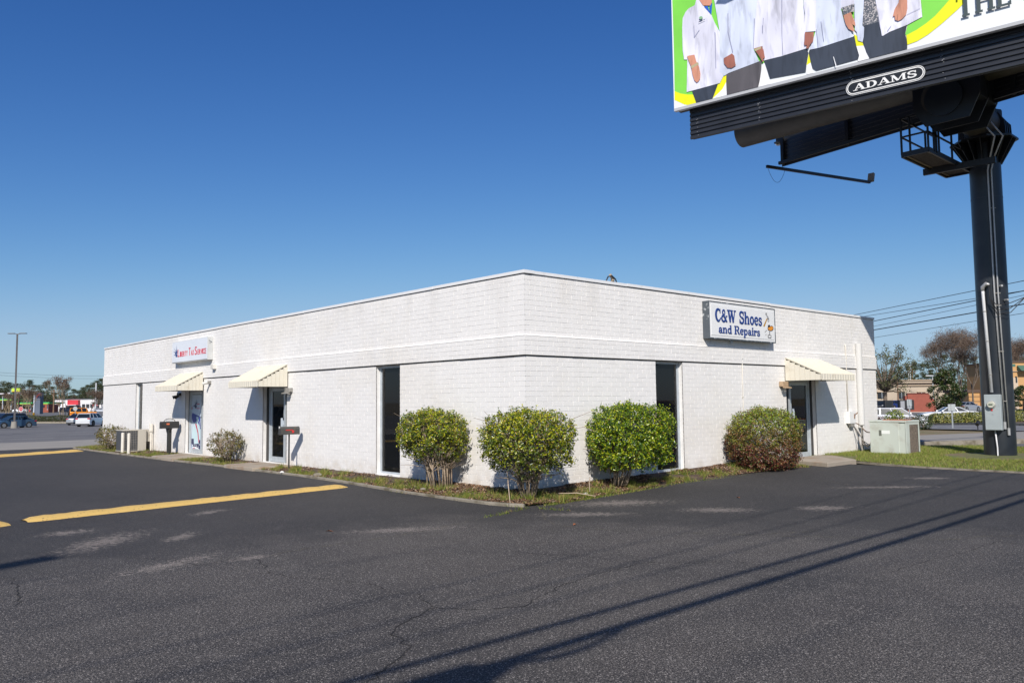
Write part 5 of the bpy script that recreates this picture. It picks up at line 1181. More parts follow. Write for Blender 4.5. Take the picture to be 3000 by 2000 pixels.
def crown_pts(rng, n, c, r, ex=2.4, inner=.55, lump=.16, holes=.0):
    D = rng.normal(0, 1, (n, 3)); D /= np.linalg.norm(D, axis=1)[:, None]
    k = (np.abs(D)**ex).sum(1)**(-1/ex)
    ph = np.sin(D[:, 0]*7+1.3)*np.sin(D[:, 1]*6.1+.4)*np.sin(D[:, 2]*6.7+2.2)+.6*np.sin(D[:, 0]*15+D[:, 2]*13)*np.sin(D[:, 1]*14-1)
    rad = k*(1+lump*ph)*(inner+(1-inner)*rng.random(n)**.42)*(1+rng.exponential(.018, n)*(rng.random(n) < .3))
    P = D*rad[:, None]*np.array(r)+np.array(c)
    if holes:
        q = np.sin(P[:, 0]*6.3+1)*np.sin(P[:, 1]*6.9+2)*np.sin(P[:, 2]*7.7)+rng.normal(0, .25, n); keep = q > -1+holes*1.2
        P, D = P[keep], D[keep]
    return P, D
M_STEM = mat('grey_shrub_bark', (.36,.28,.20), .9, var=.3, scale=14, col2=(.13,.10,.075), c2s=8)
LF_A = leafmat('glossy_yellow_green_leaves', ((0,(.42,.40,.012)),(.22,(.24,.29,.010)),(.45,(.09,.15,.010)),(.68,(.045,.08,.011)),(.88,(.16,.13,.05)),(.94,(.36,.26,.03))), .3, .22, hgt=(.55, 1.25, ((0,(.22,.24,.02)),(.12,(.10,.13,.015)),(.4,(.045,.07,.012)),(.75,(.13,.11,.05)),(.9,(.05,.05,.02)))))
LF_C = leafmat('glossy_green_leaves', ((0,(.38,.42,.012)),(.20,(.20,.29,.010)),(.42,(.07,.14,.012)),(.72,(.035,.08,.010)),(.96,(.24,.18,.03))), .28, .2)
LF_D = leafmat('bronze_and_green_leaves', ((0,(.33,.36,.02)),(.25,(.16,.23,.014)),(.5,(.065,.12,.011)),(.78,(.11,.055,.022)),(.92,(.24,.12,.045))), hgt=(.55, 1.30, ((0,(.12,.032,.018)),(.36,(.21,.065,.032)),(.56,(.07,.12,.016)),(.72,(.06,.025,.014)),(.9,(.36,.24,.12)))))
LF_S = leafmat('olive_leaves', ((0,(.20,.17,.03)),(.3,(.11,.11,.025)),(.6,(.06,.065,.02)),(.85,(.15,.10,.04))), .55)
def bush(label, base, c, r, n, lm, seed, thin=0., ex=2.5, stems=10, spread=.16, up=.9, LW=(.050,.024), inner=.5, holes=0., cat='bush', bottom=None, lump=.14):
    rng = np.random.default_rng(seed); rr = random.Random(seed); t = thing('bush', label, cat, base)
    P, D = crown_pts(rng, n, c, r, ex, inner, lump, holes); ok = outside(P) & (P[:, 2] > base[2]+.02)
    if bottom is not None:
        lat = np.hypot((P[:, 0]-c[0])/r[0], (P[:, 1]-c[1])/r[1]); ok &= (P[:, 2] > bottom(lat)+rng.normal(0, .10, len(P))+.10*np.sin(3.1*np.arctan2(P[:, 1]-c[1], P[:, 0]-c[0])+seed))
    if thin: ok &= rng.random(len(P)) > thin*np.clip((c[2]+.12-P[:, 2])/(r[2]*.7), 0, 1)*(.6+.4*np.sin(P[:, 0]*9+P[:, 1]*7+seed))
    P, D = P[ok], D[ok]
    # leaves sit in tufts at the shoot ends, so the clipped face breaks into light and dark
    k = 9; C_ = np.repeat(P[::k], k, 0); D = np.repeat(D[::k], k, 0); P = C_+rng.normal(0, .026, C_.shape)*(1, 1, 1.25); ok = outside(P); P, D = P[ok], D[ok]
    V, F = leaves(P, D*.8+np.array([-.25,-.25,.55]), *LW, rng)
    # shoot tips: little upright sprays past the clipped outline
    tp, td = crown_pts(rng, 90, c, r, ex, .98, lump); k = (td[:, 2] > -.2) & outside(tp, .08); tp, td = tp[k], td[k]; Q = []; QD = []
    for p, d in zip(tp, td):
        h = rng.uniform(.03, .09)
        for j in range(7): Q.append(p+(d*.5+np.array([0,0,.8]))*h*(j/6)+rng.normal(0, .012, 3)); QD.append(d*.3)
    V2, F2 = leaves(np.array(Q), np.array(QD), LW[0]*.9, LW[1]*.9, rng)
    F2 = F2+len(V); V = np.vstack([V, V2]); F = np.vstack([F, F2])
    tag(npmesh('foliage', V, F, lm, t), kind='stuff')
    b = Vector(base); tw = MB()
    for i in range(stems):
        a = 2*math.pi*(i+rr.random()*.7)/stems; o = Vector((math.cos(a), math.sin(a), 0)); rb = spread*rr.uniform(.35, 1)
        p0 = b+o*rb+Vector((0,0,-.03)); e = Vector(c)+Vector((o.x*r[0]*.62, o.y*r[1]*.62, r[2]*rr.uniform(.0, .5)))
        pts = [p0]; m = 6
        for j in range(1, m+1):
            f = j/m; q = p0.lerp(e, f); q.z = p0.z+(e.z-p0.z)*f**up; q += Vector((rr.gauss(0,.022), rr.gauss(0,.022), 0)); pts.append(q)
        pts = [q if not (q.x > -.03 and q.y > -.03) else Vector((min(q.x,-.04) if base[1] > .5 else q.x, q.y if base[1] > .5 else min(q.y,-.04), q.z)) for q in pts]
        r0 = rr.uniform(.010, .021); mb_ = MB(); mb_.tube(pts, [r0*(1-.10*j) for j in range(m+1)], 6); mb_.build('stem', M_STEM, t, smooth='all')
        for j in range(1, m+1):
            for _ in range(5):
                q = pts[j]+Vector((rr.gauss(0,.28)*r[0], rr.gauss(0,.22)*r[1], rr.uniform(.05, .35)))
                if q.x > -.03 and q.y > -.03: continue
                tw.tube([pts[j], pts[j].lerp(q, .5)+Vector((0,0,.03)), q], [.007,.005,.003], 4)
    tag(tw.build('twigs', M_STEM, t), kind='stuff')
    return t
bush('rounded green-yellow bush with many bare upright stems, just right of the tall window', (-.56,2.02,.08), (-.62,2.28,1.10), (.58,.83,.55), 24000, LF_A, 3, thin=.85, ex=2.8, lump=.12, stems=26, spread=.34, up=.62, holes=.26, bottom=lambda l: .52+.30*(1-l))
bush('open vase-shaped green-yellow bush at the very corner of the building', (-.66,-.76,.05), (-.62,-.70,1.06), (.80,.84,.60), 27000, LF_A, 5, thin=.85, ex=2.7, lump=.12, stems=24, spread=.13, up=.72, holes=.24, bottom=lambda l: .40+.42*(1-l))
bush('dense bright green bush in front of the tall window of the right-hand wall', (2.00,-.66,.12), (2.34,-.72,1.04), (.95,.64,.69), 36000, LF_C, 9, ex=3.4, lump=.10, stems=14, spread=.17, up=.8, bottom=lambda l: .42+.22*(1-l))
bush('big round bush turning bronze-red below, beside the right-hand door', (7.32,-.86,.10), (7.32,-.86,.80), (.95,.80,.80), 40000, LF_D, 11, ex=2.6, stems=6, LW=(.042,.021), inner=.62, lump=.07)
bush('small olive bush with thin foliage between the two mailboxes', (-.50,13.25,.06), (-.50,13.25,.56), (.50,.64,.42), 2600, LF_S, 13, stems=9, up=.8, holes=.45, bottom=lambda l: .12+.1*l, LW=(.055,.026))
bush('olive bush at the far left corner of the building beside the bollards', (-.80,23.95,.05), (-.80,23.95,.55), (.50,1.05,.46), 3000, LF_S, 17, stems=9, up=.8, holes=.42, bottom=lambda l: .08, LW=(.06,.03))

def noise2(x, y): return .5+.25*math.sin(x*2.1+y*1.3)+.2*math.sin(x*4.7-y*3.9+1.2)+.18*math.sin(y*7.3+x*1.1+.6)
def blades(pts, rng, h0, h1, w=.006, lean=.35):
    P = np.array(pts); n = len(P); a = rng.uniform(0, 2*np.pi, n); h = rng.uniform(h0, h1, n); l = rng.normal(0, lean, (n, 2))
    d = np.stack([np.cos(a)*w, np.sin(a)*w, np.zeros(n)], 1); tip = P+np.stack([l[:, 0]*h, l[:, 1]*h, h], 1)
    V = np.stack([P-d, P+d, tip], 1).reshape(-1, 3); return V, np.arange(3*n).reshape(-1, 3)
M_GR = leafmat('grass_blades', ((0,(.16,.21,.022)),(.35,(.09,.15,.018)),(.6,(.26,.25,.045)),(.8,(.36,.29,.10)),(.93,(.28,.17,.065))), .7, .25)
M_GRD = leafmat('lawn_blades', ((0,(.20,.26,.028)),(.3,(.12,.185,.02)),(.55,(.25,.27,.05)),(.75,(.34,.29,.11)),(.9,(.24,.17,.07))), .7, .25)
rng = np.random.default_rng(4); pts = []
NB = len(INN)-1
for _ in range(52000):
    t_ = rng.random()*NB; v = rng.random()**.55; x, y, z = bedpt(t_, v)
    den = noise2(x*1.4, y*1.2)
    if t_ > 10: want = (v > .42) and noise2(x*2.1,y*3)+.32*v > .74
    elif y > 14: want = den > .47
    else: want = v > .35 and noise2(x*2.1,y*1.9)+.25*v > .72
    if (15.5 < y < 17.9 or 9.6 < y < 11.7) and x > -1.3 and x < 0: continue
    if x > 8.9: continue
    if want: pts.append((x, y, z-.01))
V, F = blades(pts, rng, .03, .115, .0055, .45); o = npmesh('bed_grass', V, F, M_GR); tag(o, 'patchy green weeds and grass along the planting bed', 'grass', kind='stuff')
pts = []
for k in range(46):                                # taller tufts
    t_ = rng.random()*NB; v = rng.uniform(.3, .98); x, y, z = bedpt(t_, v)
    if (15.4 < y < 18 or 9.5 < y < 11.8) and x < 0 or x > 8.9: continue
    for _ in range(60): pts.append((x+rng.normal(0,.06), y+rng.normal(0,.06), z-.01))
V, F = blades(pts, rng, .08, .20, .007, .5); tag(npmesh('weed_tufts', V, F, M_GR), 'taller tufts of green weeds in the planting bed', 'weeds', kind='stuff')
# weeds in the seam and a rim of grass spilling over the asphalt
pts = []
for (a, b, n) in (((-1.35,-1.45),(-2.5,-1.75),90), ((-1.2,-1.6),(-1.05,-2.2),50), ((-.9,-1.42),(3.5,-.98),900), ((3.5,-.98),(8.6,-1.42),500), ((-1.33,-1.36),(-1.45,2.5),260)):
    for _ in range(n):
        f = rng.random(); pts.append((a[0]+(b[0]-a[0])*f+rng.normal(0,.035), a[1]+(b[1]-a[1])*f+rng.normal(0,.035), za(a[0],a[1])))
V, F = blades(pts, rng, .02, .07, .006, .7); tag(npmesh('seam_weeds', V, F, M_GR), 'small weeds growing along the asphalt edge and seam', 'weeds', kind='stuff')
# lawn
def inpoly(x, y, P):
    c = False; j = len(P)-1
    for i in range(len(P)):
        if (P[i][1] > y) != (P[j][1] > y) and x < (P[j][0]-P[i][0])*(y-P[i][1])/(P[j][1]-P[i][1])+P[i][0]: c = not c
        j = i
    return c
pts = []; yp = [(10.93,-1.35),(10.6,-2.2),(10.28,-3.27),(10.22,-4.3),(10.2,-5.7),(10.1,-8.5),(16.5,-8.5),(19.5,-2.2),(17.2,.4),(15.8,.4),(15.72,-.03),(11.8,-.03),(11.85,-1.2)]
while len(pts) < 62000:
    x, y = rng.uniform(10.1, 19.5), rng.uniform(-8.5, .4)
    if not inpoly(x, y, yp) or (X0 < x < X1 and Y0 < y < Y1): continue
    if (x-14.3)**2/2.9+(y+3.95)**2/1.7 < 1 : continue
    pts.append((x, y, zy(x, y)-.01))
V, F = blades(pts, rng, .035, .085, .007, .45); tag(npmesh('lawn_grass', V, F, M_GRD), 'bright green-yellow lawn grass round the air unit and the column', 'grass', kind='stuff')
# leaf litter and mulch
M_LIT = leafmat('leaf_litter', ((0,(.19,.095,.045)),(.22,(.10,.055,.03)),(.5,(.30,.19,.11)),(.68,(.06,.038,.026)),(.9,(.42,.33,.24))), .8, .05)
pts = []
for _ in range(60000):
    t_ = rng.random()*NB if rng.random() < .45 else rng.uniform(8, NB); v = rng.random()**.9*1.02; x, y, z = bedpt(t_, min(v, 1)); den = noise2(x*1.1+4, y*1.7)
    near = max(math.exp(-((x-bx_)**2+(y-by_)**2)/.9) for bx_, by_ in ((-.6,2),(-.6,-.7),(2,-.6),(7,-.9)))
    if (15.5 < y < 17.9 or 9.6 < y < 11.7) and x < 0: continue
    if near > .25 or den > .55: pts.append((x, y, z+.008+rng.random()*.012))
P = np.array(pts); V, F = leaves(P, np.tile([0,0,1.], (len(P),1)), .05, .024, rng, .45, .15)
tag(npmesh('leaf_litter', V, F, M_LIT), 'brown leaf litter and bark mulch under the bushes', 'mulch', kind='stuff')
for i, (x, y, a, c) in enumerate(((-2.1,-3.3,.4,'dead curled brown leaf lying on the asphalt nearest the building corner'),(2.35,-3.25,1.1,'small orange leaf on the asphalt right of the seam'),(-5.0,-1.2,2.,'tiny rust brown leaf on the asphalt before the yellow bumper'))):
    mb_ = MB(); d = Vector((math.cos(a), math.sin(a), 0)); s = Vector((-d.y, d.x, 0)); p = Vector((x, y, za(x,y)+.006))
    mb_.add([p-d*.07, p+s*.02+Vector((0,0,.02)), p+d*.07, p-s*.02+Vector((0,0,.012)), p+Vector((0,0,.004))], [(0,4,1),(4,2,1),(0,3,4),(4,3,2)])
    tag(mb_.build('fallen_leaf', mat('rust_leaf', (.35,.12,.04), .8)), c, 'leaf')
for i, (p0, p1, lab) in enumerate((((-.1,-.98,.12),(.45,-1.42,.06),'pale fallen stick lying in the bed right of the corner bush'),((1.35,-.45,.28),(.72,-1.02,.09),'pale stick leaning in the mulch between the corner bush and the next'),((-1.05,-.62,.55),(-1.28,-.95,.03),'long bent dead stem sticking up left of the corner bush'))):
    mb_ = MB(); mb_.tube([p0, tuple((a+b)/2+(.02,.03,.03)[k] for k, (a, b) in enumerate(zip(p0, p1))), p1], [.007,.009,.006], 6); tag(mb_.build('fallen_stick', mat('pale_dead_wood', (.42,.33,.24), .9)), lab, 'stick')
for x, y, lab in ((-1.12,8.15,'white crumpled scrap of litter at the foot of the thin-post mailbox'),(.55,-1.08,'pale litter scrap at the edge of the bed between two green bushes')):
    mb_ = MB(); z = za(x, y)+.05; mb_.add([(x-.06,y,z),(x+.05,y-.03,z),(x+.06,y+.04,z+.03),(x-.03,y+.05,z+.02),(x,y,z+.05)], [(0,1,4),(1,2,4),(2,3,4),(3,0,4)]); tag(mb_.build('paper_scrap', mat('litter_white', (.6,.6,.58), .7)), lab, 'litter')
for x, y, s, lab in ((-1.0,6.5,.11,'small grey stone in the bed near the tall window'),(-1.12,1.9,.06,'little pale stone at the kerb before the many-stemmed bush')):
    bm = bmesh.new(); bmesh.ops.create_icosphere(bm, subdivisions=2, radius=s)
    for v in bm.verts: v.co.z *= .5; v.co *= 1+.18*math.sin(v.co.x*40+v.co.y*31)
    me = bpy.data.meshes.new('stone'); bm.to_mesh(me); bm.free(); me.materials.append(M_KERB); o = bpy.data.objects.new('stone', me); COL.objects.link(o); o.location = (x, y, za(x,y)+.07); tag(o, lab, 'stone')

# ------------------------------------------------------------------ trees
def clump_crown(rng, cl, per, size, flat=.6):
    """cl: list of (x,y,z,r); leaf quads scattered through every clump"""
    A = []; ND = []
    for (x, y, z, r) in cl:
        D = rng.normal(0, 1, (per, 3)); D /= np.linalg.norm(D, axis=1)[:, None]; q = D*(r*rng.random((per, 1))**.5); q[:, 2] *= flat; A.append(q+np.array([x, y, z])); ND.append(D)
    P = np.vstack(A); return leaves(P, np.vstack(ND), size, size*.55, rng, .8)
M_BARK = mat('tree_bark', (.13,.10,.075), .95, var=.3, scale=3); M_BARKG = mat('pale_bark', (.30,.23,.15), .9, var=.25, scale=3)
LF_P = leafmat('pine_needles', ((0,(.045,.065,.02)),(.4,(.028,.045,.014)),(.7,(.065,.075,.028)),(.92,(.09,.08,.04))), .7, .1)
LF_M = leafmat('magnolia_leaves', ((0,(.05,.08,.014)),(.35,(.02,.038,.009)),(.7,(.035,.055,.012)),(.88,(.12,.09,.035))), .35, .08)
LF_O = leafmat('live_oak_leaves', ((0,(.10,.11,.03)),(.35,(.05,.06,.02)),(.7,(.075,.07,.03)),(.9,(.14,.11,.06))), .6, .12)
LF_B = leafmat('brown_dead_leaves', ((0,(.15,.095,.065)),(.4,(.09,.065,.05)),(.75,(.20,.145,.10))), .8, .1)
LF_H = leafmat('hedge_leaves', ((0,(.055,.07,.018)),(.4,(.028,.038,.012)),(.75,(.08,.08,.028))), .6, .08)
LF_V = leafmat('variegated_leaves', ((0,(.34,.32,.08)),(.3,(.16,.19,.04)),(.55,(.06,.09,.02)),(.8,(.25,.24,.07))), .5, .15)
LF_R = leafmat('reddish_shrub_leaves', ((0,(.14,.05,.035)),(.4,(.07,.03,.022)),(.7,(.10,.07,.03)),(.9,(.2,.13,.07))), .6, .1)
def mesh_tree(kind, seed, h):
    """returns parts (name, V/F or MB, material) of a tree of height h standing at the origin"""
    rng = np.random.default_rng(seed); rr = random.Random(seed); t = empty(kind, (0,0,0)); tr = MB()
    if kind == 'pine_tree':
        tr.tube([(0,0,-.3),(rr.gauss(0,.1),0,h*.5),(rr.gauss(0,.2),rr.gauss(0,.2),h*.93)], [.24,.17,.05], 6); cl = []
        for k in range(34):
            f = rr.uniform(.30, 1.0); rad = (1.02-f)**.6*h*.30*rr.uniform(.3, 1); a = rr.uniform(0, 6.28); cl.append((rad*math.cos(a), rad*math.sin(a), h*f-.2*rad, h*rr.uniform(.06,.12)))
            if k % 2 == 0: tr.tube([(0,0,h*f*.93),(cl[-1][0],cl[-1][1],cl[-1][2])], [.06,.02], 4)
        V, F = clump_crown(rng, cl, 85, .36, .5); lm = LF_P
    elif kind == 'magnolia_tree':
        tr.tube([(0,0,-.3),(0,0,h*.9)], [.16,.04], 6); cl = []
        for k in range(95):
            f = rr.random()**.8; rad = (math.sin(math.pi*min(1, .14+.84*f))**.6)*h*.36*(1-.30*f)*rr.random()**.35; a = rr.uniform(0, 6.28); cl.append((rad*math.cos(a), rad*math.sin(a), h*(.06+.9*f), h*.07))
        V, F = clump_crown(rng, cl, 90, .19, .9); lm = LF_M
    elif kind == 'oak_tree':
        tr.tube([(0,0,-.3),(.1,0,h*.3)], [.28,.2], 8); cl = []
        for k in range(120):
            D = rng.normal(0, 1, 3); D /= np.linalg.norm(D); rad = rr.uniform(.45, 1); p = (D[0]*h*.42*rad, D[1]*h*.42*rad, h*.60+D[2]*h*.36*rad); cl.append((*p, h*.065))
            if k % 2 == 0: tr.tube([(.1,0,h*.3),(p[0]*.5,p[1]*.5,(p[2]+h*.3)/2),p], [.09,.05,.015], 4)
        V, F = clump_crown(rng, cl, 34, .20, .8); lm = LF_O
    elif kind in ('bare_tree', 'crape_myrtle'):
        segs = []; tips = []
        def grow(p, d, L_, r, lv):
            q = p+d*L_; m_ = p.lerp(q, .5)+Vector((rr.gauss(0,.04), rr.gauss(0,.04), 0))*L_
            tr.tube([p, m_, q], [r, r*.85, r*.7], 5 if lv < 3 else 3, caps=False)
            if lv >= (5 if kind == 'bare_tree' else 4): tips.append(q); return
            for _ in range(3 if lv < 2 else (3 if rr.random() < .75 else 2)):
                a = rr.uniform(0, 6.28); sp = rr.uniform(.25, .62); ax = Vector((math.cos(a), math.sin(a), 0)); nd = (d+ax*sp+Vector((0,0,.12))).normalized(); grow(q, nd, L_*rr.uniform(.62, .85), r*.62, lv+1)
        if kind == 'bare_tree': grow(Vector((0,0,-.3)), Vector((0,0,1)), h*.26, h*.014, 0)
        else:
            for k in range(4): a = k*1.57; grow(Vector((.12*math.cos(a),.12*math.sin(a),-.2)), Vector((.16*math.cos(a),.16*math.sin(a),1)).normalized(), h*.42, .06, 1)
        if kind == 'bare_tree': cl = [(q.x, q.y, q.z, .5) for q in tips if rr.random() < .16]; V, F = clump_crown(rng, cl or [(0,0,h*.7,.5)], 14, .16, .9); lm = LF_B; A_ = np.repeat(np.array([q[:] for q in tips]), 26, 0); A_ = A_+rng.normal(0, .55, A_.shape); V2, F2 = leaves(A_, rng.normal(0, 1, A_.shape), .85, .035, rng, .3, .1); F = np.vstack([F, F2+len(V)]); V = np.vstack([V, V2])
        else: cl = [(q.x, q.y, q.z, .42) for q in tips if rr.random() < .9]; V, F = clump_crown(rng, cl, 30, .13, .9); lm = LF_B
    tr.build('trunk', M_BARKG if kind == 'crape_myrtle' else M_BARK, t, smooth='all')
    tag(npmesh('crown', V, F, lm, t), kind='stuff'); return t
FW = Vector((math.cos(YAW), math.sin(YAW), 0)); RT = Vector((math.sin(YAW), -math.cos(YAW), 0))
def hy(px): return 1175.3-.0106*(px-1500)           # where the horizon crosses this column of the photo
def at(px, D): p = CP+FW*D+RT*(((px-1500)*.9973-1.86)/FPX*D); return p.x, p.y
def ztop(px, y, D): return CP.z+(hy(px)-y)/FPX*D
PROTO = {}
def tree(kind, var, px, D, top, label, group=None, hh=None, zs=None):
    x, y = at(px, D); z = za(x, y)-.1; h = ztop(px, top, D)-z if top else hh
    key = (kind, var)
    if key not in PROTO:
        H0 = {'pine_tree': 15, 'magnolia_tree': 5.5, 'oak_tree': 9, 'bare_tree': 13, 'crape_myrtle': 5}[kind]
        t = mesh_tree(kind, 31+var*7+len(kind), H0); PROTO[key] = (t, H0)
    else: t = copy_tree(PROTO[key][0])
    H0 = PROTO[key][1]; t.location = (x, y, z); t.rotation_euler = (0, 0, rnd.uniform(0, 6.28)); s = h/H0; w = zs or s; t.scale = (w, w, s)
    LAST[0] = t
    return tag(t, label, 'tree', group)
LAST = [None]
LABL = {-12: 'dark pine cut by the left photo edge', 6: 'tall pine at the far left, the first whole one from the edge', 24: 'pine just left of the light pole mast', 44: 'pine behind the light pole and the green roadside board', 84: 'tallest pine in the middle left, above the stop sign and the bare tree', 134: 'open-crowned tall pine right of the grey pylon sign', 112: 'pine right behind the top of the grey pylon sign', 172: 'pine behind the brown-leaved lot tree', 242: 'pine left of the pale steel pole', 270: 'pine just left of the pale steel pole top', 298: 'high pine meeting the left end wall of the white building', 284: 'pine right of the pale steel pole, short of the white wall'}
LABR = {2570: 'pine glimpsed through the sparse oak at the building end', 2640: 'pine left of the three thin poles', 2684: 'pine just right of the three thin poles', 2724: 'pine above the hooded lot lamp over the beige roof', 2746: 'pine rising left of the bare trees, over the evergreen', 2830: 'pine behind the tall bare brown tree', 2860: 'pine half behind the billboard column, on its left', 2980: 'pine behind the tan restaurant, right of the column', 3004: 'pine cut by the right photo edge'}
gL = 'pines beyond the far road on the left'; lab_l = 'dark green pine among the tree line far beyond the left parking lot'
for i, (px, top, D, w) in enumerate(((-12,1122,340,1.1),(6,1116,350,1.1),(24,1119,330,1.0),(44,1124,360,.95),(62,1123,380,1.0),(84,1112,340,1.15),(100,1128,370,.9),(112,1127,350,.9),(134,1116,330,1.05),(152,1133,380,.9),(172,1128,400,1.0),(196,1126,390,.95),(214,1140,370,.9),(226,1142,400,.9),(242,1133,360,.85),(256,1128,340,.9),(270,1120,350,1.0),(284,1114,330,1.1),(298,1110,320,1.15),(316,1108,330,1.1),(14,1134,300,.85),(52,1136,300,.8),(120,1141,310,.8),(246,1144,305,.8),(290,1128,300,.9))):
    tree('pine_tree', i % 3, px, D, top, LABL.get(px, lab_l), gL, zs=w*.95)
gR = 'pines beyond the shops on the right'; lab_r = 'dark green pine in the tree line far behind the beige shop on the right'
for i, (px, top, D, w) in enumerate(((2570,1092,330,.9),(2598,1086,340,.9),(2640,1074,330,.9),(2662,1064,310,1.0),(2684,1058,320,1.05),(2706,1066,330,1.0),(2724,1056,300,1.1),(2746,1046,290,1.15),(2770,1040,300,1.15),(2800,1034,290,1.2),(2830,1040,300,1.1),(2860,1046,300,1.1),(2980,1034,280,1.1),(3004,1044,300,1.0),(2620,1090,300,.85))):
    tree('pine_tree', (i+1) % 3, px, D, top, LABR.get(px, lab_r), gR, zs=w*.95)
for i, (px, top, D, lab) in enumerate(((2816,938,150,'tall bare brown tree just left of the billboard column'),(2772,968,165,'bare grey-brown tree left of the tallest bare one, behind the glossy evergreen'),(2850,960,140,'bare tree whose right half hides behind the billboard column'),(2985,970,150,'bare tree at the right photo edge beyond the column'),(3010,985,160,'bare tree cut by the right photo edge'))):
    tree('bare_tree', i % 3, px, D, top, lab, 'bare winter trees beyond the street', zs=(1.0,.85,1.0,.7,.8)[i])
tree('oak_tree', 0, 2592, 110, 992, 'sparse olive green tree rising behind the right end of the white building')
tree('magnolia_tree', 0, 2771, 92, 1080, 'dense dark glossy evergreen tree behind the white coupe', zs=1.05)
tree('magnolia_tree', 1, 2997, 105, 1128, 'rounded dark holly bush right of the column at the photo edge', zs=.85)
for i, (px, top, D, lab, w) in enumerate(((184,1122,127,'brown-leaved small tree with pale trunk behind the clipped hedge balls',1.0),(84,1150,150,'bare brown small tree left of the grey pylon sign',.95),(22,1162,150,'low brown tree before the green canopy at the far left',.85),(266,1136,150,'bare brown small tree right of the orange jeep',1.15),(58,1158,160,'low bare tree beside the stop sign',.85))):
    tree('crape_myrtle' if i != 3 else 'bare_tree', i % 2, px, D, top, lab, 'small lot trees on the left', zs=(.95,1.0,.9,.55,.9)[i])
# the far woods that close the view behind the single trees
def wood(label, p0, p1, D, hgt, n, seed, lm):
    rng = np.random.default_rng(seed); pts_ = rng.uniform(0, 1, n); cl = []
    for u in pts_:
        px = p0+(p1-p0)*u; d = D*rng.uniform(.95, 1.12); x, y = at(px, d); h = hgt*(.62+.38*math.sin(u*37+seed)*math.sin(u*91)+.2*rng.random()); cl.append((x, y, rng.uniform(.0, 1)**.6*h, rng.uniform(1.2, 2.6)))
    V, F = clump_crown(rng, cl, 55, .75, .7); return tag(npmesh('woodland', V, F, lm), label, 'woods', kind='stuff')
wood('low dark wood closing the view behind the left tree line', -80, 360, 430, 9.5, 420, 3, LF_P)
wood('brownish scrub wood behind the pines on the left', -80, 360, 400, 6.0, 240, 5, leafmat('winter_scrub', ((0,(.11,.075,.05)),(.5,(.07,.055,.04)),(.8,(.05,.05,.025))), .8, .05))
wood('low dark wood closing the view behind the shops on the right', 2480, 3120, 380, 10.5, 520, 7, LF_P)
# the wood behind the camera, which the shop windows mirror
for i in range(16):
    a = R(185+i*11); d = 62+9*((i*7) % 4); tree('pine_tree', i % 3, 0, 10, None, 'dark pine in the row behind the photographer', 'pines behind the camera', hh=13+i % 4); t = LAST[0]; t.location = (-4+d*math.cos(a), -8+d*math.sin(a), -.1)

# hedges and low shrubs
def hedge(name, label, pts, r, n, lm, seed, size=.07, cat='hedge', group=None, flat=1.):
    rng = np.random.default_rng(seed); A = []; ND = []
    for (x, y, z) in pts:
        P, D = crown_pts(rng, n, (x, y, z), r, 2.8, .7, .10); A.append(P); ND.append(D)
    P = np.vstack(A); D = np.vstack(ND); V, F = leaves(P, D+np.array([0,0,.3]), size, size*.55, rng, .7)
    t = thing(name, label, cat, (pts[0][0], pts[0][1], za(pts[0][0], pts[0][1])), group=group); tag(npmesh('foliage', V, F, lm, t), kind='stuff')
    mb_ = MB()
    for (x, y, z) in pts:
        for k in range(3): mb_.tube([(x+.1*k-.1,y,za(x,y)-.1),(x+.2*k-.2,y+.05,z)], [.02,.012], 4)
    tag(mb_.build('stems', M_STEM, t), kind='stuff'); return t
def gp(px, D, dz): x, y = at(px, D); return (x, y, za(x, y)+dz)
for i, (px, D, r, top, lab) in enumerate(((86,124,1.05,0,'leftmost and tallest clipped bush of the row on the kerbed island'),(103,123,.95,0,'wide clipped bush touching the tallest one on its right'),(117,123,.75,0,'small clipped bush second from the left on the kerbed island'),(131,123,.85,0,'clipped bush in the middle of the island row'),(146,124,.85,0,'clipped bush right of the middle of the island row'),(163,123,.95,0,'clipped bush left of the pale tree trunk'),(181,123,1.05,0,'clipped bush under the pale trunk of the brown-leaved tree'),(199,124,.95,0,'rightmost clipped bush, next to the grey sedan'))):
    hedge('clipped_bush', lab, [gp(px, D, .5*r)], (r*.92, r*.9, .60*r), 900, LF_H, 40+i, .13, 'bush', 'clipped bushes on the parking island')
hedge('hedge', 'variegated yellow-green hedge before the white coupe', [gp(2738+k*13, 69, .45) for k in range(20)], (.50,.5,.52), 520, LF_V, 61, .13)
hedge('hedge', 'low dark red hedge behind the pale air unit', [gp(2574+k*16, 51, .30) for k in range(7)], (.42,.40,.38), 420, LF_R, 62, .08)
hedge('shrub', 'dark green and red shrub at the right end of the low red hedge', [gp(2690, 49, .38), gp(2703, 49, .34)], (.50,.45,.44), 700, LF_M, 63, .08, 'bush')
hedge('shrub', 'upright green-yellow shrub poking above the pale air unit', [gp(2604, 46, .45), gp(2622, 46, .60), gp(2632, 46, .42)], (.34,.30,.55), 420, LF_C, 64, .09, 'bush')
# the island kerb and the verge
x0, y0 = at(82, 120); x1, y1 = at(232, 118); a_, b_ = Vector((x0, y0, 0)), Vector((x1, y1, 0)); d_ = (b_-a_).normalized(); up_ = Vector((-d_.y, d_.x, 0)); 
mb_ = MB(); L_ = (b_-a_).length
for k in range(12): 
    p, q = a_+d_*(L_*k/12), a_+d_*(L_*(k+1)/12); mb_.beam((p.x,p.y,za(p.x,p.y)+.1),(q.x,q.y,za(q.x,q.y)+.1),.25,.3)
struct(mb_.build('kerb', M_KERB))
sheet('parking_island', [(x0,y0),(x1,y1),(x1+up_.x*9,y1+up_.y*9),(x0+up_.x*9,y0+up_.y*9)], .16, M_MULCH, 12, 6)
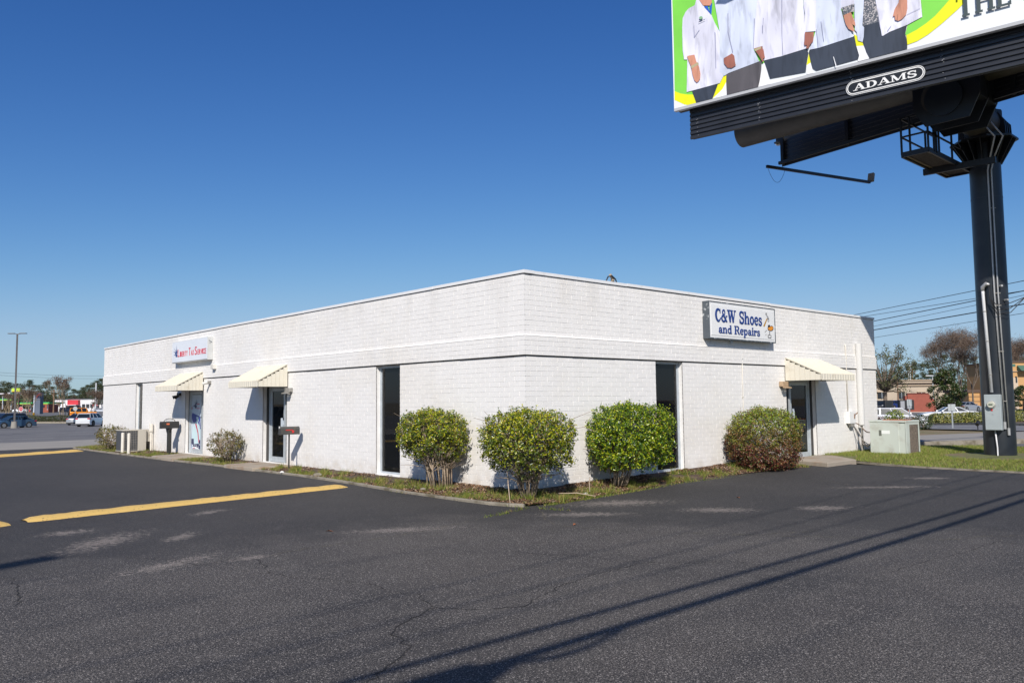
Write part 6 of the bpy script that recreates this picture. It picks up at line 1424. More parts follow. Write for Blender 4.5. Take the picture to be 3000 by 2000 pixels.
# ------------------------------------------------------------------ vehicles
M_TYRE = mat('tyre_rubber', (.012,.012,.012), .8); M_RIM = mat('alloy_rim', (.35,.36,.37), .3, metal=.7); M_RIMD = mat('dark_rim', (.03,.03,.032), .35, metal=.5)
M_CGL = mat('car_glass', (.012,.018,.026), .12, spec=.22); M_TAIL = mat('tail_light_red', (.45,.01,.015), .25); M_HEAD = mat('head_light', (.6,.62,.62), .15); M_TRIM = mat('black_trim', (.02,.02,.022), .6)
def paint(name, c, r=.25):
    m = mat(name, c, r, metal=.25, spec=.6); m.node_tree.nodes['Principled BSDF'].inputs['Coat Weight'].default_value = .6; return m
PROF = {  # lower body top line (x from rear -.5 to front .5, height), glasshouse base x0,x1, roof x0,x1
 'sedan': ([(-.5,.45),(-.485,.60),(-.44,.655),(-.30,.69),(.0,.675),(.20,.655),(.34,.60),(.46,.52),(.495,.42),(.5,.34)], (-.40,.24), (-.20,.07), 1.0),
 'coupe': ([(-.5,.48),(-.485,.68),(-.44,.72),(-.30,.73),(.0,.70),(.14,.70),(.30,.66),(.45,.56),(.49,.46),(.5,.34)], (-.36,.16), (-.18,.02), 1.0),
 'suv': ([(-.5,.40),(-.495,.58),(-.47,.64),(-.30,.65),(.0,.64),(.22,.62),(.36,.58),(.47,.52),(.495,.42),(.5,.30)], (-.47,.26), (-.40,.10), 1.0),
 'jeep': ([(-.46,.36),(-.455,.60),(-.44,.62),(-.2,.62),(.12,.62),(.14,.62),(.40,.60),(.44,.56),(.45,.48),(.46,.40)], (-.455,.13), (-.44,.08), 1.0),
 'pickup': ([(-.5,.38),(-.495,.60),(-.48,.62),(-.12,.62),(-.10,.62),(.20,.60),(.36,.57),(.47,.53),(.495,.44),(.5,.30)], (-.10,.24), (-.07,.12), 1.0)}
def car(kind, label, cat, L_, W_, H_, m, loc, rz, group=None, name='parked_car', roofm=None, rim=None):
    t = thing(name, label, cat, (0,0,0), 0, group); top, gb, gr_, _ = PROF[kind]; hw = W_/2; gz = .17*H_/1.45 if kind != 'jeep' else .32
    # lower body, lofted across: outline extruded with rounded shoulders
    mb_ = MB(); sec = [(-1.,.0,.93),(-.985,.04,.985),(-.94,.0,1.),(.94,.0,1.),(.985,.04,.985),(1.,.0,.93)]
    rows = []
    for yy, dz, sx in sec:
        row = [(x*L_*(sx if abs(x) > .4 else 1), yy*hw*(1-.06*max(0, abs(x)-.38)/.12), z*H_-(.05 if abs(yy) > .96 else 0)*H_/1.5) for x, z in top]
        row += [(top[-1][0]*L_*.985, yy*hw*.95, gz+.05), (.36*L_, yy*hw, gz), (-.36*L_, yy*hw, gz), (top[0][0]*L_*.985, yy*hw*.95, gz+.07)]
        rows.append(row)
    n = len(rows[0]); mb_.v = [p for r_ in rows for p in r_]
    for i in range(len(rows)-1):
        for k in range(n): mb_.f.append((i*n+k, (i+1)*n+k, (i+1)*n+(k+1) % n, i*n+(k+1) % n)); mb_.m.append(0)
    mb_.f += [tuple(range(n)), tuple(range(len(rows)*n-1, (len(rows)-1)*n-1, -1))]; mb_.m += [0, 0]
    bo = mb_.build('body', m, t, smooth=True); 
    zb = (.64 if kind in ('suv', 'jeep', 'pickup') else .665)*H_; zr = H_*.985; wb, wr = hw*.93, hw*(.86 if kind == 'jeep' else .74)
    def gh(inset, z0, z1, mm, nm):
        b = MB(); f = lambda t_: (zb+(zr-zb)*t_)
        def ring(t_):
            x0 = gb[0]+(gr_[0]-gb[0])*t_; x1 = gb[1]+(gr_[1]-gb[1])*t_; w = wb+(wr-wb)*t_-inset; return [(x0*L_+inset,-w,f(t_)),(x1*L_-inset,-w,f(t_)),(x1*L_-inset,w,f(t_)),(x0*L_+inset,w,f(t_))]
        b.v = ring(z0)+ring(z1); b.f = [(0,1,5,4),(1,2,6,5),(2,3,7,6),(3,0,4,7),(4,5,6,7)]; b.m = [0]*5; b.build(nm, mm, t, bevel=.03); return ring
    rg = gh(.012, -.05, .93, M_CGL, 'windows'); 
    r0, r1 = rg(.88), rg(1.0); b = MB()
    def grow_(r_, e): return [(x+(e if x > 0 else -e), y+(e if y > 0 else -e), z) for x, y, z in r_]
    q0 = [(p[0]+s*.02, p[1]+(.012 if p[1] > 0 else -.012), p[2]) for p, s in zip(r0, (-1,1,1,-1))]; q1 = list(r1)
    b.v = q0+q1; b.f = [(3,2,1,0),(0,1,5,4),(1,2,6,5),(2,3,7,6),(3,0,4,7),(4,5,6,7)]; b.m = [0]*6; b.build('roof', roofm or m, t, bevel=.03)
    npil = {'sedan': (.0,.42,.55,1.), 'coupe': (.0,.40,1.), 'suv': (.0,.30,.62,1.), 'jeep': (.0,.34,.68,1.), 'pickup': (.0,.5,1.)}[kind]
    for sy in (-1, 1):
        for k, tt in enumerate(npil):
            a = Vector(((gb[0]+(gb[1]-gb[0])*tt)*L_, sy*wb, zb)); c = Vector(((gr_[0]+(gr_[1]-gr_[0])*tt)*L_, sy*wr, zr-.02)); b = MB(); b.beam(a, c, .06 if kind != 'jeep' else .11, .03, up=(0,1,0)); b.build('pillar', m, t)
    wr_ = {'sedan': .33, 'coupe': .345, 'suv': .365, 'jeep': .42, 'pickup': .39}[kind]*(H_/1.45 if kind in ('sedan',) else 1); xa = .30*L_ if kind != 'jeep' else .29*L_
    for sx in (-1, 1):
        for sy in (-1, 1):
            x = sx*xa; b = MB(); b.cyl((x, sy*(hw-.10), wr_+.01), (x, sy*(hw+.006), wr_+.01), wr_*1.16, n=22); b.build('wheel_arch', M_TRIM if kind != 'coupe' else M_TRIM, t)
            b = MB(); b.cyl((x, sy*(hw-.2), wr_-.01), (x, sy*(hw+.022), wr_-.01), wr_, n=22); w = b.build('wheel', M_TYRE, t, bevel=.02)
            b = MB(); b.cyl((x, sy*(hw), wr_-.01), (x, sy*(hw+.030), wr_-.01), wr_*.66, n=18)
            for k in range(5): a = 1.2566*k; b.beam((x, sy*(hw+.033), wr_-.01), (x+wr_*.62*math.cos(a), sy*(hw+.033), wr_-.01+wr_*.62*math.sin(a)), .06, .012, up=(0,1,0))
            b.build('rim', rim or M_RIM, w)
    zl = .52*H_ if kind != 'suv' else .56*H_
    for sy in (-1, 1):
        xr = top[1][0]*L_; b = MB(); b.box(xr-.03, sy*hw*.93, zl-.02, xr+.05, sy*hw*.62, zl+.12); b.build('tail_light', M_TAIL, t, bevel=.01)
        b = MB(); b.box(xr+.02, sy*(hw-.02), zl, xr+.22, sy*(hw+.004), zl+.09); b.build('tail_light', M_TAIL, t)
        xf = top[-2][0]*L_; b = MB(); b.box(xf-.22, sy*hw*.94, .47*H_-.05, xf+.01, sy*hw*.66, .47*H_+.04); b.build('headlight', M_HEAD, t, bevel=.01)
        b = MB(); b.box(gb[1]*L_-.22, sy*(hw+.0), zb+.02, gb[1]*L_-.08, sy*(hw+.16), zb+.15); b.build('mirror', m, t, bevel=.02)
    b = MB(); b.box(top[0][0]*L_-.02, -.26, .38*H_, top[0][0]*L_+.03, .26, .38*H_+.12); b.build('number_plate', M_HEAD, t)
    b = MB(); b.box(top[0][0]*L_-.012, -hw*.9, gz, top[0][0]*L_+.1, hw*.9, gz+.18); b.box(top[-1][0]*L_-.1, -hw*.85, gz, top[-1][0]*L_+.015, hw*.85, gz+.16); b.build('bumper', M_TRIM, t, bevel=.01)
    b = MB(); b.box(top[-1][0]*L_-.04, -hw*.45, gz+.2, top[-1][0]*L_+.008, hw*.45, gz+.36); b.build('grille', M_TRIM, t)
    if kind == 'jeep':
        b = MB(); b.cyl((-.46*L_-.02,0,.92), (-.46*L_-.27,0,.92), .40, n=22); s = b.build('spare_wheel', M_TYRE, t, bevel=.03); b = MB(); b.cyl((-.46*L_-.28,0,.92), (-.46*L_-.275,0,.92), .22, n=16); b.build('rim', M_RIMD, s)
        b = MB(); b.box(.46*L_, -hw*.9, .42, .46*L_+.22, hw*.9, .62); b.build('winch_bumper', M_TRIM, t, bevel=.02)
    t.location = loc; t.rotation_euler = (0, 0, rz); return t
def cpos(px, D, dz=0): x, y = at(px, D); return (x, y, za(x, y)+dz)
AF = math.atan2(FW.y, FW.x)
car('coupe', 'white two-door coupe with black wheels driving left beyond the variegated hedge', 'car', 4.80, 1.9, 1.38, paint('white_car_paint', (.72,.73,.75)), cpos(2773,74), AF+R(75), name='white_coupe', rim=M_RIMD)
car('suv', 'white wagon behind the shrubs next to the building end', 'car', 4.7, 1.85, 1.60, paint('white_car_paint', (.72,.73,.75)), cpos(2618,68,-.10), AF-R(108))
car('suv', 'white sport utility vehicle seen from behind at the building corner', 'car', 4.6, 1.86, 1.69, paint('white_car_paint', (.72,.73,.75)), cpos(268,104), AF+R(3), rim=M_RIMD)
car('sedan', 'silver-grey sedan mostly hidden behind the white sport utility vehicle', 'car', 4.8, 1.85, 1.47, paint('silver_car_paint', (.30,.31,.33)), cpos(236,113), AF+R(6))
car('sedan', 'dark blue sedan parked behind the light pole base', 'car', 4.8, 1.85, 1.45, paint('steel_blue_paint', (.035,.075,.13)), cpos(40,100.5), AF+R(146))
car('suv', 'navy people carrier behind the blue sedan, left edge', 'car', 4.9, 1.95, 1.72, paint('navy_car_paint', (.012,.02,.06)), cpos(20,108), AF+R(148))
car('jeep', 'bright orange off-road vehicle with a spare wheel on its back', 'jeep', 4.6, 1.87, 1.80, paint('orange_car_paint', (.78,.26,.01)), cpos(246,141,.0), AF-R(63), name='orange_jeep', rim=M_RIMD)
far = (('suv','dark grey vehicle driving past the grey pylon sign',(.04,.045,.055),112,290,-90),('sedan','small white car close behind the dark vehicle by the pylon',(.6,.62,.63),131,292,-90),('suv','black vehicle right of the small white car on the far road',(.02,.025,.035),142,300,-85),('pickup','white pickup parked beyond the stop sign',(.62,.64,.66),60,285,80),('sedan','red car low behind the stop sign',(.4,.03,.03),93,300,90),('suv','blue-black vehicle left of the octagonal sign back',(.03,.04,.07),196,285,-70),('sedan','silver car parked under the red shop panel',(.3,.34,.4),214,290,-60),('pickup','dark pickup right of the octagonal sign back',(.03,.035,.045),236,280,-90),('sedan','white car at the far right of the shop front',(.65,.66,.68),291,285,-80))
for k, lab, c, px, D, a in far: car(k, lab, 'car', 4.7, 1.85, 1.75 if k in ('suv','pickup') else 1.45, paint('far_car_paint_%d' % px, c), cpos(px, D), AF+R(a+27))
car('suv', 'black car parked before the beige shop at the building end', 'car', 4.7, 1.85, 1.65, paint('black_car_paint', (.015,.017,.02)), cpos(2576,150), AF+R(150))
car('suv', 'blue car with red tail light parked left of the menu board', 'car', 4.7, 1.85, 1.65, paint('blue_car_paint', (.02,.05,.22)), cpos(2620,152), AF-R(60))
car('sedan', 'silver car half hidden right of the dark evergreen', 'car', 4.7, 1.85, 1.45, paint('silver_car_paint', (.30,.31,.33)), cpos(2830,120), AF-R(60))
car('suv', 'red sport utility vehicle behind the photographer, mirrored in the tall right-hand window', 'car', 4.7, 1.9, 1.75, paint('red_car_paint', (.35,.01,.012)), (25.5,-16.5,.05), R(20))
car('suv', 'black sport utility vehicle mirrored in the glass door on the left', 'car', 4.8, 1.9, 1.75, paint('black_car_paint', (.015,.017,.02)), (-10.5,34,-.04), R(10))

# ------------------------------------------------------------------ far shops, signs, poles
def obox(name, px0, px1, y0, y1, D, dep, m, parent=None, out=0., zlow=None):
    """box facing the street at distance D between two photo columns and heights"""
    a = Vector((*at(px0, D), 0)); b = Vector((*at(px1, D), 0)); z0 = ztop(px0, y1, D) if zlow is None else zlow; z1 = ztop(px0, y0, D); f = FW
    c = (a+b)/2+f*(dep/2-out)+Vector((0,0,(z0+z1)/2)); mb_ = MB(); mb_.obox(c, RT, f, (0,0,1), (b-a).length/2, dep/2, abs(z1-z0)/2); return mb_.build(name, m, parent)
M_STUC = mat('beige_stucco', (.42,.35,.27), .9, var=.06, scale=.4); M_STUC2 = mat('beige_stucco_band', (.36,.28,.20), .9); M_TAN = mat('tan_siding', (.48,.28,.12), .85, var=.06, scale=.5); M_BRN = mat('brown_roofing', (.10,.065,.05), .8); M_RBR = mat('red_brick_wall', (.27,.075,.05), .85, var=.08, scale=2.5, bump=.3, bscale=8)
M_DWIN = mat('dark_window', (.03,.035,.04), .1, spec=.8); M_WWALL = mat('white_shop_wall', (.68,.68,.70), .8, var=.06, scale=.3); M_SRED = mat('red_shop_panel', (.52,.03,.045), .6, var=.1, scale=.5); M_SGRN = mat('green_canopy', (.03,.36,.11), .5); M_SYEL = mat('yellow_green_band', (.45,.62,.06), .5)
b = thing('beige_shop', 'long beige stucco shop with flat roof and dark windows behind the magnolia', 'building', (*at(2650,180), za(*at(2650,180))))
zg = -.7
obox('wall', 2500, 2790, 1117, 0, 180, 18, M_STUC, b, zlow=zg); obox('parapet', 2498, 2792, 1113.5, 1117.2, 179.8, 18.6, M_STUC2, b); obox('gutter', 2500, 2790, 1123, 1124.6, 179.6, .3, M_BRN, b); obox('band', 2500, 2790, 1130, 1132, 179.7, .3, M_STUC2, b)
for p0, p1 in ((2572,2597),(2633,2651),(2690,2712),(2536,2560)):
    w = obox('window', p0, p1, 1148.5, 1166, 179.8, .3, M_DWIN, b); obox('mullion', (p0+p1)/2-.6, (p0+p1)/2+.6, 1148.5, 1166, 179.6, .25, M_ALU, w)
    obox('lintel', p0-1, p1+1, 1147, 1148.6, 179.6, .45, M_STUC2, b)
b = thing('brick_screen_wall', 'plain red brick wall panel with a sloping right corner beyond the street', 'wall', (*at(2697,120), za(*at(2697,120))))
D = 118; P_ = [(2659,1206),(2659,1152),(2720,1152),(2736,1170),(2741,1195),(2741,1206)]
fpt = lambda px, y, o: Vector((*at(px, D), ztop(px, y, D)))+FW*o
mb_ = MB(); mb_.prism(P_, lambda u, v: fpt(u, v, .4), lambda u, v: fpt(u, v, 0)); mb_.build('wall', M_RBR, b)
obox('coping', 2658, 2721, 1151.2, 1152.6, 117.9, .7, mat('brick_coping', (.2,.06,.045), .8), b); obox('plinth', 2658, 2742, 1206, 1213, 117.9, .6, mat('pale_plinth', (.55,.5,.43), .8), b)
obox('side_pier', 2652, 2659.5, 1159, 1206, 118.2, .6, M_RBR, b)
for lab, p0, p1, y0, y1, n, D in (('black drive-through menu board with one dark panel beyond the street',2592,2616,1172,1199,1,100),('black drive-through menu board with two pale panels before the brick wall',2634,2677,1171,1200,2,102)):
    b = thing('menu_board', lab, 'sign', (*at((p0+p1)/2, D), za(*at((p0+p1)/2, D)))); obox('cabinet', p0, p1, y0, y1, D, .5, M_TRIM, b)
    for k in range(n): q0 = p0+(p1-p0)*(.08+k*.46 if n > 1 else .15); q1 = p0+(p1-p0)*(.36+k*.46 if n > 1 else .85); obox('panel', q0, q1, y0+3, y1-4, D-.03, .05, M_DWIN if n == 1 else mat('menu_panel', (.30,.31,.33), .4), b); 
    obox('post', (p0+p1)/2-2, (p0+p1)/2+2, y1, y1+14, D+.1, .2, M_TRIM, b)
b = thing('tan_shop', 'low orange-tan building with brown roof just left of the column', 'building', (*at(2880,150), -.7))
obox('wall', 2838, 2930, 1149, 0, 150, 8, M_TAN, b, zlow=-.8); obox('roof', 2835, 2933, 1141, 1149, 149.8, 8.6, M_BRN, b)
for y in (1160.5, 1174.5): obox('groove', 2838, 2930, y, y+1.4, 149.95, .1, M_BRN, b)
b = thing('tan_restaurant', 'taller tan building with green awnings at the right photo edge', 'building', (*at(3010,140), -.7))
obox('wall', 2968, 3120, 1060, 0, 140, 14, M_TAN, b, zlow=-.8); obox('parapet', 2966, 3122, 1057, 1061, 139.8, 14.5, M_BRN, b); obox('cornice', 2968, 3120, 1086, 1088.5, 139.8, .4, M_STUC2, b)
for p in (2985, 3020, 3055): 
    mb_ = MB(); a = Vector((*at(p, 139.8), 0)); q = Vector((*at(p+22, 139.8), 0)); z0, z1 = ztop(p, 1086, 140), ztop(p, 1070, 140); mb_.prism([(0,z1),(0,z0),(1.2,z0)], lambda d, z: a-FW*d+Vector((0,0,z)), lambda d, z: q-FW*d+Vector((0,0,z))); mb_.build('awning', mat('green_awning', (.06,.13,.09), .7), b)
obox('wing', 2958, 2985, 1106, 0, 139, 3, mat('pale_wing', (.5,.4,.3), .8), b, zlow=-.8); obox('wing_window', 2979, 2983, 1102, 1120, 138.9, .2, M_DWIN, b)
obox('sign_band', 2960, 2980, 1066, 1074, 139, .3, mat('green_sign_band', (.07,.15,.11), .5), b)
b = thing('far_shop', 'low white shop with a big red panel over its entrance beyond the far road', 'building', (*at(235,300), 0))
obox('wall', 160, 330, 1169, 0, 302, 22, M_WWALL, b, zlow=-.2); obox('roof_edge', 158, 332, 1167.4, 1169, 301.7, 22.6, M_DWIN, b); obox('red_panel', 197, 228.5, 1171, 1188, 300.6, 1.6, M_SRED, b); obox('canopy', 193, 222, 1185, 1187, 298.5, 3, mat('pale_canopy', (.5,.48,.5), .6), b)
obox('entrance', 193, 229, 1187, 1198, 301.5, .6, M_DWIN, b); obox('red_panel', 163, 173, 1178, 1183, 301, 1.2, M_SRED, b)
for p in (240, 252, 264, 276): w = obox('window', p, p+8, 1183, 1193, 301.6, .6, M_DWIN, b)
for p in (271, 281): obox('banner', p, p+4, 1181, 1188, 300.9, .2, M_SRED, b)
for lab, p0, p1, y in (('green filling station canopy at the left photo edge',-30,37,1167.5),('green canopy glimpsed behind the bare lot tree',50,94,1178),('green canopy right of the grey pylon sign',117,144,1177.5)):
    b = thing('station_canopy', lab, 'canopy', (*at((p0+p1)/2, 260), 0)); obox('fascia', p0, p1, y, y+3.6, 260, 9, M_SGRN, b); obox('yellow_band', p0, p1-4, y+3.6, y+5.4, 260, 9, M_SYEL, b)
    for p in (p0+4, p1-6): obox('post', p, p+1.3, y+5.4, 1200, 262, .35, M_WWALL, b)
b = thing('station_kiosk', 'small brick-red kiosk under the right green canopy', 'building', (*at(130,275), 0)); obox('wall', 118, 142, 1184, 0, 275, 6, M_RBR, b, zlow=-.2)
w = obox('window', 121, 130, 1186, 1192, 274.8, .3, M_DWIN, b)
b = thing('pylon_sign', 'tall grey pylon sign with a red, white and blue flag panel', 'sign', (*at(108,200), 0))
obox('pylon', 99, 117, 1149, 0, 200, 1.4, mat('slate_pylon', (.10,.12,.16), .5, var=.1, scale=.6), b, zlow=-.1); obox('edge_column', 97.5, 101, 1149, 0, 199.8, .6, mat('silver_column', (.42,.46,.52), .4), b, zlow=-.1)
pn = obox('flag_panel', 105, 116.5, 1151.5, 1165.5, 199.9, .2, mat('navy_panel', (.01,.02,.10), .4), b)
for k, (o, m_) in enumerate(((0,M_SRED),(3.0,M_SRED))):
    mb_ = MB(); D = 199.86-k*.02; pts_ = [(105,1165-o),(110,1158-o),(116.5,1154-o),(116.5,1155.6-o),(110.5,1160-o),(105.6,1165.5-o)]; pts_ = [(u, max(1151.6, v)) for u, v in pts_]; mb_.prism(pts_, lambda u, v: Vector((*at(u, D), ztop(u, v, D))), lambda u, v: Vector((*at(u, D-.03), ztop(u, v, D)))); mb_.build('stripe', m_, pn)
b = thing('roadside_billboard', 'green and yellow roadside sign board behind the light pole', 'sign', (*at(44,240), 0))
obox('upper_board', 32, 57, 1137, 1148, 240, .8, M_SYEL, b); obox('upper_edge', 32, 57, 1145.5, 1147, 239.8, .3, mat('orange_band', (.6,.3,.02), .5), b); obox('lower_board', 30, 44, 1151, 1160, 240, .8, mat('teal_board', (.05,.20,.16), .5), b); obox('price_board', 47, 57, 1148, 1153, 240, .6, M_WWALL, b)
for p in (35, 53): obox('post', p, p+1.5, 1148, 1200, 240.5, .5, M_BRN, b)
b = thing('small_sign', 'small white box sign on a post left of the green and yellow board', 'sign', (*at(24,240), 0)); obox('board', 20.5, 28, 1149.5, 1155, 240, .6, M_WWALL, b); obox('post', 24, 25, 1155, 1200, 240.2, .3, M_BRN, b)
b = thing('street_sign', 'dark sign bridge with white lamps at the far left edge', 'sign', (*at(4,200), 0)); obox('board', -8, 10, 1154, 1158, 200, .6, M_TRIM, b); obox('light_band', -8, 10, 1151.5, 1154, 200, .4, M_WWALL, b); obox('post', 6, 7.2, 1158, 1198, 200.2, .3, M_WWALL, b)
def pole(name, label, cat, px, D, top, r, m, arms=(), group=None):
    x, y = at(px, D); z = za(x, y); zt = ztop(px, top, D); t = thing(name, label, cat, (x, y, z), group=group); mb_ = MB(); mb_.cyl((x,y,z-.3),(x,y,zt),r,r*.7,8); mb_.build('post', m, t)
    for zo, w in arms: mb_ = MB(); mb_.beam(Vector((x,y,zt-zo))-RT*w/2, Vector((x,y,zt-zo))+RT*w/2, .12, .15); mb_.build('crossarm', m, t)
    return t, (x, y, zt)
M_WPOLE = mat('pale_steel_pole', (.52,.54,.56), .5); M_WOOD = mat('brown_pole_wood', (.20,.12,.075), .9, var=.2, scale=2)
pole('utility_pole', 'pale steel pole rising behind the orange jeep, near the building edge', 'pole', 280, 290, 1121, .32, M_WPOLE)
pole('utility_pole', 'brown wooden pole left of the brown-leaved lot tree', 'pole', 157, 250, 1140, .22, M_WOOD, ((.6,2.2),))
pole('utility_pole', 'leftmost of three thin poles above the beige shop roof', 'pole', 2665, 260, 1085, .2, M_WPOLE, ((.8,2.5),), 'thin poles over the beige shop')
pole('utility_pole', 'middle and tallest of three thin poles above the beige shop roof', 'pole', 2670, 250, 1066, .2, M_WPOLE, (), 'thin poles over the beige shop')
pole('utility_pole', 'rightmost of three thin poles above the beige shop roof', 'pole', 2676, 255, 1080, .22, M_WOOD, ((1.0,2.5),), 'thin poles over the beige shop')
t, p = pole('utility_pole', 'leaning reddish wooden pole standing before the beige shop', 'pole', 2631, 140, 1118, .15, M_WOOD)
pole('lot_light', 'pale lot lamp post with a hooded head over the beige shop roof', 'street lamp', 2735, 130, 1100, .08, M_WPOLE, ((.0,2.2),))
# signs seen from behind
M_SIGNB = mat('bare_aluminium_sign', (.42,.45,.45), .5, metal=.3, var=.06, scale=3)
def sign_back(label, px, D, plates, bottom, tilt=0):
    x, y = at(px, D); t = thing('road_sign', label, 'road sign', (x, y, za(x, y))); zt = ztop(px, plates[0][2], D); mb_ = MB(); mb_.beam((x,y,za(x,y)-.2),(x,y,zt),.07,.05); mb_.build('post', M_SIGNB, t)
    for i, (p0, p1, y0, y1) in enumerate(plates): obox('plate', p0, p1, y0, y1, D-.06-.03*i, .02, M_SIGNB, t)
    return t
sign_back('blank back of two joined square road signs on one post before the hedge', 2787, 50, ((2776,2784,1183,1203),(2785,2797.5,1183,1203)), 1251)
sign_back('blank backs of two narrow road signs on one post before the brick wall', 2663, 58, ((2656.5,2661.5,1169,1188),(2662.5,2671,1169,1188)), 1221)
def octs(px, D, cy, rp, m, label, red=False, base=None):
    x, y = at(px, D); t = thing('stop_sign', label, 'road sign', (x, y, za(x, y))); r = rp/FPX*D; zc = ztop(px, cy, D); mb_ = MB(); mb_.cyl((x,y,za(x,y)-.2),(x,y,zc+r*.7),.04,n=8); mb_.build('post', M_SIGNB, t)
    def plate(rr_, d0, d1, mm, nm):
        q = [(rr_*math.cos(R(22.5+45*k)), rr_*math.sin(R(22.5+45*k))) for k in range(8)]; b_ = MB(); f = lambda d: (lambda u, v: Vector((x,y,zc))+RT*u+Vector((0,0,v))-FW*d); b_.prism(q, f(d0), f(d1)); b_.build(nm, mm, t)
    plate(r*1.08, .04, .055, m if not red else M_PLW, 'plate')
    if red:
        plate(r*.97, .055, .06, M_SRED, 'red_face'); b_ = MB(); fw_ = lambda u, z, d: Vector((x,y,0))+RT*u+Vector((0,0,z))-FW*(.06+d)
        place_text(b_, 'STOP', -r*.66, r*.66, zc-r*.24, r*.5, lambda u, z, d: fw_(u, z, d)); b_.build('lettering', M_PLW, t)
        b_ = MB(); b_.obox((x,y,zc-r*1.35), RT, FW, (0,0,1), r*.4, .01, r*.16); b_.build('small_plate', mat('pale_red_plate', (.6,.25,.22), .5), t)
octs(62, 112, 1197, 6.2, M_SIGNB, 'red octagonal stop sign behind the blue sedan', True)
octs(221, 128, 1196, 6.2, M_SIGNB, 'pale back of an octagonal stop sign in front of the orange jeep')
x, y = at(99.5, 165); t = thing('fire_hydrant', 'yellow fire hydrant standing on the far verge', 'hydrant', (x, y, za(x, y))); mb_ = MB(); mb_.lathe((x,y,za(x,y)), [(.2,0),(.17,.1),(.15,.5),(.19,.52),(.14,.62),(.04,.7)], 10); mb_.build('barrel', mat('hydrant_yellow', (.75,.40,.01), .5), t)
mb_ = MB(); mb_.cyl(Vector((x,y,za(x,y)+.38))-RT*.25, Vector((x,y,za(x,y)+.38))+RT*.25, .07, n=8); mb_.build('outlets', MATS['hydrant_yellow'], t)
x, y = at(2860, 46); t = thing('ground_spotlight', 'small black spotlight on the dry verge left of the column', 'spotlight', (x, y, za(x,y))); mb_ = MB(); mb_.cyl((x,y,za(x,y)),(x,y,za(x,y)+.25),.03,n=6); mb_.build('stake', M_BLK, t); mb_ = MB(); mb_.cyl((x-.1,y,za(x,y)+.28),(x+.12,y,za(x,y)+.4),.10,.12,10); mb_.build('lamp_head', M_BLK, t)

# lot lighting masts: the far one in view, and its twin beside the camera whose head throws the shadow on the left
M_MAST = mat('bronze_grey_mast', (.13,.12,.115), .5, var=.1, scale=2)
def mast(label, x, y, h, base_h, ang, nm='lot_light', group='tall parking lot lights'):
    z = za(x, y); t = thing(nm, label, 'street lamp', (x, y, z), group=group); mb_ = MB(); mb_.cyl((x,y,z-.2),(x,y,z+base_h),.40,.30,20); mb_.build('concrete_base', M_CONC, t, bevel=.02)
    mb_ = MB(); mb_.box(x-.28,y-.28,z+base_h,x+.28,y+.28,z+base_h+.03); mb_.build('base_plate', M_MAST, t); mb_ = MB(); mb_.beam((x,y,z+base_h),(x,y,z+h),.17,.17); mb_.build('mast', M_MAST, t)
    d = Vector((math.cos(ang), math.sin(ang), 0))
    for s in (-1, 1): mb_ = MB(); mb_.beam(Vector((x,y,z+h-.02)), Vector((x,y,z+h+.06))+d*(s*.35), .08, .08); mb_.build('arm', M_MAST, t); mb_ = MB(); mb_.obox(Vector((x,y,z+h+.08))+d*(s*.72), d, Vector((-d.y, d.x, 0)), (0,0,1), .40, .17, .045); mb_.build('lamp_head', M_MAST, t, bevel=.02)
    return t
x, y = at(43.5, 99); mast('tall twin-headed lot light on a pale concrete base, far left', x, y, ztop(48, 978, 99)-za(x, y), .80, math.atan2(RT.y, RT.x))
mast('twin-headed lot light standing behind the camera on the left', -21.0, -11.65, 12.2, .8, R(20))

# overhead wires
M_WIRE = mat('overhead_wire', (.015,.015,.017), .7)
def wire(a, b, r, s_, label, group, n=40, back=0., fwd=0., cat='wire'):
    a, b = Vector(a), Vector(b); d = b-a; a2, b2 = a-d*back, b+d*fwd; mb_ = MB(); mb_.tube(sag(a2, b2, s_, n), r, 5)
    return tag(mb_.build('overhead_wire', M_WIRE, smooth='all'), label, cat, group)
WL = (([51.05,16.01,8.39],[42.5,5.7,8.21],.02,'topmost wire beside the column'),([51.07,16.03,8.11],[42.48,5.68,7.73],.016,'second wire from the top beside the column'),([50.33,15.15,7.61],[42.51,5.71,7.6],.026,'thick third wire from the top beside the column'),([50.31,15.13,7.22],[42.54,5.75,7.32],.013,'thin fourth wire from the top beside the column'),([50.32,15.15,6.94],[42.47,5.68,6.89],.032,'thickest dark wire, fifth from the top beside the column'),([50.35,15.18,6.36],[42.47,5.68,6.37],.014,'lowest thin wire beside the column'))
for a, b, r, lab in WL: wire(a, b, r, .0, lab, 'wires along the street on the right', back=14, fwd=2.2)
for k, (y, lab) in enumerate(((1096,'upper faint wire crossing the sky at the far left'),(1104,'lower faint wire crossing the sky at the far left'))):
    a = Vector((*at(-60, 150), ztop(-60, y-9, 150))); b = Vector((*at(420, 230), ztop(420, y+1, 230))); wire(a, b, .02, .6, lab, 'wires over the far left road')
for k, (y, lab) in enumerate(((1148,'upper dark wire before the left tree line'),(1168.5,'lower dark wire before the far shop'))):
    a = Vector((*at(-60, 180), ztop(-60, y-1, 180))); b = Vector((*at(420, 200), ztop(420, y+1, 200))); wire(a, b, .03, .2, lab, 'wires over the far left road')
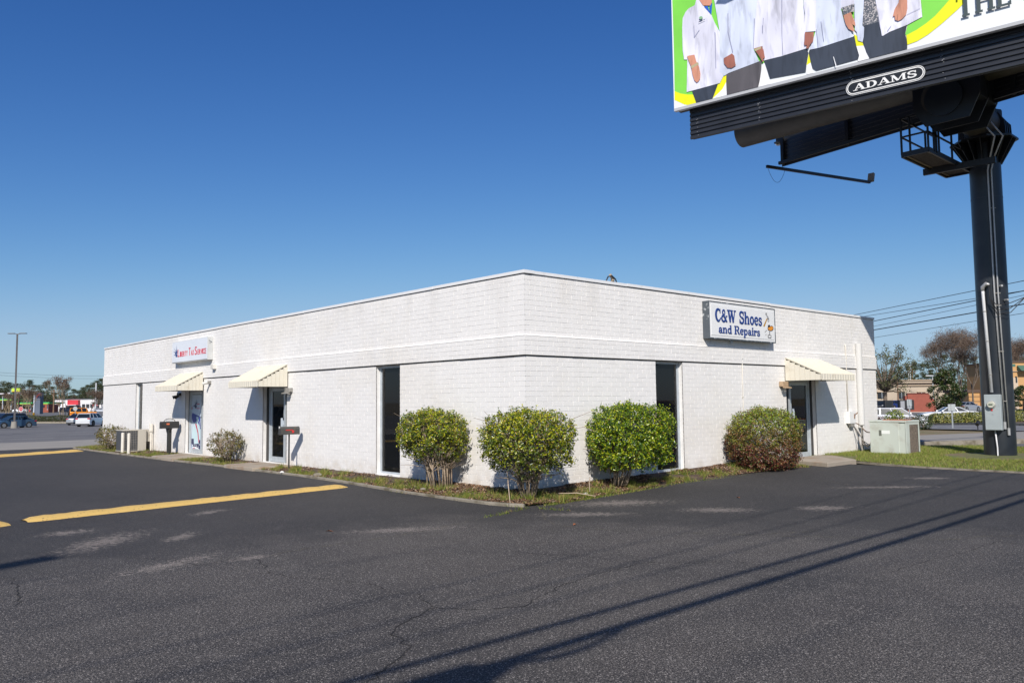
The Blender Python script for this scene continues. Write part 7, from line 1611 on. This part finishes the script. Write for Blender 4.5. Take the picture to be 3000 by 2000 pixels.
# cables behind the camera, parallel to the right-hand wall, that shade the asphalt; hung on two poles
def cab(z, y0, y1, r, lab, sg_=.25): 
    k = z/1.06; x0, x1 = -30, 38; f = lambda x, y: (x-k, y-.93*k, z+za(0,0)); mb_ = MB(); ys = lambda x: y0+(y1-y0)*(x+7)/14
    pts_ = []
    for i in range(41):
        x = x0+(x1-x0)*i/40; u = i/40; pts_.append((x-k, ys(x)-.93*k, z-sg_*4*u*(1-u)+sg_))
    mb_.tube(pts_, r, 6); tag(mb_.build('overhead_cable', M_WIRE, smooth='all'), lab, 'cable', 'cables over the lot behind the camera'); return pts_
pa = cab(6.2, -6.93, -6.74, .038, 'upper thick telephone cable behind the camera')
pb = cab(5.9, -7.36, -7.08, .056, 'lower thick telephone cable behind the camera')
cab(8.6, -5.9, -5.2, .014, 'thin power wire behind the camera'); cab(8.9, -6.4, -5.7, .014, 'thin outer power wire behind the camera'); cab(9.3, -5.2, -4.3, .012, 'topmost power wire behind the camera')
q = min(pb, key=lambda p: abs(p[0]-(-7.3-5.9/1.06))); t = thing('splice_case', 'black splice case and cable coil slung under the telephone cable', 'cable box', q)
mb_ = MB(); mb_.cyl((q[0]-.9,q[1],q[2]-.10),(q[0]+.55,q[1]+.02,q[2]-.11),.20,n=12); mb_.build('case', M_BLK, t); mb_ = MB(); mb_.cyl((q[0]+.55,q[1]+.02,q[2]-.11),(q[0]+.95,q[1]+.02,q[2]-.03),.15,.05,n=10); mb_.build('nozzle', M_BLK, t)
for k in range(2): mb_ = MB(); mb_.tube(sag((q[0]+.9,q[1],q[2]-.05),(q[0]+2.2,q[1]+.02,q[2]),.14+.05*k), .018, 6); mb_.build('loop', M_BLK, t, smooth='all')
for (x, lab) in ((-35.8,'wooden utility pole behind the camera on the left'),(32.2,'wooden utility pole far right behind the camera')):
    y = -12.6 if x < 0 else -12.0; t = thing('utility_pole', lab, 'pole', (x, y, 0)); mb_ = MB(); mb_.cyl((x,y,-.3),(x,y,10.2),.16,.12,12); mb_.build('post', M_WOOD, t); mb_ = MB(); mb_.beam((x,y-1.1,9.3),(x,y+1.3,9.3),.1,.12); mb_.build('crossarm', M_WOOD, t)
